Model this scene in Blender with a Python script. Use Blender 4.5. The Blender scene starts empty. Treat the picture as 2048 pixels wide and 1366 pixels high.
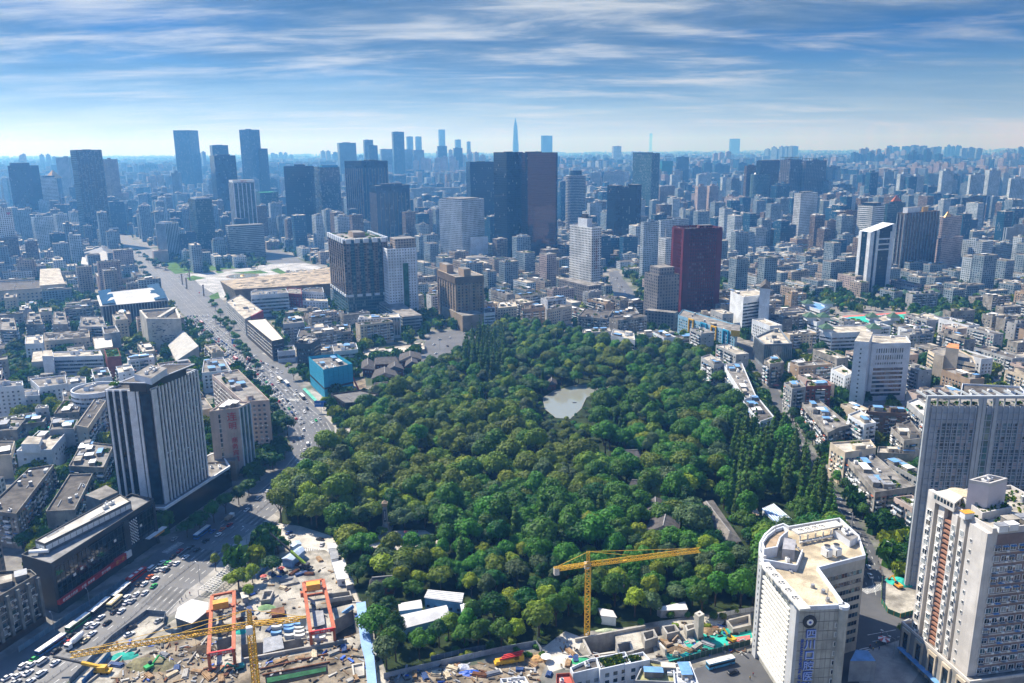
import bpy,math,random
import numpy as np
from mathutils import Vector,Matrix
random.seed(7)
R=random.random
U=random.uniform
S=bpy.context.scene
C=S.collection
rad=math.radians

# ---------------------------------------------------------------- camera
CAM_F,CAM_H=1593.0,200.0  # focal length in photo pixels, height of the drone
PITCH,ROLL=math.atan(387/CAM_F),rad(-0.45)
cam=bpy.data.cameras.new('camera')
cam_o=bpy.data.objects.new('camera',cam);C.objects.link(cam_o)
cam.sensor_width=36;cam.lens=CAM_F/2048*36
cam.clip_start=1;cam.clip_end=90000
cam_o.matrix_world=Matrix.Translation((0,0,CAM_H)) @ Matrix.Rotation(math.pi/2-PITCH,4,'X') @ Matrix.Rotation(ROLL,4,'Z')
S.camera=cam_o
# ---------------------------------------------------------------- sun, sky, exposure
SUN_EL,SUN_LEFT=rad(50),rad(52)  # height of the sun; how far left of the view direction
sun_dir=Vector((-math.sin(SUN_LEFT)*math.cos(SUN_EL),math.cos(SUN_LEFT)*math.cos(SUN_EL),math.sin(SUN_EL)))
sl=bpy.data.lights.new('sun','SUN');so=bpy.data.objects.new('sun',sl);C.objects.link(so)
sl.energy=5.0;sl.angle=rad(0.53); 
sl.color=(1.0,0.95,0.87);so.rotation_euler=sun_dir.to_track_quat('Z','Y').to_euler()
S.view_settings.view_transform='Standard';S.view_settings.look='None'
S.view_settings.gamma=1;S.view_settings.use_curve_mapping=False
S.view_settings.exposure=0.82

def nd(nt,t,**kw):
    n=nt.nodes.new(t)
    for k,v in kw.items():
        if k.startswith('i_'):
            n.inputs[int(k[2:]) if k[2:].isdigit() else k[2:]].default_value=v
        else:setattr(n,k,v)
    return n
def mth(nt,op,a,b=None,c=None,clamp=False):
    n=nt.nodes.new('ShaderNodeMath');n.operation=op;n.use_clamp=clamp
    for i,x in enumerate((a,b,c)):
        if x is None:continue
        if isinstance(x,(int,float)):n.inputs[i].default_value=x
        else:nt.links.new(x,n.inputs[i])
    return n.outputs[0]
def mixc(nt,f,a,b,mode='MIX'):
    n=nt.nodes.new('ShaderNodeMix');n.data_type='RGBA';n.blend_type=mode
    for s,x in ((n.inputs[0],f),(n.inputs[6],a),(n.inputs[7],b)):
        if isinstance(x,(int,float)):s.default_value=x
        elif isinstance(x,(tuple,list)):s.default_value=(*x[:3],1)
        else:nt.links.new(x,s)
    return n.outputs[2]
def ramp(nt,f,lo,hi,a=0.0,b=1.0):
    n=nt.nodes.new('ShaderNodeMapRange');n.interpolation_type='SMOOTHSTEP'
    for s,x in zip(n.inputs[:5],(f,lo,hi,a,b)):
        if isinstance(x,(int,float)):s.default_value=x
        else:nt.links.new(x,s)
    return n.outputs[0]

W=bpy.data.worlds.new('World');S.world=W;W.use_nodes=True
nt=W.node_tree;nt.nodes.clear()
sky=nd(nt,'ShaderNodeTexSky',sky_type='NISHITA',sun_disc=False,sun_elevation=SUN_EL,sun_rotation=-SUN_LEFT,
         altitude=500,air_density=1.0,dust_density=0.6,ozone_density=3.0)
geo=nd(nt,'ShaderNodeNewGeometry')
sep=nd(nt,'ShaderNodeSeparateXYZ');tc=nd(nt,'ShaderNodeTexCoord');nt.links.new(tc.outputs['Generated'],sep.inputs[0])
zz=mth(nt,'MAXIMUM',sep.outputs[2],0.02)
px=mth(nt,'DIVIDE',sep.outputs[0],mth(nt,'ADD',zz,0.09));py=mth(nt,'DIVIDE',sep.outputs[1],mth(nt,'ADD',zz,0.09))
cv=nd(nt,'ShaderNodeCombineXYZ');nt.links.new(px,cv.inputs[0]);nt.links.new(py,cv.inputs[1])
def cloud(scale,sx,sy,det,dist,off,rot):
    mp=nd(nt,'ShaderNodeMapping');mp.inputs['Scale'].default_value=(sx,sy,1);mp.inputs['Location'].default_value=off
    mp.inputs['Rotation'].default_value=(0,0,rot)
    nt.links.new(cv.outputs[0],mp.inputs[0])
    n=nd(nt,'ShaderNodeTexNoise');n.inputs['Scale'].default_value=scale;n.inputs['Detail'].default_value=det
    n.inputs['Roughness'].default_value=.63;n.inputs['Distortion'].default_value=dist
    nt.links.new(mp.outputs[0],n.inputs[0]);return n.outputs[0]
n1=cloud(.62,.62,.8,10,.25,(3.1,1.7,0),.2)  # broad grey layer
n2=cloud(1.7,.55,1.3,12,.3,(7.3,2.1,4),.25)  # bright streaks and ripples
n3=cloud(.42,.8,.8,5,.3,(1.3,8.2,2),0)
cover=ramp(nt,n1,.28,.58)
streak=mth(nt,'MULTIPLY',ramp(nt,n2,.44,.74),ramp(nt,n3,.32,.58))
low=ramp(nt,sep.outputs[2],.0,.13)
deep=mixc(nt,1.0,sky.outputs[0],mixc(nt,ramp(nt,sep.outputs[2],.2,.6),mixc(nt,low,(.70,.70,.73),(.03,.17,.42)),(.36,1.05,2.0)),'MULTIPLY')  # polarised blue of the clear gaps; unseen upper sky raised for blue fill light
grey=mixc(nt,ramp(nt,n2,.3,.7),(.5,.95,1.6),(2.4,2.95,3.5))
c1=mixc(nt,mth(nt,'MULTIPLY',cover,mth(nt,'MULTIPLY',mth(nt,'MULTIPLY_ADD',low,.68,.2),ramp(nt,sep.outputs[2],.22,.6,1.0,.35))),deep,grey)
c2=mixc(nt,mth(nt,'MULTIPLY',streak,.62),c1,(6.2,6.2,6.0))
bg=nd(nt,'ShaderNodeBackground',i_Strength=0.078);nt.links.new(c2,bg.inputs[0])
ow=nd(nt,'ShaderNodeOutputWorld');nt.links.new(bg.outputs[0],ow.inputs[0])
S.cycles.volume_bounces=0;S.cycles.max_bounces=5;S.cycles.diffuse_bounces=2;S.cycles.glossy_bounces=2
S.cycles.transmission_bounces=2;S.cycles.transparent_max_bounces=4
S.cycles.use_denoising=True
S.cycles.use_adaptive_sampling=True
S.cycles.sample_clamp_indirect=6

# ---------------------------------------------------------------- photo pixel -> place
cp_,sp_,cr_,sr_=math.cos(PITCH),math.sin(PITCH),math.cos(ROLL),math.sin(ROLL)
def G(px,py,z=0.0):
    x,y=(px-1024)/CAM_F,-(py-683)/CAM_F
    x,y=cr_*x-sr_*y,sr_*x+cr_*y
    d=(x,y*sp_+cp_,y*cp_-sp_)
    t=(z-CAM_H)/d[2]
    return (d[0]*t,d[1]*t)
def proj(X,Y,Z=0.0):
    u,w=Y*sp_+(Z-CAM_H)*cp_,Y*cp_-(Z-CAM_H)*sp_
    x,y=X/w,u/w
    x,y=cr_*x+sr_*y,-sr_*x+cr_*y
    return (1024+CAM_F*x,683-CAM_F*y)
def solve(f,lo,hi):
    fl=f(lo)>0
    for _ in range(46):
        m=(lo+hi)/2
        if (f(m)>0)==fl:lo=m
        else:hi=m
    return (lo+hi)/2
def height_at(X,Y,py):
    return solve(lambda z:proj(X,Y,z)[1]-py,0,900)
def height_of(px,py,yb):  # roof corner seen at (px,py) with its foot at row yb
    return solve(lambda h:proj(*G(px,py,h))[1]-yb if py<0 else proj(*G(px,py,h),0)[1]-yb,0.0,190.0)

# ---------------------------------------------------------------- mesh builder
class MB:
    def __init__(s):s.v,s.f,s.m=[],[],[]
    def face(s,pts,m=0):
        n=len(s.v);s.v+=pts;s.f.append(tuple(range(n,n+len(pts))));s.m.append(m)
    def idx(s,pts,faces,m=0):
        n=len(s.v);s.v+=pts
        for q in faces:s.f.append(tuple(n+i for i in q));s.m.append(m)
    def obox(s,cx,cy,z0,z1,ax,l,w,m=0,mt=None):  # oriented box: ax = unit direction of its length
        ux,uy=ax[0]*l/2,ax[1]*l/2;vx,vy=-ax[1]*w/2,ax[0]*w/2
        c=[(cx-ux-vx,cy-uy-vy),(cx+ux-vx,cy+uy-vy),(cx+ux+vx,cy+uy+vy),(cx-ux+vx,cy-uy+vy)]
        s.prism(c,z0,z1,m,mt)
    def box(s,x0,y0,z0,x1,y1,z1,m=0,mt=None):
        s.prism([(x0,y0),(x1,y0),(x1,y1),(x0,y1)],z0,z1,m,mt)
    def prism(s,poly,z0,z1,m=0,mt=None,bottom=True):
        n=len(poly);k=len(s.v);mt=m if mt is None else mt
        s.v+=[(x,y,z0) for x,y in poly]+[(x,y,z1) for x,y in poly]
        for i in range(n):
            j=(i+1)%n;s.f.append((k+i,k+j,k+n+j,k+n+i));s.m.append(m)
        s.f.append(tuple(range(k+n,k+2*n)));s.m.append(mt)
        if bottom:s.f.append(tuple(range(k+n-1,k-1,-1)));s.m.append(m)
    def frustum(s,a,b,z0,z1,m=0,mt=None):  # polygon a at z0 to polygon b at z1
        n=len(a);k=len(s.v);mt=m if mt is None else mt
        s.v+=[(x,y,z0) for x,y in a]+[(x,y,z1) for x,y in b]
        for i in range(n):
            j=(i+1)%n;s.f.append((k+i,k+j,k+n+j,k+n+i));s.m.append(m)
        s.f.append(tuple(range(k+n,k+2*n)));s.m.append(mt)
        s.f.append(tuple(range(k+n-1,k-1,-1)));s.m.append(m)
    def bar(s,p,q,r,m=0):
        p,q=Vector(p),Vector(q);d=(q-p)
        if d.length<1e-4:return
        d.normalize();a=d.cross(Vector((0,0,1)))
        if a.length<1e-3:a=Vector((1,0,0))
        a.normalize();b=a.cross(d);a,b=a*r,b*r
        pts=[tuple(x) for x in (p-a-b,p+a-b,p+a+b,p-a+b,q-a-b,q+a-b,q+a+b,q-a+b)]
        s.idx(pts,[(0,1,5,4),(1,2,6,5),(2,3,7,6),(3,0,4,7),(3,2,1,0),(4,5,6,7)],m)
    def cyl(s,cx,cy,z0,z1,r0,r1=None,n=10,m=0,mt=None):
        r1=r0 if r1 is None else r1
        a=[(cx+r0*math.cos(2*math.pi*i/n),cy+r0*math.sin(2*math.pi*i/n)) for i in range(n)]
        b=[(cx+r1*math.cos(2*math.pi*i/n),cy+r1*math.sin(2*math.pi*i/n)) for i in range(n)]
        s.frustum(a,b,z0,z1,m,mt)
    def tube(s,p,q,r0,r1,n=7,m=0):
        p,q=Vector(p),Vector(q);d=(q-p).normalized()
        a=d.cross(Vector((0,0,1)) if abs(d.z)<.9 else Vector((1,0,0))).normalized();b=a.cross(d)
        pts=[tuple(c+(a*math.cos(t)+b*math.sin(t))*r) for c,r in ((p,r0),(q,r1)) for t in [2*math.pi*i/n for i in range(n)]]
        s.idx(pts,[(i,(i+1)%n,n+(i+1)%n,n+i) for i in range(n)]+[tuple(range(n-1,-1,-1)),tuple(range(n,2*n))],m)
    def mesh(s,name,mats,org=None):
        me=bpy.data.meshes.new(name)
        v=s.v if org is None else (np.array(s.v,dtype=np.float64).reshape(-1,3)-np.array(org)).tolist()
        me.from_pydata(v,[],s.f)
        for x in (mats if isinstance(mats,(list,tuple)) else [mats]):me.materials.append(x)
        if any(s.m):me.polygons.foreach_set('material_index',s.m)
        me.update();return me
    def build(s,name,mats,parent=None,kind=None,smooth=False):
        if not s.f:return None
        o=bpy.data.objects.new(name,s.mesh(name,mats,parent_loc(parent)));C.objects.link(o)
        if parent is not None:o.parent=parent
        if kind:o['kind']=kind
        if smooth:o.data.polygons.foreach_set('use_smooth',[True]*len(o.data.polygons))
        return o
def parent_loc(p):
    if p is None:return None
    x,y,z=p.location
    while p.parent is not None:p=p.parent;x+=p.location.x;y+=p.location.y;z+=p.location.z
    return (x,y,z)
def tag(o,label,cat,group=None):
    o['label']=label;o['category']=cat
    if group:o['group']=group
    return o
def thing(name,label,cat,loc,group=None):
    o=bpy.data.objects.new(name,None);C.objects.link(o);o.location=loc;o.empty_display_size=.5
    return tag(o,label,cat,group)
def struct(o):o['kind']='structure';return o

# ---------------------------------------------------------------- materials
MATS={}
def newmat(name):
    m=bpy.data.materials.new(name);m.use_nodes=True;t=m.node_tree;t.nodes.clear()
    o=nd(t,'ShaderNodeOutputMaterial');b=nd(t,'ShaderNodeBsdfPrincipled');t.links.new(b.outputs[0],o.inputs[0])
    return m,t,b
def mat(name,col,rough=.8,var=.25,scale=.25,spec=.3,streak=0.0,metal=0.0,fine=0.0,col2=None):
    if name in MATS:return MATS[name]
    m,t,b=newmat(name)
    b.inputs['Roughness'].default_value=rough;b.inputs['Specular IOR Level'].default_value=spec;b.inputs['Metallic'].default_value=metal
    g=nd(t,'ShaderNodeNewGeometry')
    n=nd(t,'ShaderNodeTexNoise',i_Scale=scale,i_Detail=6.0,i_Roughness=.62);t.links.new(g.outputs['Position'],n.inputs[0])
    c2=col2 if col2 else tuple(x*(1-var*1.3) for x in col)
    c1=tuple(min(1,x*(1+var*.35)) for x in col)
    out=mixc(t,ramp(t,n.outputs[0],.34,.66),c2,c1)
    if streak:
        mp=nd(t,'ShaderNodeMapping');mp.inputs['Scale'].default_value=(.9,.9,.05);t.links.new(g.outputs['Position'],mp.inputs[0])
        n2=nd(t,'ShaderNodeTexNoise',i_Scale=1.0,i_Detail=4.0);t.links.new(mp.outputs[0],n2.inputs[0])
        out=mixc(t,mth(t,'MULTIPLY',ramp(t,n2.outputs[0],.52,.75),streak),out,tuple(x*.45 for x in col))
    if fine:
        n3=nd(t,'ShaderNodeTexNoise',i_Scale=2.2,i_Detail=3.0);t.links.new(g.outputs['Position'],n3.inputs[0])
        out=mixc(t,mth(t,'MULTIPLY',ramp(t,n3.outputs[0],.4,.68),fine),out,tuple(x*.4 for x in col))
    t.links.new(out,b.inputs['Base Color']);MATS[name]=m
    return m
def facade(name,wall,glass,cw,ch,fw,fh,rough=.12,spec=.35,curt=.2,wob=.02,vary=.5,wrough=.7,metal=0.0):
    """far-off facade: grid of panes in the wall's own plane, cells of cw x ch metres, panes fw x fh of the cell"""
    if name in MATS:return MATS[name]
    m,t,b=newmat(name);g=nd(t,'ShaderNodeNewGeometry')
    sp=nd(t,'ShaderNodeSeparateXYZ');t.links.new(g.outputs['Position'],sp.inputs[0])
    sn=nd(t,'ShaderNodeSeparateXYZ');t.links.new(g.outputs['True Normal'],sn.inputs[0])
    u=mth(t,'DIVIDE',mth(t,'SUBTRACT',mth(t,'MULTIPLY',sp.outputs[1],sn.outputs[0]),mth(t,'MULTIPLY',sp.outputs[0],sn.outputs[1])),cw)
    v=mth(t,'DIVIDE',sp.outputs[2],ch)
    fu,fv=mth(t,'FRACT',u),mth(t,'FRACT',v)
    inu=mth(t,'LESS_THAN',mth(t,'ABSOLUTE',mth(t,'SUBTRACT',fu,.5)),fw/2)
    inv=mth(t,'LESS_THAN',mth(t,'ABSOLUTE',mth(t,'SUBTRACT',fv,.5)),fh/2)
    side=mth(t,'LESS_THAN',mth(t,'ABSOLUTE',sn.outputs[2]),.5)
    mask=mth(t,'MULTIPLY',mth(t,'MULTIPLY',inu,inv),side)
    cell=nd(t,'ShaderNodeCombineXYZ');t.links.new(mth(t,'FLOOR',u),cell.inputs[0]);t.links.new(mth(t,'FLOOR',v),cell.inputs[1]);t.links.new(mth(t,'MULTIPLY',sn.outputs[0],7.0),cell.inputs[2])
    wn=nd(t,'ShaderNodeTexWhiteNoise');t.links.new(cell.outputs[0],wn.inputs[0])
    n=nd(t,'ShaderNodeTexNoise',i_Scale=.05,i_Detail=4.0);t.links.new(g.outputs['Position'],n.inputs[0])
    wallc=mixc(t,ramp(t,n.outputs[0],.35,.65),tuple(x*.75 for x in wall),tuple(min(1,x*1.1) for x in wall))
    gl=mixc(t,mth(t,'MULTIPLY',wn.outputs[0],vary),glass,tuple(x*.35 for x in glass))
    gl=mixc(t,mth(t,'LESS_THAN',wn.outputs[0],curt),gl,tuple(x*.5+.18 for x in glass))
    t.links.new(mixc(t,mask,wallc,gl),b.inputs['Base Color'])
    t.links.new(mth(t,'MULTIPLY_ADD',mask,rough-wrough,wrough),b.inputs['Roughness'])
    b.inputs['Specular IOR Level'].default_value=spec;b.inputs['Metallic'].default_value=metal
    if wob:
        vm=nd(t,'ShaderNodeVectorMath',operation='SUBTRACT');t.links.new(wn.outputs[1],vm.inputs[0]);vm.inputs[1].default_value=(.5,.5,.5)
        vs=nd(t,'ShaderNodeVectorMath',operation='SCALE');t.links.new(vm.outputs[0],vs.inputs[0]);t.links.new(mth(t,'MULTIPLY',mask,wob),vs.inputs['Scale'])
        va=nd(t,'ShaderNodeVectorMath',operation='ADD');t.links.new(vs.outputs[0],va.inputs[0]);t.links.new(g.outputs['Normal'],va.inputs[1])
        vn=nd(t,'ShaderNodeVectorMath',operation='NORMALIZE');t.links.new(va.outputs[0],vn.inputs[0]);t.links.new(vn.outputs[0],b.inputs['Normal'])
    MATS[name]=m;return m
def glassm(name,col,rough=.08,spec=.8):
    if name in MATS:return MATS[name]
    m,t,b=newmat(name);g=nd(t,'ShaderNodeNewGeometry')
    n=nd(t,'ShaderNodeTexNoise',i_Scale=.35,i_Detail=2.0);t.links.new(g.outputs['Position'],n.inputs[0])
    t.links.new(mixc(t,ramp(t,n.outputs[0],.3,.7),tuple(x*.5 for x in col),tuple(x*1.5 for x in col)),b.inputs['Base Color'])
    b.inputs['Roughness'].default_value=rough;b.inputs['Specular IOR Level'].default_value=spec
    MATS[name]=m;return m

G_DARK=glassm('glass_dark',(.02,.032,.045));G_MID=glassm('glass_mid',(.05,.09,.11));G_PALE=mat('curtained_glass',(.30,.33,.34),.3,.2,.4)
GLASS=[G_DARK,G_MID,G_PALE]
ASPH=mat('asphalt',(.118,.12,.126),.55,.2,.06,.45,fine=.12)
ASPH_N=mat('asphalt_dark',(.105,.107,.112),.7,.2,.05,.2,fine=.15)
PAVE=mat('paving',(.36,.345,.32),.85,.25,.12,.2,fine=.2)
CONC=mat('concrete',(.40,.38,.345),.85,.3,.15,.2,streak=.25,fine=.15)
CONC_L=mat('concrete_light',(.56,.53,.47),.85,.25,.12,.2,fine=.25)
ROOF_G=mat('roof_grey',(.27,.255,.235),.9,.45,.12,.15,fine=.35)
ROOF_D=mat('roof_dark',(.125,.115,.105),.9,.4,.2,.15,fine=.3)
ROOF_L=mat('roof_light',(.52,.475,.40),.9,.4,.12,.15,fine=.35)
TILE_D=mat('tile_roof_grey',(.095,.088,.085),.8,.3,.5,.2,fine=.3)
WHITE=mat('white_wall',(.64,.68,.74),.7,.16,.1,.3,streak=.2)
WHITE_P=mat('white_paint',(.78,.78,.76),.6,.1,.3,.3)
GREYW=mat('grey_wall',(.36,.37,.38),.75,.22,.12,.25,streak=.3)
CREAM=mat('cream_wall',(.58,.50,.39),.75,.2,.1,.25,streak=.25)
TAN=mat('tan_wall',(.36,.27,.19),.75,.2,.1,.25,streak=.2)
PINKW=mat('pinkish_wall',(.52,.42,.37),.75,.18,.1,.25,streak=.2)
BROWN=mat('brown_wall',(.15,.10,.075),.75,.2,.1,.25,streak=.2)
DIRTY=mat('stained_wall',(.31,.295,.27),.85,.4,.12,.2,streak=.5)
BRICK=mat('red_brick_wall',(.26,.085,.06),.8,.25,.2,.2,streak=.2)
REDP=mat('red_paint',(.52,.03,.03),.5,.15,.4,.4)
ORANGE=mat('orange_paint',(.47,.125,.05),.5,.2,.4,.4,fine=.2)
AMBER=mat('amber_paint',(.72,.33,.04),.5,.12,.4,.4)
YELLOW=mat('yellow_paint',(.70,.40,.02),.5,.18,.5,.4,fine=.2)
BLUEM=mat('blue_sheet',(.16,.34,.62),.5,.2,.3,.4,fine=.1)
BLUED=mat('blue_tarp',(.03,.12,.55),.5,.3,.5,.4)
BLUEC=mat('blue_cladding',(.03,.30,.52),.45,.12,.08,.4)
TEALN=mat('teal_netting',(.03,.40,.32),.8,.35,.12,.2,fine=.15)
GREENM=mat('green_cover',(.02,.10,.04),.8,.3,.3,.2)
STEEL=mat('steel_grey',(.30,.31,.33),.45,.25,.4,.5)
DARKM=mat('dark_metal',(.035,.037,.042),.5,.2,.5,.4)
RUST=mat('rusty_steel',(.19,.085,.045),.85,.4,.4,.2)
EARTH=mat('bare_earth',(.30,.215,.135),.95,.4,.12,.1,fine=.35)
EARTH_D=mat('dark_earth',(.11,.085,.06),.95,.4,.2,.1,fine=.35)
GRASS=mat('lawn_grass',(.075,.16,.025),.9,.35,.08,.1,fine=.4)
SOIL=mat('dark_undergrowth',(.035,.055,.018),.95,.5,.1,.1,fine=.4)  # dark mottled green-brown ground cover of the park
WOOD=mat('timber',(.34,.22,.12),.8,.35,.6,.2)
RUBBER=mat('black_rubber',(.015,.015,.015),.8,.1,1)
GOLD=mat('gold_roof',(.62,.36,.09),.4,.15,.2,.5,metal=.3)
GREENT=mat('green_tile_roof',(.06,.13,.075),.7,.3,.4,.3,fine=.2)
TURQ=mat('turquoise_court',(.03,.42,.32),.8,.1,.05)
PINKT=mat('pink_court',(.55,.14,.12),.8,.1,.05)
BARK=mat('bark',(.09,.065,.045),.95,.3,.8,.1)
# ---------------------------------------------------------------- ground, roads, pond
def sheet(name,poly,z,m,holes=None):
    mb=MB();n=len(poly);mb.v=[(x,y,z) for x,y in poly];mb.f=[tuple(range(n))];mb.m=[0]
    o=mb.build(name,m);struct(o)
    if o.data.polygons[0].normal.z<0:o.data.flip_normals()
    return o
def tess(poly,z):
    from mathutils.geometry import tessellate_polygon
    return tessellate_polygon([[Vector((x,y,z)) for x,y in poly]])
def flat(name,poly,z,m,kind='structure'):
    mb=MB();mb.v=[(x,y,z) for x,y in poly]
    for t in tess(poly,z):
        a,b,c=(Vector(mb.v[i]) for i in t)
        mb.f.append(tuple(t) if (b-a).cross(c-a).z>0 else tuple(reversed(t)));mb.m.append(0)
    o=mb.build(name,m)
    o['kind']=kind
    return o
def GP(pts,z=0.0):return [G(x,y,z) for x,y in pts]

# ground: one sheet reaching the horizon, town colours by noise
gm,t,b=newmat('town_ground');g=nd(t,'ShaderNodeNewGeometry')
na=nd(t,'ShaderNodeTexNoise',i_Scale=.012,i_Detail=8.0,i_Roughness=.65);t.links.new(g.outputs['Position'],na.inputs[0])
nb=nd(t,'ShaderNodeTexNoise',i_Scale=.12,i_Detail=5.0);t.links.new(g.outputs['Position'],nb.inputs[0])
base=mixc(t,ramp(t,nb.outputs[0],.35,.65),(.12,.115,.11),(.24,.23,.21))
t.links.new(mixc(t,ramp(t,na.outputs[0],.5,.6),base,(.035,.06,.022)),b.inputs['Base Color']);b.inputs['Roughness'].default_value=.95
mb=MB();rings=[0,300,700,1500,3000,6000,12000,24000];NS=64
# built as a grid of rings so that pits and pond can be cut by depth; the pit area is left to its own floor pieces
for i in range(len(rings)-1):
    for k in range(NS):
        a0,a1=2*math.pi*k/NS,2*math.pi*(k+1)/NS
        p=[(r*math.cos(a),r*math.sin(a)+500,-.012) for r,a in ((rings[i],a0),(rings[i+1],a0),(rings[i+1],a1),(rings[i],a1))]
        mb.face(p if i else p[1:] ,0)
PITS=[]  # filled by hand below; ground is dropped there
gr=mb.build('ground',gm);struct(gr)

ROAD_L=[(-160,1420),(0,1322),(110,1252),(250,1162),(330,1087),(395,1040),(462,998),(530,958),(572,918),(582,893),(575,865),(541,800),(516,768),(470,722),(425,690),(400,660),(370,632),(335,600),(300,565),(268,530),(250,505),(236,478),(232,466)]
ROAD_R=[(60,1420),(133,1366),(225,1275),(294,1226),(335,1232),(373,1182),(400,1163),(427,1140),(465,1090),(504,1062),(548,1028),(570,1002),(608,955),(645,908),(672,884),(669,855),(645,828),(622,805),(606,780),(585,755),(610,735),(612,718),(566,716),(545,700),(520,678),(480,640),(446,600),(420,585),(400,570),(370,545),(345,522),(325,506),(300,494),(268,480),(246,465)]
road_poly=GP(ROAD_L)+GP(list(reversed(ROAD_R)))
flat('main_avenue',road_poly,0.0,ASPH)
PARK=[(556,1046),(570,1004),(610,957),(655,905),(690,880),(705,850),(760,800),(838,770),(850,742),(900,722),(948,684),(1010,655),(1100,665),(1180,692),(1300,700),(1400,722),(1445,760),(1475,832),(1545,852),(1590,905),(1640,985),(1672,1045),(1700,1130),(1500,1215),(1380,1240),(1180,1262),(1130,1285),(1000,1300),(860,1328),(772,1345),(746,1260),(718,1195),(690,1122),(664,1072),(600,1052)]
POND=[(1086,796),(1108,782),(1150,771),(1200,769),(1236,772),(1230,781),(1194,785),(1172,796),(1162,818),(1140,838),(1112,836),(1090,818)]
park_poly,pond_poly=GP(PARK),GP(POND)
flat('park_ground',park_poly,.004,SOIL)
# water
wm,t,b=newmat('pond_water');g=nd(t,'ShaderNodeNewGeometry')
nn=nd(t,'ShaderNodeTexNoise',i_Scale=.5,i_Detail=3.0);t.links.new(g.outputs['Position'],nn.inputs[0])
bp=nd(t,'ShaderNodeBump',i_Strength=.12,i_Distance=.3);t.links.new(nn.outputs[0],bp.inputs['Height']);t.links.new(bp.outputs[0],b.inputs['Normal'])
b.inputs['Base Color'].default_value=(.36,.38,.33,1);b.inputs['Metallic'].default_value=.35;b.inputs['Roughness'].default_value=.04;b.inputs['IOR'].default_value=2.4  # pale part-metallic base stands in for bright cloud reflected in the water
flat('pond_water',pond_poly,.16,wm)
mb=MB();n=len(pond_poly)
for i in range(n):mb.bar((*pond_poly[i],.12),(*pond_poly[(i+1)%n],.12),.13)
struct(mb.build('pond_kerb',CONC))
# right-hand street with its crossing, front street, top street
ST_L=[(1420,690),(1480,700),(1512,745),(1535,790),(1560,832),(1600,892),(1638,975),(1662,1022),(1690,1075),(1715,1130),(1722,1200),(1640,1250),(1520,1296),(1392,1336),(1340,1420),(1700,1420),(1760,1366),(1836,1318),(1900,1310),(1900,1180),(1836,1190),(1778,1180),(1762,1130),(1745,1088),(1718,1045),(1672,978),(1622,898),(1580,826),(1556,780),(1534,735),(1500,690),(1440,676)]
st_poly=GP(ST_L);flat('park_side_street',st_poly,0.0,ASPH_N)
top_poly=GP([(1218,545),(1222,580),(1234,612),(1282,616),(1266,582),(1246,558),(1236,540)]);flat('hill_street',top_poly,0.0,ASPH)
sq_poly=GP([(838,705),(862,664),(905,660),(990,650),(1000,664),(946,682),(915,715),(880,742),(846,738)]);flat('park_gate_square',sq_poly,0.0,ASPH)
ts_poly=GP([(512,500),(560,500),(610,524),(660,545),(650,552),(600,540),(548,528),(520,520)]);flat('tianfu_ring_road',ts_poly,.0,ASPH)
plaza_poly=GP([(300,497),(345,522),(400,570),(446,600),(600,560),(665,540),(610,526),(540,528),(440,545),(372,548),(345,515)]);flat('square_paving',plaza_poly,.004,mat('square_stone',(.42,.42,.42),.85,.3,.05,.2,fine=.2))
side_poly=GP([(670,884),(690,880),(706,850),(690,842),(660,800),(625,780),(606,780),(622,805),(645,828),(669,855)]);flat('corner_pavement',side_poly,.1,PAVE)
RASTER=[road_poly,park_poly,st_poly,top_poly,sq_poly,ts_poly,plaza_poly]

# painted markings: dashes, stop lines and zebras as one thin sheet each
PAINT=mat('road_paint',(.62,.62,.60),.7,.3,.6,.2)
def dashes(name,pts,ln=3.0,gap=6.0,w=.3,z=.006,m=PAINT):
    mb=MB();P=GP(pts)
    d=0.0
    for a,c in zip(P[:-1],P[1:]):
        L=math.dist(a,c);ux,uy=(c[0]-a[0])/L,(c[1]-a[1])/L
        while d<L:
            e=min(d+ln,L);nx,ny=-uy*w/2,ux*w/2
            p,q=(a[0]+ux*d,a[1]+uy*d),(a[0]+ux*e,a[1]+uy*e)
            mb.face([(p[0]-nx,p[1]-ny,z),(q[0]-nx,q[1]-ny,z),(q[0]+nx,q[1]+ny,z),(p[0]+nx,p[1]+ny,z)])
            d+=ln+gap
        d-=L
    o=mb.build(name,m);o['kind']='stuff';return o
def lerp_edge(f,z=0):  # a line between the avenue's edges, f from left to right
    A,B=[G(*p) for p in ROAD_L],[G(*p) for p in ROAD_R]
    def cum(P):
        s=[0]
        for a,b in zip(P[:-1],P[1:]):s.append(s[-1]+math.dist(a,b))
        return [x/s[-1] for x in s]
    return A,B,cum(A),cum(B)
# median line traced in the photo, lane lines offset from it on the ground
MED=[(-40,1452),(90,1366),(180,1300),(262,1235),(330,1172),(420,1100),(508,1030),(555,990),(600,950),(630,909),(633,882),(617,850),(584,820),(540,770),(505,737),(470,708),(440,683),(412,657)]
MEDG=GP(MED)
def offset(P,d):
    out=[]
    for i,p in enumerate(P):
        a,c=P[max(i-1,0)],P[min(i+1,len(P)-1)]
        L=math.dist(a,c);out.append((p[0]-(c[1]-a[1])/L*d,p[1]+(c[0]-a[0])/L*d))
    return out
def dashes_g(name,P,**kw):
    global GP
    keep=GP;GP=lambda pts,z=0:pts
    try:return dashes(name,P,**kw)
    finally:GP=keep
for k,d in enumerate((-10.2,-6.8,-3.4,3.4,6.8,10.2)):dashes_g('lane_marking',offset(MEDG,d),ln=3.2,gap=5.5,w=.28)
WEAR=mat('worn_asphalt',(.080,.081,.085),.6,.35,.12,.4,fine=.3)
for d in (-11.9,-8.5,-5.1,-1.7,1.7,5.1,8.5,11.7):dashes_g('tyre_wear',offset(MEDG,d),ln=38,gap=3,w=1.5,z=.003,m=WEAR)
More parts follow.
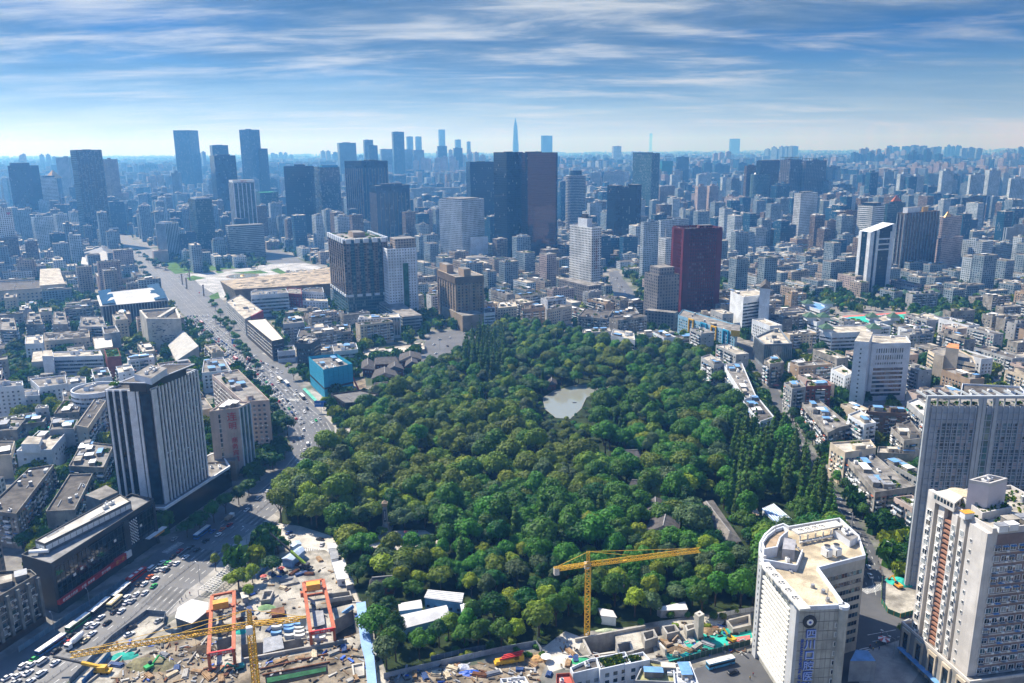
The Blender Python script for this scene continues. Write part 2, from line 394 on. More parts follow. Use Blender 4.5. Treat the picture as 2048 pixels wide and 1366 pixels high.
for d in (-13.4,13.0):dashes_g('edge_marking',offset(MEDG,d),ln=40,gap=.01,w=.22)
UP=GP([(505,737),(440,655),(410,625),(365,580),(318,535),(275,500)])
for d in (-9,-4.5,4.5,9,13.5):dashes_g('lane_marking',offset(UP,d),ln=4,gap=7,w=.35)
ST_C=GP([(1570,828),(1612,900),(1656,982),(1690,1035),(1722,1090),(1740,1140),(1752,1190)])
dashes_g('lane_marking',ST_C,ln=30,gap=.01,w=.22);dashes_g('lane_marking',offset(ST_C,3.2),ln=2.5,gap=4,w=.2);dashes_g('lane_marking',offset(ST_C,-3.2),ln=2.5,gap=4,w=.2)
dashes('lane_marking',[(1400,1332),(1520,1300),(1640,1262)],ln=2.5,gap=4,w=.22)
dashes('lane_marking',[(1735,1270),(1800,1258)],ln=14,gap=2,w=.3);dashes('lane_marking',[(1745,1283),(1830,1268)],ln=3,gap=3,w=.3)
def zebra(p0,p1,ln,step=1.1,w=.5,pts_z=.008):
    a,c=G(*p0),G(*p1);L=math.dist(a,c);ux,uy=(c[0]-a[0])/L,(c[1]-a[1])/L;mb=MB();d=0
    while d<L:
        x,y=a[0]+ux*d,a[1]+uy*d;nx,ny=-uy*ln/2,ux*ln/2;wx,wy=ux*w/2,uy*w/2
        mb.face([(x-nx-wx,y-ny-wy,pts_z),(x-nx+wx,y-ny+wy,pts_z),(x+nx+wx,y+ny+wy,pts_z),(x+nx-wx,y+ny-wy,pts_z)]);d+=step
    o=mb.build('zebra_crossing',PAINT);struct(o)
zebra((1728,1183),(1766,1172),4.5);zebra((1812,1240),(1834,1252),4.5);zebra((1650,998),(1684,997),3.5,1.0,.45);zebra((606,1100),(648,1096),3.5);zebra((330,1105),(362,1085),4);zebra((1728,1297),(1762,1325),4.5)
zebra((528,706),(575,722),5,1.4,.7);zebra((552,798),(600,800),5,1.4,.7)

# haze: one closed box of even air round everything, top above the far spire, sky outside
HAZE_D=0.0002
hm=bpy.data.materials.new('haze');hm.use_nodes=True;t=hm.node_tree;t.nodes.clear()
ho=nd(t,'ShaderNodeOutputMaterial');hv=nd(t,'ShaderNodeVolumePrincipled')
hv.inputs['Color'].default_value=(.13,.42,1.0,1);hv.inputs['Density'].default_value=HAZE_D;hv.inputs['Anisotropy'].default_value=.35
hv.inputs['Absorption Color'].default_value=(1,1,1,1)
t.links.new(hv.outputs[0],ho.inputs['Volume'])
mb=MB();mb.box(-25500,-25000,-16,25500,26000,480)
hz=mb.build('haze',hm);hz['kind']='stuff'
# ---------------------------------------------------------------- building toolkit
def ccw(poly):
    a=sum(p[0]*q[1]-q[0]*p[1] for p,q in zip(poly,poly[1:]+poly[:1]))
    return poly if a>0 else list(reversed(poly))
def inset(poly,d):
    n=len(poly);out=[]
    for i in range(n):
        p0,p1,p2=poly[i-1],poly[i],poly[(i+1)%n]
        def nrm(a,b):
            L=max(1e-6,math.dist(a,b));return (-(b[1]-a[1])/L,(b[0]-a[0])/L)
        n0,n1=nrm(p0,p1),nrm(p1,p2);den=max(.35,1+n0[0]*n1[0]+n0[1]*n1[1])
        out.append((p1[0]+(n0[0]+n1[0])*d/den,p1[1]+(n0[1]+n1[1])*d/den))
    return out
def facing(a,b):
    mx,my=(a[0]+b[0])/2,(a[1]+b[1])/2;nx,ny=(b[1]-a[1]),-(b[0]-a[0]);L=math.hypot(nx,ny)*math.hypot(mx,my)+1e-6
    return-(nx*mx+ny*my)/L  # > 0: the face looks towards the camera
BOXES=[]  # occupied footprints, for the infill
class Bld:
    """one building: an Empty with wall, roof, window, ... as children"""
    def __init__(s,name,label,cat,poly,z1,wall,roof=None,group=None,z0=0.0,reg=True):
        s.poly=ccw(list(poly));s.z0,s.z1=z0,z1
        cx=sum(p[0] for p in s.poly)/len(s.poly);cy=sum(p[1] for p in s.poly)/len(s.poly);s.c=(cx,cy)
        s.root=thing(name,label,cat,(cx,cy,0),group);s.wall=wall;s.roof=roof or ROOF_G;s.mb={}
        s.g('wall').prism(s.poly,z0-.3 if z0==0 else z0,z1,0,1);s.mats={'wall':[wall,s.roof]}
        if reg:BOXES.append(s.poly)
    def g(s,k):
        if k not in s.mb:s.mb[k]=MB()
        return s.mb[k]
    def add(s,k,mats):
        s.mats.setdefault(k,mats);return s.g(k)
    def block(s,poly,z0,z1,wall=None,roof=None,name='tower_block',reg=False):  # a further volume of the same building; returns its poly
        poly=ccw(list(poly));ms=[wall or s.wall,roof or s.roof]
        k=name
        while k in s.mats and s.mats[k] != ms:k=k+'#'
        s.add(k,ms).prism(poly,z0,z1,0,1)
        if reg:BOXES.append(poly)
        return poly
    def parapet(s,poly=None,z=None,h=1.1,w=.35,m=None,name='parapet'):
        poly=poly or s.poly;z=s.z1 if z is None else z;mb=s.add(name,[m or s.wall]);q=inset(poly,w);n=len(poly);k=len(mb.v)
        pts=[(x,y,z) for x,y in poly]+[(x,y,z+h) for x,y in poly]+[(x,y,z+h) for x,y in q]+[(x,y,z) for x,y in q]
        fs=[]
        for i in range(n):
            j=(i+1)%n;fs+=[(i,j,n+j,n+i),(n+i,n+j,2*n+j,2*n+i),(2*n+i,2*n+j,3*n+j,3*n+i)]
        mb.idx(pts,fs)
    def edges(s,poly=None,lim=-.25):
        poly=poly or s.poly;n=len(poly)
        return [(poly[i],poly[(i+1)%n]) for i in range(n) if facing(poly[i],poly[(i+1)%n])>lim and math.dist(poly[i],poly[(i+1)%n])>2]
    def end(s,stuff=('window','balcony','air_conditioner','sill','mullion','awning','fin','floor_band','roof_plant','glazing','skylight','panel_joint','slit_window','roof_frame','frame_post')):
        for k,mb in s.mb.items():
            nm=k.split('#')[0];mb.build(nm,s.mats[k],s.root,'stuff' if nm in stuff else None)
        return s
    # ---- facade treatments on one wall a->b (outside on the right hand of a->b)
    def wall_frame(s,a,b):
        L=math.dist(a,b);u=((b[0]-a[0])/L,(b[1]-a[1])/L);return L,u,(u[1],-u[0])
    def punch(s,a,b,z0,z1,bw=3.4,fh=3.1,ww=1.7,wh=1.6,sill=.9,ac=.0,fr=True,prob=1.0,mats=None,key='window',m_end=.6):
        L,u,n=s.wall_frame(a,b);nb=max(1,int((L-2*m_end)/bw));nf=max(1,int((z1-z0)/fh));mb=s.add(key,mats or GLASS+[WHITE_P]);sb=s.add('sill',[WHITE_P]);st=(L-nb*bw)/2
        for f in range(nf):
            z=z0+f*fh+sill
            for k in range(nb):
                if prob<1 and R()>prob:continue
                c=st+(k+.5)*bw;r=R();mi=0 if r<.55 else 1 if r<.85 else 2
                x0,y0,x1,y1=a[0]+u[0]*(c-ww/2),a[1]+u[1]*(c-ww/2),a[0]+u[0]*(c+ww/2),a[1]+u[1]*(c+ww/2)
                o=.04;mb.face([(x0+n[0]*o,y0+n[1]*o,z),(x1+n[0]*o,y1+n[1]*o,z),(x1+n[0]*o,y1+n[1]*o,z+wh),(x0+n[0]*o,y0+n[1]*o,z+wh)],mi)
                if fr:sb.obox((x0+x1)/2+n[0]*.12,(y0+y1)/2+n[1]*.12,z-.16,z-.01,u,ww+.3,.3)
                if ac and R()<ac:
                    t=c+ww/2+.35;s.add('air_conditioner',[WHITE_P]).obox(a[0]+u[0]*t+n[0]*.3,a[1]+u[1]*t+n[1]*.3,z-.9,z-.25,u,.85,.5)
    def band(s,a,b,z0,z1,fh=3.4,gh=1.6,sill=1.0,seg=1.6,mull=True,ends=.5,proud=.22,mats=None,bm=None):
        L,u,n=s.wall_frame(a,b);nf=max(1,int((z1-z0)/fh));mb=s.add('window',mats or GLASS+[WHITE_P]);ns=max(1,int((L-2*ends)/seg));sg=(L-2*ends)/ns
        fb=s.add('floor_band',[bm or s.wall]);mu=s.add('mullion',[STEEL])
        for f in range(nf):
            z=z0+f*fh+sill
            for k in range(ns):
                c0,c1=ends+k*sg,ends+(k+1)*sg;r=R();mi=0 if r<.6 else 1 if r<.9 else 2;o=.04
                mb.face([(a[0]+u[0]*c0+n[0]*o,a[1]+u[1]*c0+n[1]*o,z),(a[0]+u[0]*c1+n[0]*o,a[1]+u[1]*c1+n[1]*o,z),(a[0]+u[0]*c1+n[0]*o,a[1]+u[1]*c1+n[1]*o,z+gh),(a[0]+u[0]*c0+n[0]*o,a[1]+u[1]*c0+n[1]*o,z+gh)],mi)
                if mull and k:mu.obox(a[0]+u[0]*c0+n[0]*.06,a[1]+u[1]*c0+n[1]*.06,z,z+gh,u,.12,.12)
            if proud:fb.obox((a[0]+b[0])/2+n[0]*proud/2,(a[1]+b[1])/2+n[1]*proud/2,z+gh+.02,z+fh-.02 if f<nf-1 else z+gh+.5,u,L,proud)
    def fins(s,a,b,z0,z1,sp=2.4,w=.6,d=.6,m=None,glass=None,name='fin'):
        L,u,n=s.wall_frame(a,b);k=max(1,round(L/sp));mb=s.add(name,[m or s.wall])
        if glass:s.add('glazing',[glass]).face([(a[0]+n[0]*.05,a[1]+n[1]*.05,z0),(b[0]+n[0]*.05,b[1]+n[1]*.05,z0),(b[0]+n[0]*.05,b[1]+n[1]*.05,z1),(a[0]+n[0]*.05,a[1]+n[1]*.05,z1)])
        for i in range(k+1):
            c=w/2+(L-w)*i/k;mb=mb if name in ('fin','crown_rail') else s.add('%s#%d'%(name,len(s.mb)),[m or s.wall]);mb.obox(a[0]+u[0]*c+n[0]*(d/2+.06),a[1]+u[1]*c+n[1]*(d/2+.06),z0,z1,u,w,d)
    def floors(s,a,b,z0,z1,fh=3.3,h=.5,d=.3,m=None,name='floor_band'):
        L,u,n=s.wall_frame(a,b);mb=s.add(name,[m or s.wall]);z=z0
        while z<z1:mb.obox((a[0]+b[0])/2+n[0]*(d/2+.05),(a[1]+b[1])/2+n[1]*(d/2+.05),z,z+h,u,L,d);z+=fh
    def apart(s,a,b,z0,z1,bw=3.6,fh=3.0,bal=.45,ac=.5,awn=.25,cols=None):
        """lived-in flats: windows, enclosed and open balconies, cages, AC boxes, awnings"""
        L,u,n=s.wall_frame(a,b);nb=max(1,int(L/bw));nf=max(1,int((z1-z0-.4)/fh));st=(L-nb*bw)/2
        wb=s.add('window',GLASS+[WHITE_P]);ab=s.add('air_conditioner',[WHITE_P]);bb=s.add('balcony',cols or [WHITE,s.wall,DIRTY]);aw=s.add('awning',[BLUEM,WHITE_P,TEALN,ORANGE,STEEL])
        kinds=[R()<bal for _ in range(nb)]
        def P(c,o,z):return (a[0]+u[0]*c+n[0]*o,a[1]+u[1]*c+n[1]*o,z)
        for f in range(nf):
            z=z0+f*fh
            for k in range(nb):
                c=st+(k+.5)*bw;mi=0 if R()<.6 else 1 if R()<.75 else 2
                if kinds[k]:
                    d,h=1.25,bw*.46;q=P(c,d/2,0);bb.obox(q[0],q[1],z-.1,z+1.0,u,h*2,d,min(len(bb.m) and 2,2) if R()<.25 else 0)
                    if R()<.7:wb.face([P(c-h,d-.03,z+1.0),P(c+h,d-.03,z+1.0),P(c+h,d-.03,z+fh-.25),P(c-h,d-.03,z+fh-.25)],mi);wb.face([P(c-h,0,z+1),P(c-h,d-.03,z+1),P(c-h,d-.03,z+fh-.25),P(c-h,0,z+fh-.25)],mi);wb.face([P(c+h,d-.03,z+1),P(c+h,0,z+1),P(c+h,0,z+fh-.25),P(c+h,d-.03,z+fh-.25)],mi)
                    else:wb.face([P(c-h,.04,z+1),P(c+h,.04,z+1),P(c+h,.04,z+fh-.3),P(c-h,.04,z+fh-.3)],0)
                    o=1.3
                else:
                    w=U(.65,.95);wb.face([P(c-w,.04,z+.9),P(c+w,.04,z+.9),P(c+w,.04,z+2.4),P(c-w,.04,z+2.4)],mi);o=0
                    if R()<.3:q=P(c,.25,0);aw.obox(q[0],q[1],z+.75,z+.85,u,w*2+.3,.5,4)
                if R()<ac:q=P(c+bw*.38*(1 if R()<.5 else-1),o+.3,0);ab.obox(q[0],q[1],z+.15,z+.8,u,.9,.5)
                if R()<awn:q=P(c,o+.35,0);aw.obox(q[0],q[1],z+2.45,z+2.55,u,bw*.75,.8,random.choice((0,1,1,2,3,4,4)))
    # ---- roof furniture
    def inpoly(s,poly,x,y,pad=0):
        n=len(poly)
        return all(((poly[(i+1)%n][0]-poly[i][0])*(y-poly[i][1])-(poly[(i+1)%n][1]-poly[i][1])*(x-poly[i][0]))/max(1e-6,math.dist(poly[i],poly[(i+1)%n]))>pad for i in range(n))
    def clutter(s,poly=None,z=None,n=6,kinds='hatgsp',ax=None):
        poly=poly or s.poly;z=s.z1 if z is None else z
        xs,ys=[p[0] for p in poly],[p[1] for p in poly]
        if ax is None:
            e=max(zip(poly,poly[1:]+poly[:1]),key=lambda e:math.dist(*e));L=math.dist(*e);ax=((e[1][0]-e[0][0])/L,(e[1][1]-e[0][1])/L)
        for _ in range(n):
            for _t in range(12):
                x,y=U(min(xs),max(xs)),U(min(ys),max(ys));k=random.choice(kinds);l,w={'h':(U(4,7),U(3,5)),'a':(U(1.2,4),U(1,2)),'t':(2.4,2.4),'g':(U(3,9),U(2,5)),'s':(U(5,11),U(3,6)),'p':(U(4,10),.5),'b':(U(4,9),U(3,6))}[k]
                vx,vy=-ax[1],ax[0]
                if all(s.inpoly(poly,x+ax[0]*l/2*i+vx*w/2*j,y+ax[1]*l/2*i+vy*w/2*j,.5) for i in (-1,1) for j in (-1,1)):break
            else:continue
            j_='#%d'%len(s.mb)
            if k=='h':s.add('stair_head'+j_,[s.wall,s.roof,G_DARK]).obox(x,y,z,z+U(2.6,3.6),ax,l,w,0,1);s.g('stair_head'+j_).obox(x+ax[1]*(w/2+.03),y-ax[0]*(w/2+.03),z+.1,z+2.1,ax,1,.06,2)
            elif k=='a':s.add('roof_unit'+j_,[WHITE_P,STEEL]).obox(x,y,z+.2,z+U(1,2),ax,l,w,0);s.g('roof_unit'+j_).cyl(x,y,z+1,z+2.05,min(l,w)*.35,None,8,1)
            elif k=='t':s.add('water_tank'+j_,[STEEL,WHITE_P]).cyl(x,y,z+.5,z+2.6,1.0,.95,10,0,1);s.g('water_tank'+j_).box(x-.9,y-.9,z,x+.9,y+.9,z+.5,0)
            elif k=='g':
                pm=s.add('roof_plant',LEAVES[:3]);s.add('planter'+j_,[CONC]).obox(x,y,z,z+.4,ax,l,w)
                for _q in range(int(l*w*1.2)+4):
                    i,j=U(-l/2,l/2),U(-w/2,w/2);leafclump(pm,x+ax[0]*i+vx*j,y+ax[1]*i+vy*j,z+.4,U(.4,1.1),random.randrange(3))
            elif k in 'sb':
                m={'s':0,'b':1}[k];h0=z+U(2.2,2.8);mb=s.add('roof_shed'+j_,[STEEL,BLUEM,WHITE_P,DIRTY,ROOF_L]);mi=1 if k=='b' else random.choice((0,2,2,4))
                mb.obox(x,y,z,h0,ax,l-.4,w-.4,3);mb.obox(x,y,h0+.01,h0+.16,ax,l,w,mi)
            else:s.add('roof_pipe'+j_,[STEEL]).obox(x,y,z+.3,z+.6,ax,l,.35)
def leafclump(mb,x,y,z,r,m=0):
    a=U(0,6.28)
    for k in range(3):
        t=a+k*2.1;dx,dy=math.cos(t)*r,math.sin(t)*r
        mb.face([(x-dx,y-dy,z),(x+dx*.3-dy*.4,y+dy*.3+dx*.4,z+r*.3),(x+dx,y+dy,z+r*U(.5,1.1)),(x-dx*.3+dy*.5,y-dy*.3-dx*.5,z+r*U(.7,1.3))],m)
# footprints
def roofpoly(pts,h):return ccw([G(x,y,h) for x,y in pts])
def hroof(p,yb):return height_of(p[0],p[1],yb)
def boxat(xl,xm,xr,yt,yb,yaw=None,dep=None):
    """tower from its silhouette: near edge at column xm with its foot on row yb, top on row yt, left and right ends at xl, xr"""
    lo,hi=60,40000
    for _ in range(60):  # the near foot: column xm (at the top), row yb
        d=math.sqrt(lo*hi);X,Y=G(xm,min(yb,1500)) if yb>300 else (0,0);break
    for _ in range(6):
        h=height_at(X,Y,yt);tx=proj(X,Y,h)[0];gx=proj(X,Y,0)[0];X,Y=G(gx+(xm-tx),yb)
    h=height_at(X,Y,yt)
    if yaw is None:yaw=31 if xm>=1024 else math.degrees(math.atan2(Y,X))-90+min(72,max(14,math.degrees(math.atan2(xm-xl,xr-xm))))
    a=rad(yaw);r,l=(math.cos(a),math.sin(a)),(-math.sin(a),math.cos(a))
    def length(d,xt):
        f=lambda t:proj(X+d[0]*t,Y+d[1]*t,h)[0]-xt
        s0=f(.01);best=400
        if (f(400)>0)==(s0>0):return None
        return solve(f,.01,400)
    lr=length(r,xr) if xr>xm+.5 else None;ll=length(l,xl) if xl<xm-.5 else None
    lr=lr or dep or (ll or 25);ll=ll or dep or lr
    lr,ll=min(lr,160),min(ll,160)
    p=[(X,Y),(X+r[0]*lr,Y+r[1]*lr),(X+r[0]*lr+l[0]*ll,Y+r[1]*lr+l[1]*ll),(X+l[0]*ll,Y+l[1]*ll)]
    return p,h
def quadof(poly,f0,f1,g0,g1):  # sub-rectangle of a 4-corner footprint
    A,B,D,E=poly[0],poly[1],poly[2],poly[3]
    def P(f,g):return tuple((A[i]*(1-f)+B[i]*f)*(1-g)+(E[i]*(1-f)+D[i]*f)*g for i in (0,1))
    return [P(f0,g0),P(f1,g0),P(f1,g1),P(f0,g1)]
def text(parent,body,loc,u,size,m,name='sign_lettering',vertical=False,ext=.05,spacing=1.0):
    """raised lettering on a wall; u = unit direction of reading (2D), upright"""
    c=bpy.data.curves.new(name,'FONT');c.body='\n'.join(body) if vertical else body;c.size=size;c.extrude=ext;c.align_x='CENTER';c.align_y='CENTER';c.space_line=spacing
    c.resolution_u=2;tmp=bpy.data.objects.new('lettering_source',c);C.objects.link(tmp);dg=bpy.context.evaluated_depsgraph_get()
    me=bpy.data.meshes.new_from_object(tmp.evaluated_get(dg));bpy.data.objects.remove(tmp);bpy.data.curves.remove(c)
    me.materials.clear();me.materials.append(m);o=bpy.data.objects.new(name,me);C.objects.link(o);o['kind']='stuff'
    n=Vector((u[1],-u[0],0));M=Matrix((Vector((u[0],u[1],0)),Vector((0,0,1)),n)).transposed().to_4x4()
    pl=parent_loc(parent) if parent else (0,0,0)
    M.translation=Vector(loc)-Vector(pl);o.matrix_local=M
    if parent:o.parent=parent;o.matrix_parent_inverse=Matrix()
    return o
# ---------------------------------------------------------------- trees
def leafmat(name,col,col2):
    m,t,b=newmat(name);g=nd(t,'ShaderNodeNewGeometry');oi=nd(t,'ShaderNodeObjectInfo')
    n=nd(t,'ShaderNodeTexNoise',i_Scale=.35,i_Detail=4.0);t.links.new(g.outputs['Position'],n.inputs[0])
    c=mixc(t,ramp(t,n.outputs[0],.35,.65),col,col2)
    hs=nd(t,'ShaderNodeHueSaturation');t.links.new(c,hs.inputs['Color']);t.links.new(mth(t,'MULTIPLY_ADD',oi.outputs['Random'],.03,.488),hs.inputs['Hue']);t.links.new(mth(t,'MULTIPLY_ADD',oi.outputs['Random'],.55,.72),hs.inputs['Value'])
    t.links.new(hs.outputs[0],b.inputs['Base Color']);b.inputs['Roughness'].default_value=.6;b.inputs['Specular IOR Level'].default_value=.25
    tr=nd(t,'ShaderNodeBsdfTranslucent');t.links.new(hs.outputs[0],tr.inputs[0]);mx=nd(t,'ShaderNodeMixShader',i_0=.22)
    t.links.new(b.outputs[0],mx.inputs[1]);t.links.new(tr.outputs[0],mx.inputs[2])
    t.links.new(mx.outputs[0],[x for x in t.nodes if x.type=='OUTPUT_MATERIAL'][0].inputs[0]);return m
LEAF_OLIVE=leafmat('olive_foliage',(.145,.205,.012),(.075,.135,.008))
LEAF_MID=leafmat('mid_green_foliage',(.066,.185,.010),(.032,.11,.006))
LEAF_DARK=leafmat('dark_green_foliage',(.024,.10,.010),(.011,.056,.006))
LEAF_GREY=leafmat('grey_green_foliage',(.085,.135,.045),(.05,.09,.03))
LEAF_LIME=leafmat('lime_green_foliage',(.235,.29,.010),(.14,.20,.010))
LEAF_SPIRE=leafmat('feathery_green_foliage',(.075,.165,.011),(.042,.105,.009))
LEAF_BARE=leafmat('pinkish_grey_twigs',(.17,.13,.115),(.12,.10,.09))
LEAVES=[LEAF_MID,LEAF_LIME,LEAF_DARK]
def crown_mesh(name,m,lobes,leaf,nq,core=.8):
    """leaf-sized faces spread over lobes [(x,y,z,r,flat)], over dark inner cores so that gaps stay deep"""
    mb=MB();tot=sum(l[3]**2 for l in lobes)
    for (x,y,z,r,fl) in lobes:
        k=max(12,int(nq*r*r/tot))
        for _ in range(k):
            zz=U(-.45,1);t=U(0,6.283);q=math.sqrt(1-zz*zz);d=Vector((q*math.cos(t),q*math.sin(t),zz));rr=r*U(.78,1.06)
            p=Vector((x,y,z))+Vector((d.x*rr,d.y*rr,d.z*rr*fl));nn=(d+Vector((U(-.45,.45),U(-.45,.45),U(-.2,.5)))).normalized()
            a=nn.orthogonal().normalized();a=Matrix.Rotation(U(0,6.28),3,nn) @ a;b=nn.cross(a);l=leaf*U(.6,1.25);w=l*U(.45,.8)
            mb.face([tuple(p-a*l),tuple(p+b*w),tuple(p+a*l),tuple(p-b*w)])
        n=6;ring=[]
        for zf,rf in ((-.5,.55),(.1,.9),(.7,.55)):
            ring.append([(x+r*core*rf*math.cos(6.283*i/n),y+r*core*rf*math.sin(6.283*i/n),z+r*core*zf*fl) for i in range(n)])
        pts=ring[0]+ring[1]+ring[2]+[(x,y,z+r*core*fl*.95)]
        mb.idx(pts,[(i,(i+1)%n,n+(i+1)%n,n+i) for i in range(n)]+[(n+i,n+(i+1)%n,2*n+(i+1)%n,2*n+i) for i in range(n)]+[(2*n+i,2*n+(i+1)%n,3*n) for i in range(n)])
    return mb.mesh(name,m)
def trunk_mesh(h,r,spread):
    mb=MB();mb.tube((0,0,-.3),(0,0,h*.55),r,r*.7)
    for k in range(5):
        t=k*1.26+U(-.3,.3);mb.tube((0,0,h*(.4+.03*k)),(math.cos(t)*spread*.6,math.sin(t)*spread*.6,h*U(.85,1.05)),r*.5,r*.15,5)
    return mb.mesh('trunk',BARK)
def dome(rad_,h,n,rl,squash=.85):
    L=[(0,0,h-rl*1.1,rl*1.15,squash)]
    for i in range(n):
        t=2.4*i+U(-.3,.3);q=math.sqrt((i+.7)/n)*(rad_-rl*.75);q *= U(.75,1.2);z=h-rl-(q/rad_)**2*h*.42+U(-1.1,.7)
        L.append((q*math.cos(t),q*math.sin(t),z,rl*U(.55,1.3),squash*U(.8,1.15)))
    return L
PROTO={}
def proto(key,m,variants):PROTO[key]=[(crown_mesh('crown',m,lobes,leaf,nq),trunk_mesh(th,tr,sp)) for lobes,leaf,nq,th,tr,sp in variants]
# key: broad cauliflower domes (radius about 6 m, 12 m high)
for key,m in (('olive',LEAF_OLIVE),('mid',LEAF_MID),('dark',LEAF_DARK),('grey',LEAF_GREY),('lime',LEAF_LIME),('bare',LEAF_BARE)):
    proto(key,m,[(dome(6,12,13,2.5),.5,2300,9,.4,5),(dome(5.4,13,11,2.5,.95),.5,2100,9,.4,4.5),(dome(6.6,11,17,2.3,.8),.46,2500,8,.45,5.5),(dome(4.8,14,9,2.6,1.05),.5,2000,10,.35,4)])
def spire(r,h):
    L=[];n=9
    for i in range(n):
        f=i/(n-1);q=r*(1-f)**.8*.9+.35
        for k in range(3 if f<.75 else 1):
            t=k*2.09+i;o=q*.45 if f<.75 else 0;L.append((o*math.cos(t),o*math.sin(t),h*(.12+.86*f),q*.75,1.5))
    return L
proto('spire',LEAF_SPIRE,[(spire(2.9,23),.5,1800,20,.35,.6),(spire(2.5,25),.5,1700,21,.35,.6)])
proto('cypress',LEAF_DARK,[(spire(1.9,14),.4,1000,12,.25,.4)])
proto('street',LEAF_MID,[(dome(4.2,9,8,2.0),.42,1100,6.5,.25,3),(dome(3.8,9.5,7,2.0,1.0),.42,1000,6.5,.25,3)])
proto('streetdark',LEAF_DARK,[(dome(4.4,9.5,8,2.1),.42,1100,6.5,.25,3),(dome(4.8,9,9,2.1),.42,1200,6.5,.25,3)])
proto('slim',LEAF_LIME,[([(0,0,6.6,1.5,1.2),(.9,.3,5.4,1.1,1),(-.8,-.4,5.2,1.1,1),(.2,.8,4.4,.9,1)],.38,420,6,.16,.8)])
proto('bush',LEAF_MID,[([(0,0,.9,1.3,.8),(1,.4,.7,1,.8),(-.9,-.3,.7,1,.8)],.3,420,.8,.1,.4)])
proto('bushlime',LEAF_LIME,[([(0,0,1.1,1.3,.9),(.9,.5,.8,1,.8)],.3,360,.8,.1,.4)])
proto('ball',LEAF_MID,[([(0,0,1.6,1.9,.95)],.26,700,1.2,.12,.3)])
TREE_AT=[]
def tree(key,x,y,sc,name,label,group,cat='tree',zs=1.0,z=0.0,var=None):
    cm,tm=PROTO[key][random.randrange(len(PROTO[key])) if var is None else var]
    o=thing(name,label,cat,(x,y,z),group);o.rotation_euler=(0,0,U(0,6.28));o.scale=(sc*U(.86,1.14),sc*U(.86,1.14),sc*zs)
    for nm,me in (('trunk',tm),('crown',cm)):
        c=bpy.data.objects.new(nm,me);C.objects.link(c);c.parent=o
    TREE_AT.append((x,y,5*sc));return o
# ---------------------------------------------------------------- far and middle-distance towers, by silhouette
FW=lambda k,wall,glass=(.03,.045,.06),cw=3.2,ch=3.3,fw=.5,fh=.5,**kw:facade('facade_'+k,wall,glass,cw,ch,fw,fh,**kw)
F_DARK=FW('dark_glass',(.010,.032,.055),(.004,.026,.05),1.6,4,.86,.8,vary=.7,curt=.03,rough=.1)
F_DARK2=FW('dark_fins',(.018,.036,.048),(.004,.024,.042),3.0,4,.72,.9,vary=.8,curt=.05)
F_BLACK=FW('black_glass',(.006,.020,.034),(.003,.013,.028),2.2,4,.8,.86,vary=.6,curt=.02,rough=.08)
F_BRONZE=FW('bronze_glass',(.06,.035,.03),(.15,.08,.06),1.6,4.2,.9,.88,vary=.4,curt=.0,rough=.05,wob=.012,spec=.6,metal=.7)
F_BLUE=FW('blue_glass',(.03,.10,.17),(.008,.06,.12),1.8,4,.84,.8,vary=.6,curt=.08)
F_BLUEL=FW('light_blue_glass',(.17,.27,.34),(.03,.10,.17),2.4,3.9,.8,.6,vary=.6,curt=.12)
F_TEAL=FW('teal_glass',(.07,.13,.15),(.012,.07,.10),2.2,3.8,.84,.7,vary=.7,curt=.12)
F_WHITE=FW('white_grid',(.66,.68,.69),(.03,.045,.06),3.4,3.4,.52,.55,vary=.6,curt=.1)
F_WHITE2=FW('white_bands',(.70,.71,.71),(.05,.10,.12),4.0,3.7,.94,.46,vary=.5,curt=.15)
F_WFLAT=FW('pale_flats',(.46,.53,.59),(.05,.09,.12),3.3,3.0,.62,.56,vary=.8,curt=.25)
F_GFLAT=FW('grey_flats',(.22,.29,.35),(.025,.055,.08),3.6,3.0,.6,.6,vary=.8,curt=.2)
F_TFLAT=FW('tan_flats',(.36,.30,.25),(.03,.05,.06),3.4,3.0,.58,.58,vary=.8,curt=.22)
F_PFLAT=FW('pinkish_flats',(.42,.34,.32),(.05,.07,.09),3.2,3.0,.55,.55,vary=.8,curt=.25)
F_BFLAT=FW('brown_flats',(.17,.12,.09),(.03,.055,.06),3.4,3.05,.62,.62,vary=.9,curt=.25)
F_MAROON=FW('maroon_grid',(.14,.016,.022),(.008,.007,.012),3.0,3.8,.62,.7,vary=.8,curt=.14,wob=.03)
F_FRAME=FW('bare_concrete_frame',(.23,.21,.19),(.025,.03,.035),7,3.8,.86,.8,rough=.9,vary=.6,curt=.04,wob=0)
F_FIN=FW('pale_vertical_fins',(.46,.52,.56),(.03,.07,.11),3.4,400,.55,.99,vary=.2,curt=0)
F_STONE=FW('grey_stone_grid',(.20,.19,.19),(.03,.05,.07),3.8,3.6,.5,.6,vary=.7,curt=.1)
F_GREYB=FW('grey_banded',(.33,.36,.37),(.03,.055,.07),5,3.5,.96,.52,vary=.6,curt=.1)
F_GLINT=FW('glittering_glass',(.02,.06,.095),(.02,.075,.12),2.8,3.6,.8,.82,vary=.9,curt=.24,rough=.08,wob=.09,spec=1.0)  # extra pale panes put the glints into the glass colour
NET_BLUE=mat('blue_green_netting',(.03,.22,.26),.8,.25,.1,.2,streak=.2)
HAND=[]
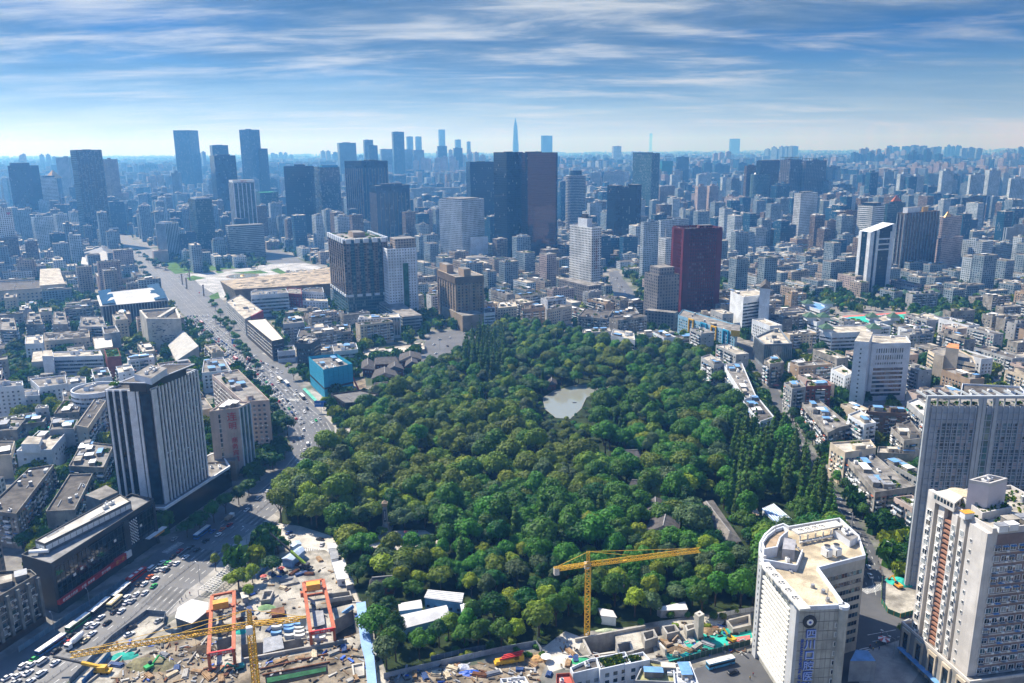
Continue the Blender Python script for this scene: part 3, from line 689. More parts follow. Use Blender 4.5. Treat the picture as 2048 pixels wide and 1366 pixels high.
def T(label,xl,xm,xr,yt,yb,fac,yaw=None,dep=None,name='office_tower',cat='tower',roof=None,tops=(),group=None,pod=None):
    p,h=boxat(xl,xm,xr,yt,yb,yaw,dep)
    b=Bld(name,label,cat,p,h,fac,roof or ROOF_G,group)
    k=max(1.0,h*.012);b.parapet(h=k,w=.8,m=b.wall if not tops else None)
    for (f0,f1,g0,g1,z0,dh,m) in tops:b.block(quadof(b_p(p),f0,f1,g0,g1),h+z0,h+z0+dh,m,name='roof_block')
    if not tops:
        for _ in range(random.choice((1,2))):
            f,g_=U(.15,.5),U(.15,.5);b.block(quadof(p,f,f+U(.2,.35),g_,g_+U(.2,.35)),h+.02,h+U(3,6),b.wall,name='plant_room')
    HAND.append((b,p,h));return b,p,h
def b_p(p):return p
def done(t):t[0].end();return t
WP=WHITE_P
# ---- left skyline
t=T('dark blue glass tower with a narrower block on top at the left edge',15,50,77,333,462,F_BLACK,tops=((.05,.6,.2,.9,.05,9,F_DARK),));t[0].end()
t=T('white office tower with dark window bands before the gold pyramid roof',76,80,113,357,452,F_WHITE2,tops=((.1,.9,.1,.9,.05,7,F_DARK),));t[0].end()
p,h=boxat(91,104,123,357,436);b=Bld('office_tower','bronze tower topped by a gold pyramid roof at the left skyline','tower',p,h,F_BRONZE)
q=inset(ccw(p),-2);ap=(sum(x for x,y in q)/4,sum(y for x,y in q)/4);hp=height_at(*ap,340)
b.add('pyramid_roof',[GOLD]).frustum(q,[(ap[0]+(x-ap[0])*.03,ap[1]+(y-ap[1])*.03) for x,y in q],h,hp);b.end();HAND.append((b,p,h))
done(T('slab with pale vertical fins left of the tall glittering tower',111,136,146,316,428,F_FIN))
t=T('tall glittering blue glass tower with vertical folds near the avenue',141,150,203,302,491,F_GLINT);b,p,h=t
for a,c in b.edges():b.fins(a,c,14,h+1.5,7,1.3,1.2,F_BLUEL)  # folds in lighter glass, their shiny streaks put into the colour
b.end()
done(T('plain brownish grey slab right of the glittering tower',203,216,235,320,452,F_TFLAT))
for x0,x1,yt in ((61,107,436),(106,135,430)):
    t=T('pale twin apartment tower, the %s one, behind the avenue trees'%('wider left' if x0<90 else 'narrower right'),x0,x0+6,x1,yt,508,F_WFLAT,name='apartment_tower',group='pale twin apartment towers');t[0].end()
t=T('white tower with red heart emblem cut by the left edge',-28,-20,24,420,532,F_WHITE,name='apartment_tower');b,p,h=t
a,c=max(b.edges(),key=lambda e:facing(*e));L,u,n=b.wall_frame(a,c);hx,hy=c[0]-u[0]*7+n[0]*.2,c[1]-u[1]*7+n[1]*.2
mb=b.add('heart_emblem',[REDP]);hp_=[(math.sin(k)**3*3,(13*math.cos(k)-5*math.cos(2*k)-2*math.cos(3*k)-math.cos(4*k))*.19) for k in [6.283*i/20 for i in range(20)]]
mb.face([(hx+u[0]*x,hy+u[1]*x,h-8+y) for x,y in hp_]);b.end()
done(T('small pale pinkish block behind the avenue',225,232,257,387,444,F_PFLAT,name='apartment_tower'))
done(T('curved pale blue glass office in the left middle distance',245,252,284,403,446,F_BLUEL))
t=T('tall dark glass slab with a slanted low wing at its foot',346,378,396,262,408,F_BLUE,tops=((.05,.95,.05,.95,-6,8,F_DARK),));b,p,h=t
w,hh=boxat(347,350,388,344,402);b.block(w,0,hh,F_BLUE,name='low_wing');b.end()
done(T('blue glass tower standing behind the dark slab',419,424,456,292,430,F_BLUE))
done(T('dark slab tower left of the insurance tower',419,428,471,313,457,F_BLACK,tops=((.2,.8,.2,.8,.05,5,F_DARK),)))
t=T('tall blue tower with a bright top panel and shoulder wing',478,499,519,261,425,F_BLUE);b,p,h=t
w,hh=boxat(515,518,535,297,424);b.block(w,0,hh,F_DARK,name='shoulder_wing');b.end()
t=T('office tower with white sign band on a stepped podium',458,466,509,367,508,F_TEAL,tops=((.0,1,0,1,.1,6,WP),));b,p,h=t
w,hh=boxat(450,456,527,452,520);b.block(w,0,hh,F_GREYB,name='podium',reg=True)
for e in b.edges():b.fins(e[0],e[1],40,h,9,1.6,.8,WHITE)
a,c=max(b.edges(),key=lambda e:facing(*e));L,u,n=b.wall_frame(a,c)
text(b.root,'PICC',((a[0]+c[0])/2+n[0]*.6,(a[1]+c[1])/2+n[1]*.6,h+3.2),u,5.5,REDP);b.end()
done(T('glass block with a bright green roof right of the sign tower',508,520,556,386,472,F_TEAL,roof=mat('bright_green_roof',(.03,.42,.18),.7,.2,.1),tops=((.0,.01,0,.01,.05,1,F_TEAL),)))
p,h=boxat(515,522,545,369,398);b=Bld('office_tower','stone tower with a dark pointed spire roof','tower',p,h,F_STONE);q=ccw(p);ap=b.c
b.add('spire_roof',[DARKM]).frustum(q,[(ap[0]+(x-ap[0])*.02,ap[1]+(y-ap[1])*.02) for x,y in q],h,height_at(*ap,344));b.end();HAND.append((b,p,h))
done(T('mid-rise glass office with red lettering on its roof by the square',376,390,424,400,517,F_TEAL,tops=((.1,.9,.1,.9,.05,4,WHITE),)))
done(T('pale fronted tower with green roof beside the square trees',311,330,357,449,522,F_FIN,tops=((.1,.6,.1,.8,.05,4,WHITE),)))
done(T('low glass office linking the two towers beside the square',357,360,420,470,519,F_BLUE))
done(T('pinkish blank hall at the corner of the avenue',304,307,336,504,526,PINKW,name='shop_block',cat='shop'))
t=T('grey office with a sign board on its roof behind the hip roofed hall',193,197,238,461,500,F_GREYB,tops=((.02,.98,.02,.3,.1,4,WHITE),));t[0].end()
done(T('small white gable block right of the low glass office',425,428,448,478,518,WHITE,name='shop_block',cat='shop'))
# ---- centre
t=T('broad dark glass tower left of the finned twin towers',567,621,627,334,483,F_DARK);t[0].end()
t=T('reflective blue glass tower with a blue rooftop sign',621,640,679,336,482,F_GLINT,tops=((.1,.9,.0,.25,.05,6,BLUEC),));t[0].end()
for k,(a_,b_,c_,d_,e_,w_) in enumerate(((689,723,775,324,478,'taller'),(739,751,819,373,492,'shorter'))):
    t=T('dark finned office tower with black crown, the %s of a pair'%w_,a_,b_,c_,d_,e_,F_DARK2,group='dark finned twin towers');b,p,h=t
    for a,c in b.edges():b.fins(a,c,0,h-14,9,.9,.7,mat('tan_fin',(.30,.22,.16)));b.fins(a,c,h-13,h+1,500,math.dist(a,c)-.5,.5,F_BLACK,name='crown_band')
    b.end()
for (lab,a_,b_,c_,d_,e_,f_) in (
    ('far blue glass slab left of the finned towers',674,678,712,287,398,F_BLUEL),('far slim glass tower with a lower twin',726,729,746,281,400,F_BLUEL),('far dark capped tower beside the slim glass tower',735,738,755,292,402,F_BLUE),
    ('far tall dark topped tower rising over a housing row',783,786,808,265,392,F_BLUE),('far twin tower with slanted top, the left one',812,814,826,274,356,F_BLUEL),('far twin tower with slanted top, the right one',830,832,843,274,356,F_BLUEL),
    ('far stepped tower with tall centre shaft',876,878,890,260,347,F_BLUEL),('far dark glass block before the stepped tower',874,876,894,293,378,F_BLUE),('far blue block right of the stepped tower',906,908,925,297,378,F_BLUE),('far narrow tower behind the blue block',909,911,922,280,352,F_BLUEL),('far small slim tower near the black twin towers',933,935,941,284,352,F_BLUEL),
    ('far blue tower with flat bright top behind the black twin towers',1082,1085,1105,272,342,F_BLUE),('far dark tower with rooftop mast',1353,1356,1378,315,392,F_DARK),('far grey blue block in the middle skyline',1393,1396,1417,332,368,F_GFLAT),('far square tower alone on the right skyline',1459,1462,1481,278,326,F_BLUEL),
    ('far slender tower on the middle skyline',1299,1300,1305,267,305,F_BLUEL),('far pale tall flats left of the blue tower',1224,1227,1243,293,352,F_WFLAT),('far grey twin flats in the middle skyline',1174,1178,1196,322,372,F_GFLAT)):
    done(T(lab,a_,b_,c_,d_,e_,f_))
for x0,x1,yt in ((759,785,299),(785,803,303),(803,824,300),(824,848,301)):
    done(T('far housing tower in the row behind the finned twins, %s'%{759:'leftmost',785:'second from left',803:'third from left',824:'rightmost'}[x0],x0,x0+3,x1,yt,380,F_GFLAT,name='apartment_tower',group='housing row behind the finned twin towers'))
t=T('long curved housing slab with balconies in the middle distance',816,822,932,378,428,F_GREYB,name='apartment_tower',dep=18);t[0].end()
t=T('white office with a jagged pointed top',844,848,868,398,432,WHITE);b,p,h=t
b.add('pointed_top',[WHITE]).prism(quadof(p,0,.3,0,1),h,h+14);b.end()
for x0,x1,yt,w_ in ((820,848,428,'left'),(848,879,423,'right')):
    done(T('pinkish grey apartment slab behind the white grid office, %s half'%w_,x0,x0+6,x1,yt,492,F_PFLAT,name='apartment_tower',group='pinkish slabs behind the white grid office'))
t=T('dark tower with orange sparkling panel left of the black twin towers',932,940,990,326,485,F_DARK);t[0].end()
t=T('black twin tower, the left one with pale square windows',987,1013,1046,307,520,F_BLACK,group='black twin towers');t[0].end()
t=T('black twin tower, the right one with bronze mirror face',1042,1052,1115,308,522,F_BRONZE,group='black twin towers',tops=((.05,.5,.05,.5,.05,4,F_BLACK),));b,p,h=t
for a,c in b.edges()[:]:
    b.fins(a,c,0,h+1,math.dist(a,c),3.0,.4,F_BLACK,name='corner_pier')
b.end()
t=T('white grid office block with a blank white annexe at its foot',878,923,968,404,522,F_WHITE,tops=((.05,.9,.1,.9,.1,5,F_DARK),));b,p,h=t
b.parapet(h=3.5,w=1,m=F_DARK);w,hh=boxat(938,941,976,474,521,dep=14);b.block(w,0,hh,WHITE,name='blank_annexe',reg=True)
w,hh=boxat(905,912,972,517,540,dep=24);b.block(w,0,hh,F_WHITE2,name='low_wing',reg=True);b.end()
# cylinder tower
def cylbld(label,xl,xr,yt,yb,fac,crown=0,crown_m=None,band=None):
    X,Y=G((xl+xr)/2,yb);h=height_at(X,Y,yt);r=abs(proj(X,Y,h)[0]-xl)/proj(X+1,Y,h)[0] if 0 else (xr-xl)/2/(proj(X+1,Y,h)[0]-proj(X,Y,h)[0])
    Y+=r;q=[(X+r*math.cos(6.283*i/20),Y+r*math.sin(6.283*i/20)) for i in range(20)]
    b=Bld('office_tower',label,'tower',q,h,fac)
    if band:
        z=6
        while z<h:b.add('floor_band',[band]).cyl(X,Y,z,z+1.5,r+.6,None,20);z+=3.6
    if crown:b.add('crown',[crown_m]).cyl(X,Y,h,h+crown,r*.7,r*.6,14)
    b.end();HAND.append((b,q,h));return b
cylbld('round grey tower with pale floor bands and a dark crown',1132,1172,352,472,F_DARK,12,F_DARK,mat('grey_bands',(.36,.37,.37)))
cylbld('round teal glass tower before the unfinished towers',1501,1539,349,446,F_TEAL,4,WHITE,mat('teal_bands',(.12,.20,.22)))
done(T('slim blue slab behind the round grey tower',1119,1122,1134,365,452,F_BLUE))
t=T('dark glass tower framed by two black piers',1216,1232,1282,378,498,F_DARK2);b,p,h=t
b.block(quadof(p,-.02,.26,-.02,1.02),0,h+7,F_BLACK,name='side_pier');b.block(quadof(p,.8,1.02,-.02,1.02),0,h+7,F_BLACK,name='side_pier');b.end()
t=T('tall blue green tower with a leaning parapet sign',1266,1304,1320,308,452,F_TEAL,tops=((.0,.12,0,1,.1,4,F_DARK),));t[0].end()
done(T('pinkish topped tower with white frame below',1314,1320,1350,374,444,F_TFLAT,tops=((.1,.9,.1,.9,.1,3,WHITE),)))
done(T('unfinished tower wrapped in blue netting with a crane',1320,1324,1346,323,400,NET_BLUE,tops=((.4,.43,.4,.43,.1,22,DARKM),(.3,.9,.4,.43,18,1.2,DARKM))))
done(T('pair of dark tall flats right of the netted tower',1352,1360,1378,340,402,F_DARK,name='apartment_tower'))
# white hotel with the vertical sign
t=T('white slab hotel with vertical sign letters above a stone podium',1139,1184,1203,457,588,F_WHITE,tops=((.2,.75,.3,.7,.1,12,WHITE),(.35,.6,.4,.6,12,6,DARKM)));b,p,h=t
w,hh=boxat(1117,1178,1203,572,612);b.block(w,0,hh,F_STONE,name='podium',reg=True)
e=min(b.edges(),key=lambda e:facing(*e)) if len(b.edges())>1 else b.edges()[0];e=[x for x in b.edges() if proj(*x[1],40)[0]>1195][0];L,u,n=b.wall_frame(*e)
text(b.root,'四川水岸国际大厦',((e[0][0]+e[1][0])/2+n[0]*.3,(e[0][1]+e[1][1])/2+n[1]*.3,h*.60),u,5.2,BRICK,vertical=True);b.end()
# maroon tower
t=T('maroon red office tower with a crown of openings',1345,1369,1445,462,640,F_MAROON,yaw=12);b,p,h=t
MAR=mat('maroon_cladding',(.115,.012,.018),.6,.2,.1,.3)
b.parapet(h=3.0,w=1.0,m=MAR)
for a,c in b.edges():
    b.fins(a,c,0,h+.5,3.0 if math.dist(a,c)>30 else 4.0,.55,.5,MAR);b.fins(a,c,h-1.2,h+1.0,500,math.dist(a,c),.55,MAR,name='crown_rail');b.floors(a,c,3,h-6,3.8,.5,.25,MAR)
    b.fins(a,c,0,h+.8,500,6.0,.62,MAR,name='corner_pier')
b.end()
t=T('grey stone office with arched windows and an upper storey set back',1289,1316,1359,553,650,F_STONE,tops=((.15,.85,.15,.85,.1,9,F_STONE),),yaw=22);b,p,h=t
w,hh=boxat(1290,1350,1356,626,662,yaw=60);b.block(w,0,hh,F_STONE,name='podium',reg=True);b.end()
t=T('pale green flats with dark roofs behind the maroon tower',1281,1288,1318,446,560,F_WFLAT,name='apartment_tower');t[0].end()
done(T('pale green flats, second block reaching behind the maroon tower',1316,1322,1378,442,536,F_WFLAT,name='apartment_tower'))
done(T('white seven storey block left of the maroon tower',1282,1290,1316,503,552,F_WHITE,name='apartment_tower'))
t=T('narrow white tower with a blue side and mast left of the maroon tower',1317,1332,1345,478,545,F_WHITE,tops=((.4,.5,.4,.5,.1,16,STEEL),));t[0].end()
# ---- right side
done(T('dark glass tower with antenna frames at the right, taller one',1513,1522,1560,323,446,F_DARK,tops=((.05,.95,.05,.95,.1,3,DARKM),)))
done(T('dark narrow tower left of the taller dark glass tower',1489,1494,1516,333,444,F_BFLAT))
for (x0,xm,x1,yt,w_) in ((1561,1581,1605,321,'left'),(1604,1612,1654,323,'right')):
    t=T('unfinished concrete frame tower topped by open steelwork, the %s one'%w_,x0,xm,x1,yt,436,F_FRAME,group='unfinished concrete towers');b,p,h=t
    m4=b.add('open_steelwork',[DARKM])
    for i in range(7):
        for j in (0,.5,1):q=quadof(p,i/6.01,i/6.01+.01,j*.98,j*.98+.01)[0];m4.bar((*q,h),(*q,h+9),.4)
    for j in (0,.5,1):
        a,c=quadof(p,0,1,j*.98,1)[:2];m4.bar((*a,h+8.6),(*c,h+8.6),.5)
    b.end()
done(T('dark plain slab right of the unfinished towers',1652,1656,1681,334,400,F_BLACK))
t=T('white grid slab tower with a darker right end',1589,1602,1636,388,490,F_WHITE,tops=((.2,.8,.2,.8,.1,4,F_GREYB),));t[0].end()
done(T('low tan apartment tower left of its dark neighbour',1646,1655,1676,443,502,F_TFLAT,name='apartment_tower'))
done(T('dark apartment tower with tan corner beside the striped tower',1675,1681,1719,425,503,F_BFLAT,name='apartment_tower'))
t=T('white tower with blue horizontal stripes at the right',1716,1746,1770,413,510,F_WHITE2,tops=((.1,.8,.1,.8,.1,6,F_DARK),));t[0].end()
# slant-topped white framed tower
p,h=boxat(1719,1742,1787,466,584,yaw=18);b=Bld('office_tower','white framed glass tower with a slanted top standing alone at right','tower',p,h,F_DARK)
q=ccw(p);zt=height_at(*p[1],447)
mbw=b.add('slanted_top',[F_DARK,WHITE]);A,B_,Cc,D=p
mbw.idx([(*A,h),(*B_,h),(*Cc,h),(*D,h),(*A,h+1),(*B_,zt),(*Cc,zt),(*D,h+1)],[(0,1,5,4),(1,2,6,5),(2,3,7,6),(3,0,4,7)],0);mbw.idx([(*A,h+1.01),(*B_,zt+.01),(*Cc,zt+.01),(*D,h+1.01)],[(0,1,2,3)],1)
for a,c in b.edges(p):b.fins(a,c,0,h+1,500,5.5,.8,WHITE,name='white_frame')
a,c=p[0],p[1];L,u,n=b.wall_frame(a,c);fm_=b.add('white_frame',[WHITE])
for f in (0.02,.30,.98):fm_.obox(a[0]+u[0]*L*f+n[0]*.6,a[1]+u[1]*L*f+n[1]*.6,0,h+(zt-h)*f,u,4.2,1.1)
for zf in (.70,.79,.88):fm_.obox(a[0]+u[0]*L*.64+n[0]*.45,a[1]+u[1]*L*.64+n[1]*.45,h*zf,h*zf+2.0,u,L*.68,.9)
b.end();HAND.append((b,p,h))
t=T('glass tower with an orange pyramid on its roof',1768,1776,1811,409,500,F_TEAL);b,p,h=t
q=quadof(p,.3,.8,.2,.8);b.add('pyramid_roof',[mat('orange_tiles',(.50,.14,.05))]).frustum(ccw(q),[(sum(x for x,y in q)/4,sum(y for x,y in q)/4)]*3+[(sum(x for x,y in q)/4+.1,sum(y for x,y in q)/4)],h+5,h+17);b.block(q,h,h+5,F_TEAL,name='roof_block');b.end()
t=T('broad brown and blue apartment tower at the right',1795,1811,1879,428,552,F_BFLAT,name='apartment_tower',tops=((.1,.45,.2,.8,.1,9,WHITE),(.6,.75,.4,.6,.1,8,GOLD)));b,p,h=t
for a,c in b.edges():b.fins(a,c,0,h,8,1.2,1.0,mat('grey_blue_pier',(.27,.32,.36)))
b.end()
t=T('pinkish tower with a gold pyramid at its roof edge',1880,1886,1925,436,536,F_PFLAT,name='apartment_tower');b,p,h=t
q=quadof(p,.1,.45,.1,.5);b.add('pyramid_roof',[GOLD]).frustum(ccw(q),[(sum(x for x,y in q)/4+i*.1,sum(y for x,y in q)/4) for i in range(4)],h,h+12);b.end()
done(T('lower pinkish flats at the foot of the gold pyramid tower',1877,1884,1926,478,550,F_PFLAT,name='apartment_tower'))
done(T('white apartment block with dark right side near the right edge',1924,1966,1987,485,548,F_WFLAT,name='apartment_tower'))
done(T('grey apartment block beside the white one near the right edge',1985,1992,2026,492,545,F_GFLAT,name='apartment_tower'))
done(T('pale ribbed office cut by the right edge',2008,2014,2075,457,524,F_FIN))
done(T('patterned grey tower with a red edge strip',1889,1894,1921,398,458,F_GFLAT));done(T('dark tower right of the patterned grey tower',1924,1930,1966,397,458,F_BLACK))
done(T('dark green glass tower with a pale centre stripe',1849,1858,1887,350,402,F_TEAL));done(T('dark square office in the right middle distance',1767,1774,1802,363,398,F_BLACK))
done(T('reddish brown slim tower at the right',1981,1986,2009,352,392,F_BFLAT));done(T('white obelisk tower at the right edge',2040,2042,2060,336,400,WHITE))
done(T('grey concrete flats left of the dark cube',1826,1830,1856,390,415,F_GFLAT,name='apartment_tower'));done(T('dark cube office in the right distance',1906,1910,1935,369,400,F_BLACK));done(T('dark low slab left of the dark cube office',1878,1882,1908,378,402,F_DARK))
done(T('dark tower with an open crown beyond the grey white slab',1664,1668,1704,371,424,F_DARK));done(T('dark broad slab beside a white framed slab in the distance',1680,1684,1727,319,356,F_DARK));done(T('white framed slab right of a dark broad slab',1711,1730,1747,316,356,F_WHITE))
done(T('white dark striped slab near the right edge',2018,2022,2047,321,372,F_FIN))
for i,(x0,x1,yt) in enumerate(((1774,1785,292),(1785,1800,294),(1804,1822,293),(1822,1838,291),(1842,1855,292),(1856,1868,296),(1868,1884,294))):
    done(T('dark blue tower block in the skyline row at right, %s from its left end'%('first','second','third','fourth','fifth','sixth','seventh')[i],x0,x0+3,x1,yt,338,F_DARK,name='apartment_tower',group='dark skyline row at the right'))
for i,(x0,x1) in enumerate(((1962,1985),(1985,2000),(2001,2020),(2020,2038))):
    done(T('reddish brown housing slab on the right skyline, %s from the left'%('first','second','third','fourth')[i],x0,x0+3,x1,311+i%2,354,F_PFLAT,name='apartment_tower',group='reddish slabs on the right skyline'))
for lab,x0,x1,yt,yb,f_ in (('dark blue slab beneath the right horizon',1576,1597,293,336,F_BLUE),('blue slab between two skyline rows at the right',1889,1911,294,336,F_BLUE),('dark topped tower behind the reddish slabs',1924,1951,297,345,F_DARK),('dark green tower left of the reddish slabs',1905,1958,318,356,F_BLUE)):
    done(T(lab,x0,x0+4,x1,yt,yb,f_))
# brown residential tower and white stone tower by the hall
t=T('brown apartment tower with white balconies and a roof garden',659,690,771,482,640,F_TEAL,name='apartment_tower',tops=((.35,.65,.35,.65,.1,6,TAN),),yaw=24);b,p,h=t
for a,c in b.edges():b.fins(a,c,30,h,13,5.5,2.2,F_BFLAT,name='bay');b.fins(a,c,h-3,h+2.2,13,6.2,3.2,WHITE,name='white_balcony');b.fins(a,c,28,31,13,6.2,3.0,WHITE,name='white_balcony')
b.clutter(n=26,kinds='ggg');b.end()
t=T('white stone tower with green glass strip beside the brown tower',762,774,833,500,640,FW('white_stone',(.74,.77,.82),(.04,.06,.08),3.4,3.4,.36,.42,vary=.5),tops=((.3,1.0,.1,.95,.1,12,F_TFLAT),),yaw=24);b,p,h=t
a,c=[e for e in b.edges() if proj(*e[1],40)[0]>815][0];L,u,n=b.wall_frame(a,c)
b.add('green_glass_strip',[glassm('green_glass',(.015,.09,.06))]).obox(a[0]+u[0]*L*.6+n[0]*.3,a[1]+u[1]*L*.6+n[1]*.3,10,h*.80,u,6.5,.6);b.fins(a,c,5,h,7,.9,.5,WHITE)
w,hh=boxat(720,805,844,634,668,yaw=24);b.block(w,0,hh,F_GREYB,name='podium',reg=True);b.end()
# tan hotel
t=T('tan stone hotel with tall bronze window strips near the park gate',875,912,967,556,655,CREAM,yaw=24,tops=((.05,.3,.55,.95,.1,10,TAN),(.3,.55,.02,.3,.1,9,TAN)));b,p,h=t
STONE_T=mat('tan_stone',(.30,.235,.165),.8,.2,.1,.25,streak=.2);b.wall=STONE_T;b.mats['wall'][0]=STONE_T
for a,c in b.edges():
    b.punch(a,c,14,h-3,4.5,3.4,2.2,1.9,fr=False,mats=[G_DARK,mat('bronze_glass_pane',(.20,.10,.05),.15,.2,.3,.8),G_DARK,G_DARK]);b.fins(a,c,10,h-8,9,1.7,.8,STONE_T);b.fins(a,c,h-7,h+.8,500,math.dist(a,c),1.0,STONE_T,name='cornice')
w,hh=boxat(884,925,968,632,664,yaw=24);b.block(w,0,hh,STONE_T,name='podium',reg=True);b.end()
# far spire
X,Y=G(1034,302);Y=7600;X=(1034-1024)/CAM_F*7600;b=Bld('skyscraper','slender pointed skyscraper faint on the horizon','skyscraper',[(X+28*math.cos(k),Y+28*math.sin(k)) for k in [6.283*i/8 for i in range(8)]],230,F_BLUEL)
q=lambda r:[(X+r*math.cos(k),Y+r*math.sin(k)) for k in [6.283*i/8 for i in range(8)]]
b.add('tapered_shaft',[F_BLUEL]).frustum(q(27),q(17),230,400);b.add('spire',[F_BLUEL]).frustum(q(16),q(2),400,468);b.end()
# ---------------------------------------------------------------- nearer buildings, from their roof corners in the photo
def A(name,label,cat,pts,h,wall,roof=None,style='apart',n=5,kinds='hatgsp',par=True,z0=0.0,**kw):
    if isinstance(h,tuple):h=height_of(pts[h[0]][0],pts[h[0]][1],h[1])
    b=Bld(name,label,cat,roofpoly(pts,h),h,wall,roof,kw.pop('group',None))
    if par:b.parapet()
    dress(b,style,**kw)
    b.clutter(n=n,kinds=kinds)
    HAND.append((b,b.poly,h));return b
def dress(b,style,z0=None,z1=None,poly=None,**kw):
    z0=3.2 if z0 is None else z0;z1=b.z1 if z1 is None else z1
    for i,(a,c) in enumerate(b.edges(poly)):
        if style=='apart':b.apart(a,c,z0,z1,**kw)
        elif style=='punch':b.punch(a,c,z0,z1-.5,**kw)
        elif style=='band':b.band(a,c,z0,z1-.5,**kw)
        elif style=='fins':b.fins(a,c,z0,z1,**kw)
        elif style=='mixed':
            L=math.dist(a,c)
            if L>18:b.apart(a,c,z0,z1,**kw)
            else:b.punch(a,c,z0,z1,bw=4.5,ww=1.2,wh=1.3,prob=.55,ac=.3)
APT,ABL='apartment_block','apartments'
# -- black glass store on the lower avenue
BLK=glassm('black_curtain_glass',(.006,.010,.013),.06,.9);CHAR=mat('charcoal_cladding',(.045,.047,.05),.5,.2,.2,.4)
pts=[(43,1114),(102.5,1132),(307.6,1001.6),(263,991)];h=height_of(102.5,1132,1227)
b=Bld('department_store','long black glass store with red sign band along the avenue','store',roofpoly(pts,h),h,CHAR,mat('grey_terrace',(.24,.24,.24),.8,.3,.2));b.parapet(h=1.3,m=CHAR)
fa=G(102.5,1132,h);fb=G(307.6,1001.6,h);L,u,n=b.wall_frame(fa,fb)
b.add('glazing',[BLK]).face([(fa[0]+u[0]*1.5+n[0]*.1,fa[1]+u[1]*1.5+n[1]*.1,6.5),(fb[0]-u[0]*1.0+n[0]*.1,fb[1]-u[1]*1.0+n[1]*.1,6.5),(fb[0]-u[0]+n[0]*.1,fb[1]-u[1]+n[1]*.1,h-1.6),(fa[0]+u[0]*1.5+n[0]*.1,fa[1]+u[1]*1.5+n[1]*.1,h-1.6)])
mu=b.add('mullion',[DARKM])
for k in range(int(L/2.6)):c=1.5+k*2.6;mu.obox(fa[0]+u[0]*c+n[0]*.16,fa[1]+u[1]*c+n[1]*.16,6.5,h-1.6,u,.12,.14)
z=6.5
while z<h-2:mu.obox((fa[0]+fb[0])/2+n[0]*.17,(fa[1]+fb[1])/2+n[1]*.17,z,z+.14,u,L-3,.14);z+=3.6
for f in (.68,.985):b.add('dark_pier#%s'%f,[CHAR]).obox(fa[0]+u[0]*L*f+n[0]*.4,fa[1]+u[1]*L*f+n[1]*.4,0,h-.5,u,3.4 if f<.9 else 1.2,.9)
dots=b.add('window',[WHITE_P])
for zc,rr in ((h-10,9),(8.5,7)):
    for i in range(7):
        for j in range(rr):
            if (i+j)%2:continue
            c=L*.715+i*.85;dots.obox(fa[0]+u[0]*c+n[0]*.25,fa[1]+u[1]*c+n[1]*.25,zc+j*.85,zc+j*.85+.6,u,.6,.2)
LIT=mat('pale_reflecting_pane',(.75,.8,.82),.3,.1,1)
for (f,zf) in ((.17,.52),(.235,.55),(.33,.58),(.56,.66),(.83,.62)):dots.obox(fa[0]+u[0]*L*f+n[0]*.2,fa[1]+u[1]*L*f+n[1]*.2,h*zf,h*zf+1.3,u,1.5,.12)
rb=b.add('sign_band',[REDP,AMBER,WHITE_P]);rb.obox(fa[0]+u[0]*L*.30+n[0]*.8,fa[1]+u[1]*L*.30+n[1]*.8,4.4,6.4,u,L*.60,1.4,0);rb.obox(fa[0]+u[0]*L*.575+n[0]*.85,fa[1]+u[1]*L*.575+n[1]*.85,4.0,7.2,u,L*.10,1.5,0);rb.obox(fa[0]+u[0]*L*.655+n[0]*.9,fa[1]+u[1]*L*.655+n[1]*.9,4.0,7.2,u,L*.05,1.5,2)
for f,s_ in ((.09,'老百姓大药房'),(.25,'火锅  串串香'),(.42,'苏宁易购')):text(b.root,s_,(fa[0]+u[0]*L*f+n[0]*1.56,fa[1]+u[1]*L*f+n[1]*1.56,5.4),u,1.5,WHITE_P)
text(b.root,'买一送一',(fa[0]+u[0]*L*.575+n[0]*1.66,fa[1]+u[1]*L*.575+n[1]*1.66,5.6),u,2.0,AMBER)
rb.obox(fa[0]+u[0]*L*.985+n[0]*1.2,fa[1]+u[1]*L*.985+n[1]*1.2,5.2,6.6,u,7,2.2,1);rb.obox(fa[0]+u[0]*L*.96+n[0]*1.2,fa[1]+u[1]*L*.96+n[1]*1.2,6.62,6.9,u,14,3.0,2)
ph=roofpoly([(70,1083),(89,1090),(262,1004),(240,990)],h+4.4);b.block(ph,h,h+4.4,mat('grey_glazed_storey',(.17,.18,.19),.4),CONC_L,name='set_back_storey');b.parapet(ph,h+4.4,.6,.4,CONC_L)
for e in b.edges(ph):b.band(*e,h+.3,h+4.2,fh=3.9,gh=2.4,seg=3,proud=0)
b.block(roofpoly([(170,990),(200,1000),(236,984),(212,970)],h+5),0,h+5,mat('blue_grey_cladding',(.11,.15,.18),.6),ROOF_G,name='stair_block');b.clutter(ph,h+4.4,7,'aapa')
tp=G(60,1112,h);b.add('roof_duct',[WHITE_P]).tube((tp[0],tp[1],h+2),(tp[0]+8,tp[1]+1,h+2),.9,.9,9);b.clutter(n=4,kinds='at');b.end();HAND.append((b,b.poly,h))
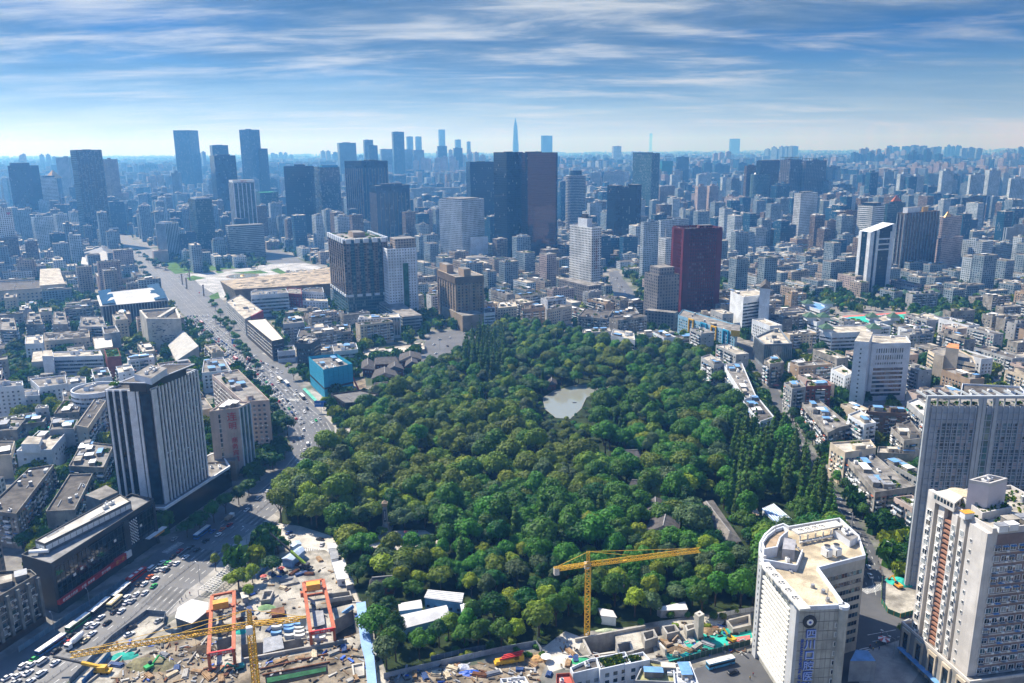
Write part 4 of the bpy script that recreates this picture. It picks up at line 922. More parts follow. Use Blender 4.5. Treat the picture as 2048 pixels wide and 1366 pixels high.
# -- striped hotel tower
hz0=12.0;pA,pB,pD=(301,781),(394,741),(209.5,783);hH=77.0
PIER=mat('pale_pier',(.74,.75,.77),.6,.12,.2,.3,streak=.1);DKW=mat('dark_window_strip',(.010,.014,.016),.3,.5,.8,.3)
a0,b0,d0=G(*pA,hH),G(*pB,hH),G(*pD,hH);c0=(b0[0]+d0[0]-a0[0],b0[1]+d0[1]-a0[1])
b=Bld('hotel_tower','tall dark hotel with white vertical piers on a black podium','hotel',[a0,b0,c0,d0],hH,DKW,ROOF_D,z0=hz0)
L,u,n=b.wall_frame(a0,b0);b.fins(a0,b0,hz0-1,hH+.4,L/14,.95,.8,PIER,name='white_pier');b.fins((a0[0],a0[1]),(a0[0]+u[0]*3.6,a0[1]+u[1]*3.6),hz0-1,hH+.4,99,3.2,.9,PIER,name='white_pier')
wb=b.add('window',[G_MID,G_PALE,WHITE_P,G_DARK])
for k in range(14):
    for f in range(18):
        c=(k+.5)*L/14;z=hz0+2+f*3.45;r_=R();q=(a0[0]+u[0]*c+n[0]*.1,a0[1]+u[1]*c+n[1]*.1);wb.obox(*q,z,z+1.7,u,1.5,.1,1 if r_<.12 else 0 if r_<.4 else 3)
        if r_>.93:wb.obox(q[0]+n[0]*.3,q[1]+n[1]*.3,z+.9,z+1.2,u,1.3,.7,2)
L,u,n=b.wall_frame(d0,a0)
for c,w_ in ((.8,1.4),(5.6,1.2),(10.6,1.4),(15.6,5.2),(22.5,1.6)):
    c=c*L/33;b.add('white_pier#d%s'%c,[PIER]).obox(d0[0]+u[0]*(c+w_/2)+n[0]*.5,d0[1]+u[1]*(c+w_/2)+n[1]*.5,hz0-1,hH+.4,u,w_*L/33,.95)
for f in range(18):
    for k in range(9):
        c=L*(.06+k*.105);z=hz0+2+f*3.45;q=(d0[0]+u[0]*c+n[0]*.08,d0[1]+u[1]*c+n[1]*.08);wb.obox(*q,z,z+1.6,u,1.2,.1,0 if R()<.3 else 3)
gl=b.add('recessed_glass_bay',[glassm('blue_recess_glass',(.008,.028,.05),.15,.3)]);gl.obox(d0[0]+u[0]*L*.86+n[0]*.2,d0[1]+u[1]*L*.86+n[1]*.2,hz0,hH-2,u,L*.2,.3)
b.parapet(h=1.0,w=.5,m=PIER);pt=[(238,766),(294,767),(390,729),(330,730)]
top=roofpoly(pt,hH+5.5);b.block(top,hH+4.6,hH+5.5,CHAR,ROOF_D,name='roof_canopy');b.parapet(top,hH+5.5,.5,.4,CHAR);tq=inset(ccw(top),3);b.block(tq,hH,hH+4.6,CHAR,name='top_storey')
b.block(roofpoly([(268,748),(302,757),(334,736),(302,728)],hH+9),hH+5.5,hH+9,WHITE,ROOF_G,name='lift_house');b.clutter(roofpoly([(272,749),(302,755),(331,737),(302,730)],hH+9),hH+9,6,'sap')
for (x,y) in ((228,772),(318,771),(392,738)):
    q=G(x,y,hH+.3)
    for _ in range(16):leafclump(b.add('roof_plant',LEAVES),q[0]+U(-2.5,2.5),q[1]+U(-2,2),hH+U(.3,1.5),U(.7,1.3),random.choice((0,1)))
pp=[(258,1018),(330,1021),(461,936),(440,905),(300,960)];pod=roofpoly(pp,12.0)
b.block(pod,0,12,mat('black_podium_cladding',(.012,.013,.016),.25,.3,.3,.6),ROOF_G,name='podium',reg=True);b.parapet(pod,12,1.5,.8,mat('blue_white_edge',(.36,.50,.64),.6,.15,.3));b.clutter(roofpoly([(420,945),(452,938),(440,915),(415,922)],12),12,4,'hap')
b.end();HAND.append((b,b.poly,hH))
# -- pinkish business hotel with red vertical letters
pts=[(419,826),(477,818.5),(500,807),(452,803)];b=A('hotel','pinkish hotel end wall with red vertical letters beside the striped tower','hotel',pts,(1,950),PINKW,ROOF_L,'none',n=6,kinds='sbga')
h=b.z1;e0,e1=G(419,826,h),G(477,818.5,h);e2=G(500,807,h);L,u,n=b.wall_frame(e0,e1)
b.fins(e1,e2,2,h,3.4,.7,.6,WHITE,G_MID,name='white_pier');b.punch((e0[0]+u[0]*L*.27,e0[1]+u[1]*L*.27),(e0[0]+u[0]*L*.37,e0[1]+u[1]*L*.37),5,h,bw=1.5,fh=3.1,ww=1.2,wh=2.4,sill=.3,m_end=0)
for k in range(1,9):b.add('panel_joint',[CONC]).obox(e0[0]+u[0]*L*k/9,e0[1]+u[1]*L*k/9,2,h,u,.12,.12)
text(b.root,'连',(e0[0]+u[0]*L*.74+n[0]*.3,e0[1]+u[1]*L*.74+n[1]*.3,h-4.5),u,6.0,REDP,ext=.12);text(b.root,'明',(e0[0]+u[0]*L*.74+n[0]*.3,e0[1]+u[1]*L*.74+n[1]*.3,h-10.5),u,5.0,REDP,ext=.12)
text(b.root,'·商务宾馆',(e0[0]+u[0]*L*.77+n[0]*.3,e0[1]+u[1]*L*.77+n[1]*.3,h-24),u,4.0,REDP,vertical=True,ext=.12,spacing=1.05)
b.block(roofpoly([(412,925),(470,922),(480,905),(420,905)],13),0,13,TAN,ROOF_G,name='annexe');b.end()
pts=[(500,806),(538,803),(470,742),(424,752)]
b=A('hotel','long white fronted block stepping back behind the pinkish hotel','hotel',[(486,806),(539,803),(476,741),(424,752)],(1,912),PINKW,ROOF_G,'punch',n=14,kinds='sbgha',bw=3.2,ww=1.6,ac=.3);b.end()
b=A('shop_block','low white hall with roof sheds left of the queueing avenue','shop',[(404,748),(462,742),(446,716),(408,722)],17,WHITE,ROOF_G,'punch',n=8,kinds='sbh');b.end()
# -- ribbed old block at the bottom left corner
pts=[(-40,1170),(0,1198),(74,1153),(60,1143),(-20,1139)];b=A('old_office_block','ribbed old block with bay windows at the bottom left corner','office block',[(-60,1232),(74,1153),(62,1143),(-60,1150)],(1,1242),mat('weathered_block_wall',(.17,.165,.15),.8,.3,.2,streak=.5),ROOF_D,'none',n=9,kinds='asph')
for e in b.edges():
    b.fins(*e,3,b.z1,5.0,1.3,1.5,mat('ribbed_pier',(.20,.21,.20),.8,.3,.3,streak=.5));b.punch(*e,4,b.z1-1,2.5,3.2,1.9,1.9,ac=.6);b.fins(*e,0,3.4,500,math.dist(*e),1.2,BROWN,name='shop_band')
b.end()
# -- old flats in the left bottom quarter
b=A(APT,'long six storey flats with brown roof at the left edge',ABL,[(58,940),(108,932),(33,1031),(-30,1024)],19,DIRTY,ROOF_D,'mixed',n=9,kinds='attp');b.end()
b=A(APT,'six storey flats with bare brown roof beside the black glass store',ABL,[(139,952),(186,950),(150,1023),(92,1026)],19,DIRTY,ROOF_D,'mixed',n=5,kinds='apt');b.end()
b=A(APT,'narrow flats with long dark roof left of the striped hotel',ABL,[(152,853),(176,858),(212,804),(190,800)],21,CREAM,ROOF_D,'mixed',n=3,kinds='pa');b.end()
b=A(APT,'white five storey block with planted roof among old flats',ABL,[(33,905),(103,902),(131,869),(78,864)],(0,952),WHITE,ROOF_L,'punch',n=7,kinds='hgsg',prob=.55,bw=4);b.block(roofpoly([(42,888),(78,888),(84,874),(56,872)],b.z1+6),b.z1,b.z1+6,WHITE,ROOF_L,name='upper_storey');b.end()
b=A(APT,'cluttered roofed flats directly left of the striped hotel',ABL,[(138,935),(207,938),(228,892),(165,886)],17,DIRTY,ROOF_G,'mixed',n=14,kinds='sbgh');b.end()
b=A(APT,'dark walled flats with sheds on the roof above the planted white block',ABL,[(98,862),(148,860),(156,842),(106,838)],19,GREYW,ROOF_G,'mixed',n=12,kinds='sbg');b.end()
b=A(APT,'small cube block with pale flat roof below the long white complex',ABL,[(70,820),(98,818),(97,814),(76,812)],20,GREYW,ROOF_L,'punch',n=2,kinds='a');b.end()
b=A(APT,'low flats with mossy roof below the long white complex',ABL,[(108,830),(158,826),(164,806),(128,802)],16,DIRTY,ROOF_D,'mixed',n=8,kinds='sga');b.end()
b=A(APT,'low shabby flats with sheds at the left edge',ABL,[(-20,865),(34,862),(52,840),(0,838)],15,DIRTY,ROOF_G,'mixed',n=12,kinds='sbga');b.end()
b=A(APT,'shabby flats between two long roofs at the left edge',ABL,[(-25,915),(22,912),(30,885),(-20,885)],15,CREAM,ROOF_D,'mixed',n=8,kinds='sga');b.end()
b=A(APT,'low flats behind the shabby roofs with a teal shed',ABL,[(38,852),(88,846),(96,830),(50,832)],14,DIRTY,ROOF_G,'mixed',n=10,kinds='bsg');b.end()
# long white complex with a round corner
for pts,yb,lab in (([(-30,779),(47,773),(45,764),(-30,768)],832,'left end of a long white building complex'),([(26,795),(79,793),(78,781),(32,780)],822,'blank white wing standing before the long white complex'),([(79,777),(134,769),(131,752),(60,760)],812,'tall white middle wing of the white complex with small windows'),([(134,771),(172,768),(172,756),(134,757)],803,'white banded wing with a bright roof in the white complex')):
    b=A('white_block',lab,'building',pts,(0 if pts[0][0]>0 else 1,yb),WHITE,ROOF_G,'punch',n=5,kinds='hsa',bw=3.6,ww=1.4,wh=1.4);b.end()
h=24;q0=G(192,780,h);b=Bld('white_block','white round ended wing with a curved roof wall','building',[(q0[0]+r_*math.cos(t),q0[1]+r_*math.sin(t)) for t in [6.283*i/18 for i in range(18)] for r_ in [17]],h,WHITE,ROOF_G);b.parapet(h=2.0,w=.9)
for e in b.edges():b.band(*e,3,h,3.4,1.5,ends=.1,proud=.15)
b.clutter(n=5,kinds='ash');b.end()
# school-like white building and neighbours
b=A('white_block','white six storey building with balcony rows below the science museum','building',[(107,716),(206,713),(200,702),(105,706)],(0,756),WHITE,ROOF_L,'band',n=6,kinds='hag',fh=3.4,gh=1.7);b.block(roofpoly([(84,712),(106,712),(104,700),(86,701)],b.z1+7),0,b.z1+7,WHITE,ROOF_L,name='stair_tower');b.block(roofpoly([(63,724),(86,722),(84,702),(66,704)],b.z1-1),0,b.z1-1,GREYW,ROOF_L,name='side_wing');b.end()
b=A(APT,'white flats with bright roof at the left edge of the tree strip',ABL,[(50,690),(86,688),(86,672),(52,674)],(0,735),WHITE,ROOF_L,'punch',n=3,kinds='h');b.end()
b=A(APT,'red walled block with a planted dark roof',ABL,[(214,717),(242,714),(236,698),(208,700)],(0,760),BRICK,GREENM,'none',n=12,kinds='gg');b.end()
b=A(APT,'row of beige flats with small roof houses behind the white school',ABL,[(88,684),(180,676),(178,663),(88,668)],(1,705),CREAM,ROOF_G,'mixed',n=16,kinds='hhas');b.end()
b=A('white_block','cream hall with low vaulted roof left of the angular museum','building',[(190,700),(226,695),(222,674),(186,677)],14,CREAM,mat('pale_roof',(.62,.60,.55)),'none',n=1,kinds='a');b.end()
b=A('white_block','grey hall framed by white roof beams','building',[(208,672),(240,668),(232,655),(204,658)],18,GREYW,ROOF_D,'none',n=2,kinds='a');b.parapet(h=2.4,w=1.2,m=WHITE);b.end()
# left edge apartment pairs
for i,(x0,x1,y0,y1,lab) in enumerate(((0,34,636,662,'flats with white balconies at the far left edge'),(54,86,628,650,'narrow flats end wall between tree clumps'),(106,136,624,650,'second narrow flats end wall right of the tree clump'),(160,212,634,655,'low grey block beneath the science museum'))):
    b=A(APT,lab,ABL,[(x0,y1),(x1,y1),(x1-6,y0),(x0+2,y0)],19,DIRTY if i<3 else GREYW,ROOF_G,'mixed',n=8,kinds='hsa');b.end()
b=A('white_block','long tan hall with red roof line left of the avenue','hall',[(-30,585),(86,577),(84,562),(-30,568)],(1,606),CREAM,ROOF_D,'punch',n=4,kinds='a',bw=5,fh=4.5,ww=2.2,wh=2);b.parapet(h=1.2,w=.8,m=BRICK)
b.block(roofpoly([(79,571),(130,567),(118,536),(80,538)],24),0,24,CREAM,ROOF_L,name='tower_block',reg=True);b.end()
# -- hip roofed halls of the science museum
def hip(b,poly,z0,z1,m,ov=2.5,ridge=.3,name='hip_roof'):
    q=inset(ccw(poly),-ov);A_,B_,C_,D_=q[:4]
    if math.dist(A_,B_)<math.dist(B_,C_):A_,B_,C_,D_=B_,C_,D_,A_
    def mid(p,r):return ((p[0]+r[0])/2,(p[1]+r[1])/2)
    e0,e1=mid(A_,D_),mid(B_,C_);r0=tuple(e0[i]+(e1[i]-e0[i])*ridge for i in (0,1));r1=tuple(e1[i]+(e0[i]-e1[i])*ridge for i in (0,1))
    b.add(name,[m]).idx([(*A_,z0),(*B_,z0),(*C_,z0),(*D_,z0),(*r0,z1),(*r1,z1)],[(0,1,5,4),(1,2,5),(2,3,4,5),(3,0,4),(3,2,1,0)])
    return (*r0,z1),(*r1,z1)
MUSR=mat('pale_metal_roof',(.50,.50,.49),.5,.12,.1,.4);MUSG=glassm('roof_glass',(.02,.05,.085))
b=A('museum','large museum hall with twin pale hip roofs and ribbed walls','museum',[(204,612),(335,600),(318,577),(197,592)],(0,655),GREYW,ROOF_D,'none',n=0,par=False)
for e in b.edges():b.fins(*e,0,b.z1-1,3.2,.7,.6,GREYW,DKW)
p4=b.poly;A_,B_,C_,D_=[G(*p,b.z1) for p in [(204,612),(335,600),(318,577),(197,592)]]
for (f0,f1) in ((0,.5),(.5,1)):
    q=[tuple(A_[i]+(D_[i]-A_[i])*f0 for i in (0,1)),tuple(B_[i]+(C_[i]-B_[i])*f0 for i in (0,1)),tuple(B_[i]+(C_[i]-B_[i])*f1 for i in (0,1)),tuple(A_[i]+(D_[i]-A_[i])*f1 for i in (0,1))]
    hip(b,q,b.z1+.2+f0*.2,b.z1+6,MUSR,2.0,.2)
    for e_ in (.0,.8):qq=[tuple(q[0][i]+(q[1][i]-q[0][i])*(e_+s_) for i in (0,1)) for s_ in (.0,.2)]+[tuple(q[3][i]+(q[2][i]-q[3][i])*(e_+s_) for i in (0,1)) for s_ in (.2,.0)];b.add('skylight',[MUSG]).idx([(*qq[0],b.z1+1.8),(*qq[1],b.z1+2.9),(*qq[2],b.z1+7.4),(*qq[3],b.z1+6.4)],[(0,1,2,3)])
b.end()
b=A('museum','grey hall with a big dark hip roof by the upper avenue','museum',[(176,522),(246,520),(232,502),(172,505)],(0,542),GREYW,ROOF_D,'none',n=0,par=False);hip(b,b.poly,b.z1+.1,b.z1+13,mat('slate_roof',(.16,.17,.19),.5,.15,.2,.4),3,.3)
b.block(roofpoly([(162,528),(180,530),(182,516),(164,514)],16),0,16,GREYW,MUSR,name='side_wing');b.end()
b=A('museum','concrete museum with angular cut roof beside the avenue underpass','museum',[(279,624),(293,641),(362,641),(353,618)],(1,702),CONC_L,ROOF_D,'none',n=3,kinds='a',par=False);b.parapet(h=2.2,w=2.0,m=CONC_L)
e0,e1=G(293,641,b.z1),G(362,641,b.z1);L,u,n=b.wall_frame(e0,e1);sl_=b.add('window',[G_DARK])
for k in range(46):c,z=U(.12,.75)*L,U(.25,.92)*b.z1;sl_.obox(e0[0]+u[0]*c+n[0]*.04,e0[1]+u[1]*c+n[1]*.04,z,z+.8,u,U(1.0,2.4),.14)
mb=b.add('roof_beam',[CONC_L]);q0,q1=G(318,640,b.z1),G(350,620,b.z1);mb.bar((*q0,b.z1+1.5),(*q1,b.z1+1.5),1.8);b.end()
pts=[(333,700),(396,680),(366,662),(340,670)]
b=Bld('museum','concrete wedge hall sloping down beside the angular museum','museum',roofpoly([(352,722),(398,708),(372,664),(338,690)],9),9,CONC_L,CONC_L)
q=[G(352,722,9),G(398,700,14),G(366,660,22),G(336,690,9)];b.add('sloping_roof',[mat('pale_stone',(.42,.41,.38),.8,.15,.2)]).idx([(*q[0],9.1),(*q[1],18),(*q[2],22),(*q[3],9.1),(*q[0],8.2),(*q[1],9.1),(*q[2],9.1),(*q[3],8.2)],[(0,1,2,3),(0,4,5,1),(1,5,6,2),(2,6,7,3),(3,7,4,0)]);b.end();HAND.append((b,b.poly,14))
# -- big bronze panelled museum by the square: slanting walls
hm_=24;top=[(440,562),(468,579),(672,566),(664,534),(610,542)];tq=roofpoly(top,hm_)
b=Bld('museum','bronze panelled museum with slanting walls and a patterned roof','museum',inset(ccw(tq),7),20,BROWN,ROOF_G)
BRZ=mat('bronze_panel',(.25,.17,.085),.45,.35,.12,.5,metal=.2,fine=.3);PRF=mat('perforated_roof',(.40,.32,.22),.6,.4,.08,.3,fine=.2)
tq=ccw(tq);b.add('slanting_shell',[BRZ,PRF]).frustum(inset(tq,6),tq,1,hm_,0,1);sk=b.add('skylight',[CHAR])
for _ in range(130):
    x,y=U(442,668),U(537,578);q=G(x,y,hm_)
    if b.inpoly(tq,*q,3):sk.obox(*q,hm_+.05,hm_+.3,(math.cos(.55),math.sin(.55)),U(4,9),1.1)
b.end();HAND.append((b,tq,hm_))
# -- row along the avenue right of the underpass
b=A('shop_block','grey round cornered block with a white roof beside the bronze museum','building',[(452,604),(490,640),(524,622),(480,590)],(1,672),GREYW,ROOF_L,'punch',n=6,kinds='hast',bw=3.5);q=[G(502,634,b.z1),G(526,622,b.z1)]
b.add('red_panel',[mat('red_cladding',(.36,.04,.045),.6,.2,.3)]).obox((q[0][0]+q[1][0])/2,(q[0][1]+q[1][1])/2-.8,b.z1-14,b.z1+1.0,(math.cos(math.atan2(q[1][1]-q[0][1],q[1][0]-q[0][0])),math.sin(math.atan2(q[1][1]-q[0][1],q[1][0]-q[0][0]))),math.dist(*q),1.2);b.end()
b=A('shop_block','long white office row between the grey block and the red panelled one','office',[(502,592),(577,587),(572,578),(502,584)],(1,630),WHITE,ROOF_G,'band',n=8,kinds='ahg',fh=4.2,gh=2.0,seg=3);b.end()
b=A('shop_block','red panelled block with white lettering','shop',[(575,588),(604,590),(602,578),(575,577)],(0,626),mat('red_cladding2',(.32,.04,.05),.6,.2,.2),ROOF_G,'punch',n=3,kinds='a',bw=4,ww=1.8,wh=1.8);b.end()
b=A('shop_block','white block with a dark red striped front beside the brown tower','shop',[(600,602),(656,604),(650,588),(604,590)],(1,630),WHITE,ROOF_L,'punch',n=4,kinds='hg',bw=4);b.end()
b=A('shop_block','white low office with a flat grey roof behind the red panels','office',[(602,584),(648,586),(645,576),(612,578)],24,WHITE,ROOF_D,'punch',n=2,kinds='a');b.end()
b=A('shop_block','black framed L shaped block with a long pale roof along the avenue','office',[(492,641),(531,638),(568,679),(544,684)],(3,722),mat('dark_brown_wall',(.055,.05,.047),.7,.2,.3),mat('cream_roof',(.66,.61,.52),.9,.2,.2),'none',n=2,kinds='p')
for e in b.edges():b.punch(*e,3.5,b.z1-1,3.3,3.6,2.0,1.7,fr=True)
b.end()
b=A('shop_block','two storey white pavilion with red lettering by the junction','shop',[(555,705),(590,702),(588,692),(556,695)],(0,726),WHITE,ROOF_G,'band',n=3,kinds='ga',fh=4.5,gh=2.4);b.end()
b=A('shop_block','dark banded office right behind the junction pavilion','office',[(592,688),(620,690),(640,678),(606,672)],(0,745),mat('charcoal_wall',(.07,.07,.075),.7,.2,.3),ROOF_G,'band',n=7,kinds='sah',fh=3.4,gh=1.4);b.end()
b=A('shop_block','white office with ribbon windows and a white lift house','office',[(594,676),(662,668),(656,652),(600,658)],(0,705),WHITE,ROOF_D,'band',n=8,kinds='aghb',fh=3.3,gh=1.5);b.block(roofpoly([(628,655),(648,654),(646,647),(630,648)],b.z1+7),b.z1,b.z1+7,WHITE,ROOF_L,name='lift_house');b.end()
# blue wrapped building
NETB=mat('blue_scaffold_sheet',(.02,.32,.50),.55,.22,.12,.4,col2=(.03,.38,.58));pts=[(620,713),(648,738),(702,727),(672,708)];h=height_of(648,738,798)
b=Bld('scaffolded_building','building wrapped in bright blue scaffold sheeting near the bend','building site',roofpoly(pts,h),h-2.5,CONC,ROOF_G);q=inset(ccw(roofpoly(pts,h)),-.9)
b.add('scaffold_sheet',[NETB]).prism(q,.2,h,0,0,bottom=False);b.mb['scaffold_sheet'].f.pop();b.mb['scaffold_sheet'].m.pop()
for z in (h*.33,): 
    for e in b.edges(q):b.fins(*e,z,z+1.6,500,math.dist(*e)*.93,.16,DARKM,name='open_strip')
for e in b.edges(q):b.fins(*e,.2,h,4.5,.12,.12,mat('blue_pole',(.03,.22,.4)),name='fin');b.floors(*e,2,h,4.0,.1,.1,MATS['blue_pole'],name='floor_band')
b.clutter(n=16,kinds='sapab');b.end();HAND.append((b,b.poly,h))
# old dark tiled theatre by the bend
b=A('theatre','dark walled theatre with an angular grey roof at the road bend','theatre',[(662,790),(690,808),(730,806),(757,790),(720,782)],(1,838),mat('dark_slate_wall',(.045,.043,.045),.7,.25,.3),mat('slate_sheet_roof',(.14,.135,.13),.7,.3,.3),'none',n=2,kinds='p')
for e in b.edges():b.fins(*e,0,b.z1,3.5,.35,.3,CHAR)
b.end()
# grey-tile courtyard houses
def tiled(name,label,cat,pts,h,rise=3.2,wall=None,roof=None,ov=1.2,ridge=.12,group=None,posts=True,reg=True):
    b=Bld(name,label,cat,roofpoly(pts,h),h,wall or mat('red_timber_wall',(.15,.055,.045),.8,.25,.5),ROOF_D,group,reg=reg);r0,r1=hip(b,b.poly,h-.2,h+rise,roof or TILE_D,ov,ridge,'tiled_roof')
    b.add('ridge',[mat('pale_ridge',(.30,.29,.28))]).bar(r0,r1,.25)
    for e in b.edges():b.punch(*e,.3,h-.2,2.6,3,1.4,1.5,fr=False)
    b.end();HAND.append((b,b.poly,h));return b
for i,(pts,lab) in enumerate((([(725,736),(748,738),(744,722),(726,722)],'red gabled courtyard house with grey tile roof beside the blue sheeting'),([(750,728),(796,726),(796,715),(752,716)],'long grey tiled courtyard hall behind the red gabled house'),([(798,722),(842,718),(838,706),(802,708)],'grey tiled hall with stepped gables near the park gate'),([(745,756),(795,752),(786,738),(752,740)],'wide grey tiled teahouse with white windows below the courtyard'),([(772,742),(806,738),(800,728),(778,730)],'small grey tiled hall between two courtyard roofs'),([(812,732),(836,728),(832,720),(814,722)],'small tiled pavilion at the park corner'),([(744,780),(780,776),(776,766),(750,768)],'dark flat tiled shed behind the theatre roof'))):
    tiled('courtyard_house',lab,'house',pts,8,group='grey tiled courtyard houses by the park')
# buildings between the pavilion row and the tower pair
for pts,yb,w_,r_,st,lab in (
    ([(724,716),(850,700),(846,686),(730,700)],722,DIRTY,ROOF_L,'punch','long old grey block with a cluttered pale roof beside the park gate square'),
    ([(668,705),(716,700),(712,688),(664,692)],730,WHITE,ROOF_G,'band','white banded block behind the blue sheeting'),
    ([(640,708),(682,702),(676,690),(640,694)],730,GREYW,ROOF_D,'band','grey banded block with a black roof behind the blue sheeting'),
    ([(716,640),(800,636),(796,628),(720,632)],680,WHITE,ROOF_L,'fins','white ribbed block with green glass below the white stone tower'),
    ([(660,668),(702,664),(700,650),(664,652)],694,DIRTY,ROOF_D,'mixed','dark flats left of the white ribbed block'),
    ([(566,650),(608,646),(604,634),(568,638)],690,GREYW,ROOF_G,'mixed','grey flats behind the black framed block'),
    ([(606,640),(690,634),(686,622),(610,626)],655,DIRTY,ROOF_D,'mixed','long low dark roofs below the brown tower'),
    ([(570,628),(640,620),(636,610),(574,616)],642,DIRTY,ROOF_G,'mixed','low mixed flats below the white block with striped front')):
    b=A('shop_block',lab,'building',pts,(0,yb),w_,r_,st,n=10,kinds='sbgha',**({'glass':G_MID,'sp':3.2} if st=='fins' else {}));b.end()
# -- street side flats right of the hall (front row behind the park)
for pts,yb,w_,r_,st,n_,lab in (
    ([(968,628),(990,626),(990,616),(968,618)],660,WHITE,ROOF_D,'band',2,'small white banded shop beside the tan hotel'),
    ([(994,618),(1034,614),(1030,604),(996,607)],652,CREAM,ROOF_L,'punch',4,'cream office with a leafy roof behind the park trees'),
    ([(1048,620),(1090,616),(1088,610),(1050,612)],650,TAN,ROOF_D,'apart',3,'tan flats with open galleries behind the park trees'),
    ([(1093,622),(1124,616),(1144,612),(1112,610)],658,CREAM,ROOF_G,'punch',5,'cream block with a bright green roof patch behind the park'),
    ([(1156,634),(1214,640),(1226,622),(1170,618)],668,DIRTY,ROOF_D,'apart',12,'dark flats with green roofs at the park back edge'),
    ([(1216,640),(1278,628),(1270,616),(1220,622)],662,GREYW,ROOF_D,'apart',10,'dark block with a white end wall by the hill street'),
    ([(1164,668),(1222,664),(1218,656),(1166,660)],695,GREYW,ROOF_L,'apart',6,'grey white flats rising from the park back edge, left half'),
    ([(1222,672),(1270,682),(1268,668),(1226,660)],702,WHITE,ROOF_L,'apart',6,'white flats rising from the park back edge, right half')):
    b=A(APT,lab,ABL,pts,(0,yb),w_,r_,st,n=n_,kinds='sbgha');b.end()
# colourful flats
b=A(APT,'long flats painted with blue and yellow frames below the maroon tower',ABL,[(1356,632),(1470,668),(1476,652),(1366,620)],(1,708),mat('sky_blue_wall',(.22,.42,.58),.7,.15,.2),ROOF_G,'punch',n=6,kinds='tas',bw=3.2,ww=1.7,wh=1.7)
e0,e1=G(1356,632,b.z1),G(1470,668,b.z1);L,u,n=b.wall_frame(e0,e1)
if u[0]<0:e0,e1=e1,e0;L,u,n=b.wall_frame(e0,e1)
for i,(f,m_) in enumerate(((.22,YELLOW),(.30,YELLOW),(.44,BLUEC),(.53,BLUEC),(.62,YELLOW),(.70,YELLOW),(.82,BLUEC),(.9,BLUEC))):b.add('painted_frame_%s#%d'%('yellow' if m_ is YELLOW else 'blue',i),[m_]).obox(e0[0]+u[0]*L*f+n[0]*.7,e0[1]+u[1]*L*f+n[1]*.7,0,b.z1+1.6,u,1.2,1.4)
for f0,f1,m_ in ((.22,.30,YELLOW),(.44,.53,BLUEC),(.62,.70,YELLOW),(.82,.9,BLUEC)):b.add('painted_frame_%s#%s'%('yellow' if m_ is YELLOW else 'blue',f0),[m_]).obox(e0[0]+u[0]*L*(f0+f1)/2+n[0]*.7,e0[1]+u[1]*L*(f0+f1)/2+n[1]*.7,b.z1+.2,b.z1+1.6,u,L*(f1-f0)-1.2,1.38)
b.block(roofpoly([(1462,660),(1480,662),(1480,650),(1464,648)],b.z1+6),b.z1,b.z1+6,YELLOW,ROOF_G,name='yellow_stair_head');b.end()
# white office with a gable tower
b=A('office_block','white office with a gabled lift tower and ribbon windows','office',[(1461,584),(1487,596),(1532,590),(1510,580)],(1,672),WHITE,ROOF_L,'none',n=4,kinds='sag');e0,e1=G(1487,596,b.z1),G(1532,590,b.z1)
b.band(e0,e1,4,b.z1-3,3.6,1.8,1.0,seg=2);tb=roofpoly([(1520,576),(1541,578),(1540,566),(1522,566)],b.z1+12);b.block(tb,0,b.z1+12,WHITE,ROOF_D,name='lift_tower');hip(b,tb,b.z1+12,b.z1+17,ROOF_D,.2,.02,'gable_roof');b.end()
b=A('office_block','modern grey office with white angular roof edges at the park corner','office',[(1509,676),(1528,692),(1584,690),(1558,658),(1536,664)],(1,735),mat('grey_ribbed_wall',(.20,.23,.26),.6,.2,.2),ROOF_L,'fins',n=9,kinds='saph',sp=2.0,w=.4,d=.3,glass=G_MID);b.parapet(h=1.6,w=1.4,m=WHITE);b.end()
# -- right: white tower, tan office, glass slab, flats along the street
b=A('office_tower','white tiled tower with a tall stair shaft and rows of windows','tower',[(1716,684),(1745,690),(1822,688),(1812,674),(1730,670)],(1,806),WHITE,ROOF_L,'none',n=3,kinds='aph');e0,e1=G(1745,690,b.z1),G(1822,688,b.z1)
L,u,n=b.wall_frame(e0,e1);b.punch((e0[0]+u[0]*2,e0[1]+u[1]*2),(e1[0]-u[0]*4,e1[1]-u[1]*4),b.z1-13,b.z1-2,1.9,5.4,.9,3.6,fr=False);b.punch((e0[0]+u[0]*2,e0[1]+u[1]*2),(e1[0]-u[0]*4,e1[1]-u[1]*4),b.z1-17,b.z1-13,1.9,4,1.1,1.6,fr=False);b.band((e0[0]+u[0]*2,e0[1]+u[1]*2),(e1[0]-u[0]*4,e1[1]-u[1]*4),5,b.z1-18,3.5,2.1,.7,seg=3.2,proud=.15)
sh=roofpoly([(1709,682),(1738,684),(1746,664),(1722,662)],b.z1+8);b.block(sh,0,b.z1+8,WHITE,ROOF_L,name='stair_shaft')
for e in b.edges(sh):b.punch(*e,4,b.z1+4,6,3.4,1.1,1.2,fr=False)
b.block(roofpoly([(1718,814),(1830,812),(1826,800),(1716,802)],5),0,5,GREYW,ROOF_G,name='podium',reg=True);b.end()
b=A('office_block','tan stepped office with an orange capped tower','office',[(1856,702),(1877,715),(1951,730),(1946,716),(1900,692)],(1,768),CREAM,ROOF_G,'band',n=3,kinds='a',fh=3.2,gh=1.5,seg=1.8);b.block(roofpoly([(1868,708),(1888,712),(1900,700),(1876,694)],b.z1+4),0,b.z1+4,CREAM,ROOF_G,name='stepped_block');tb=roofpoly([(1892,694),(1918,698),(1918,688),(1898,686)],b.z1+11);b.block(tb,0,b.z1+11,CREAM,mat('orange_cap',(.62,.26,.10)),name='lift_tower');b.end()
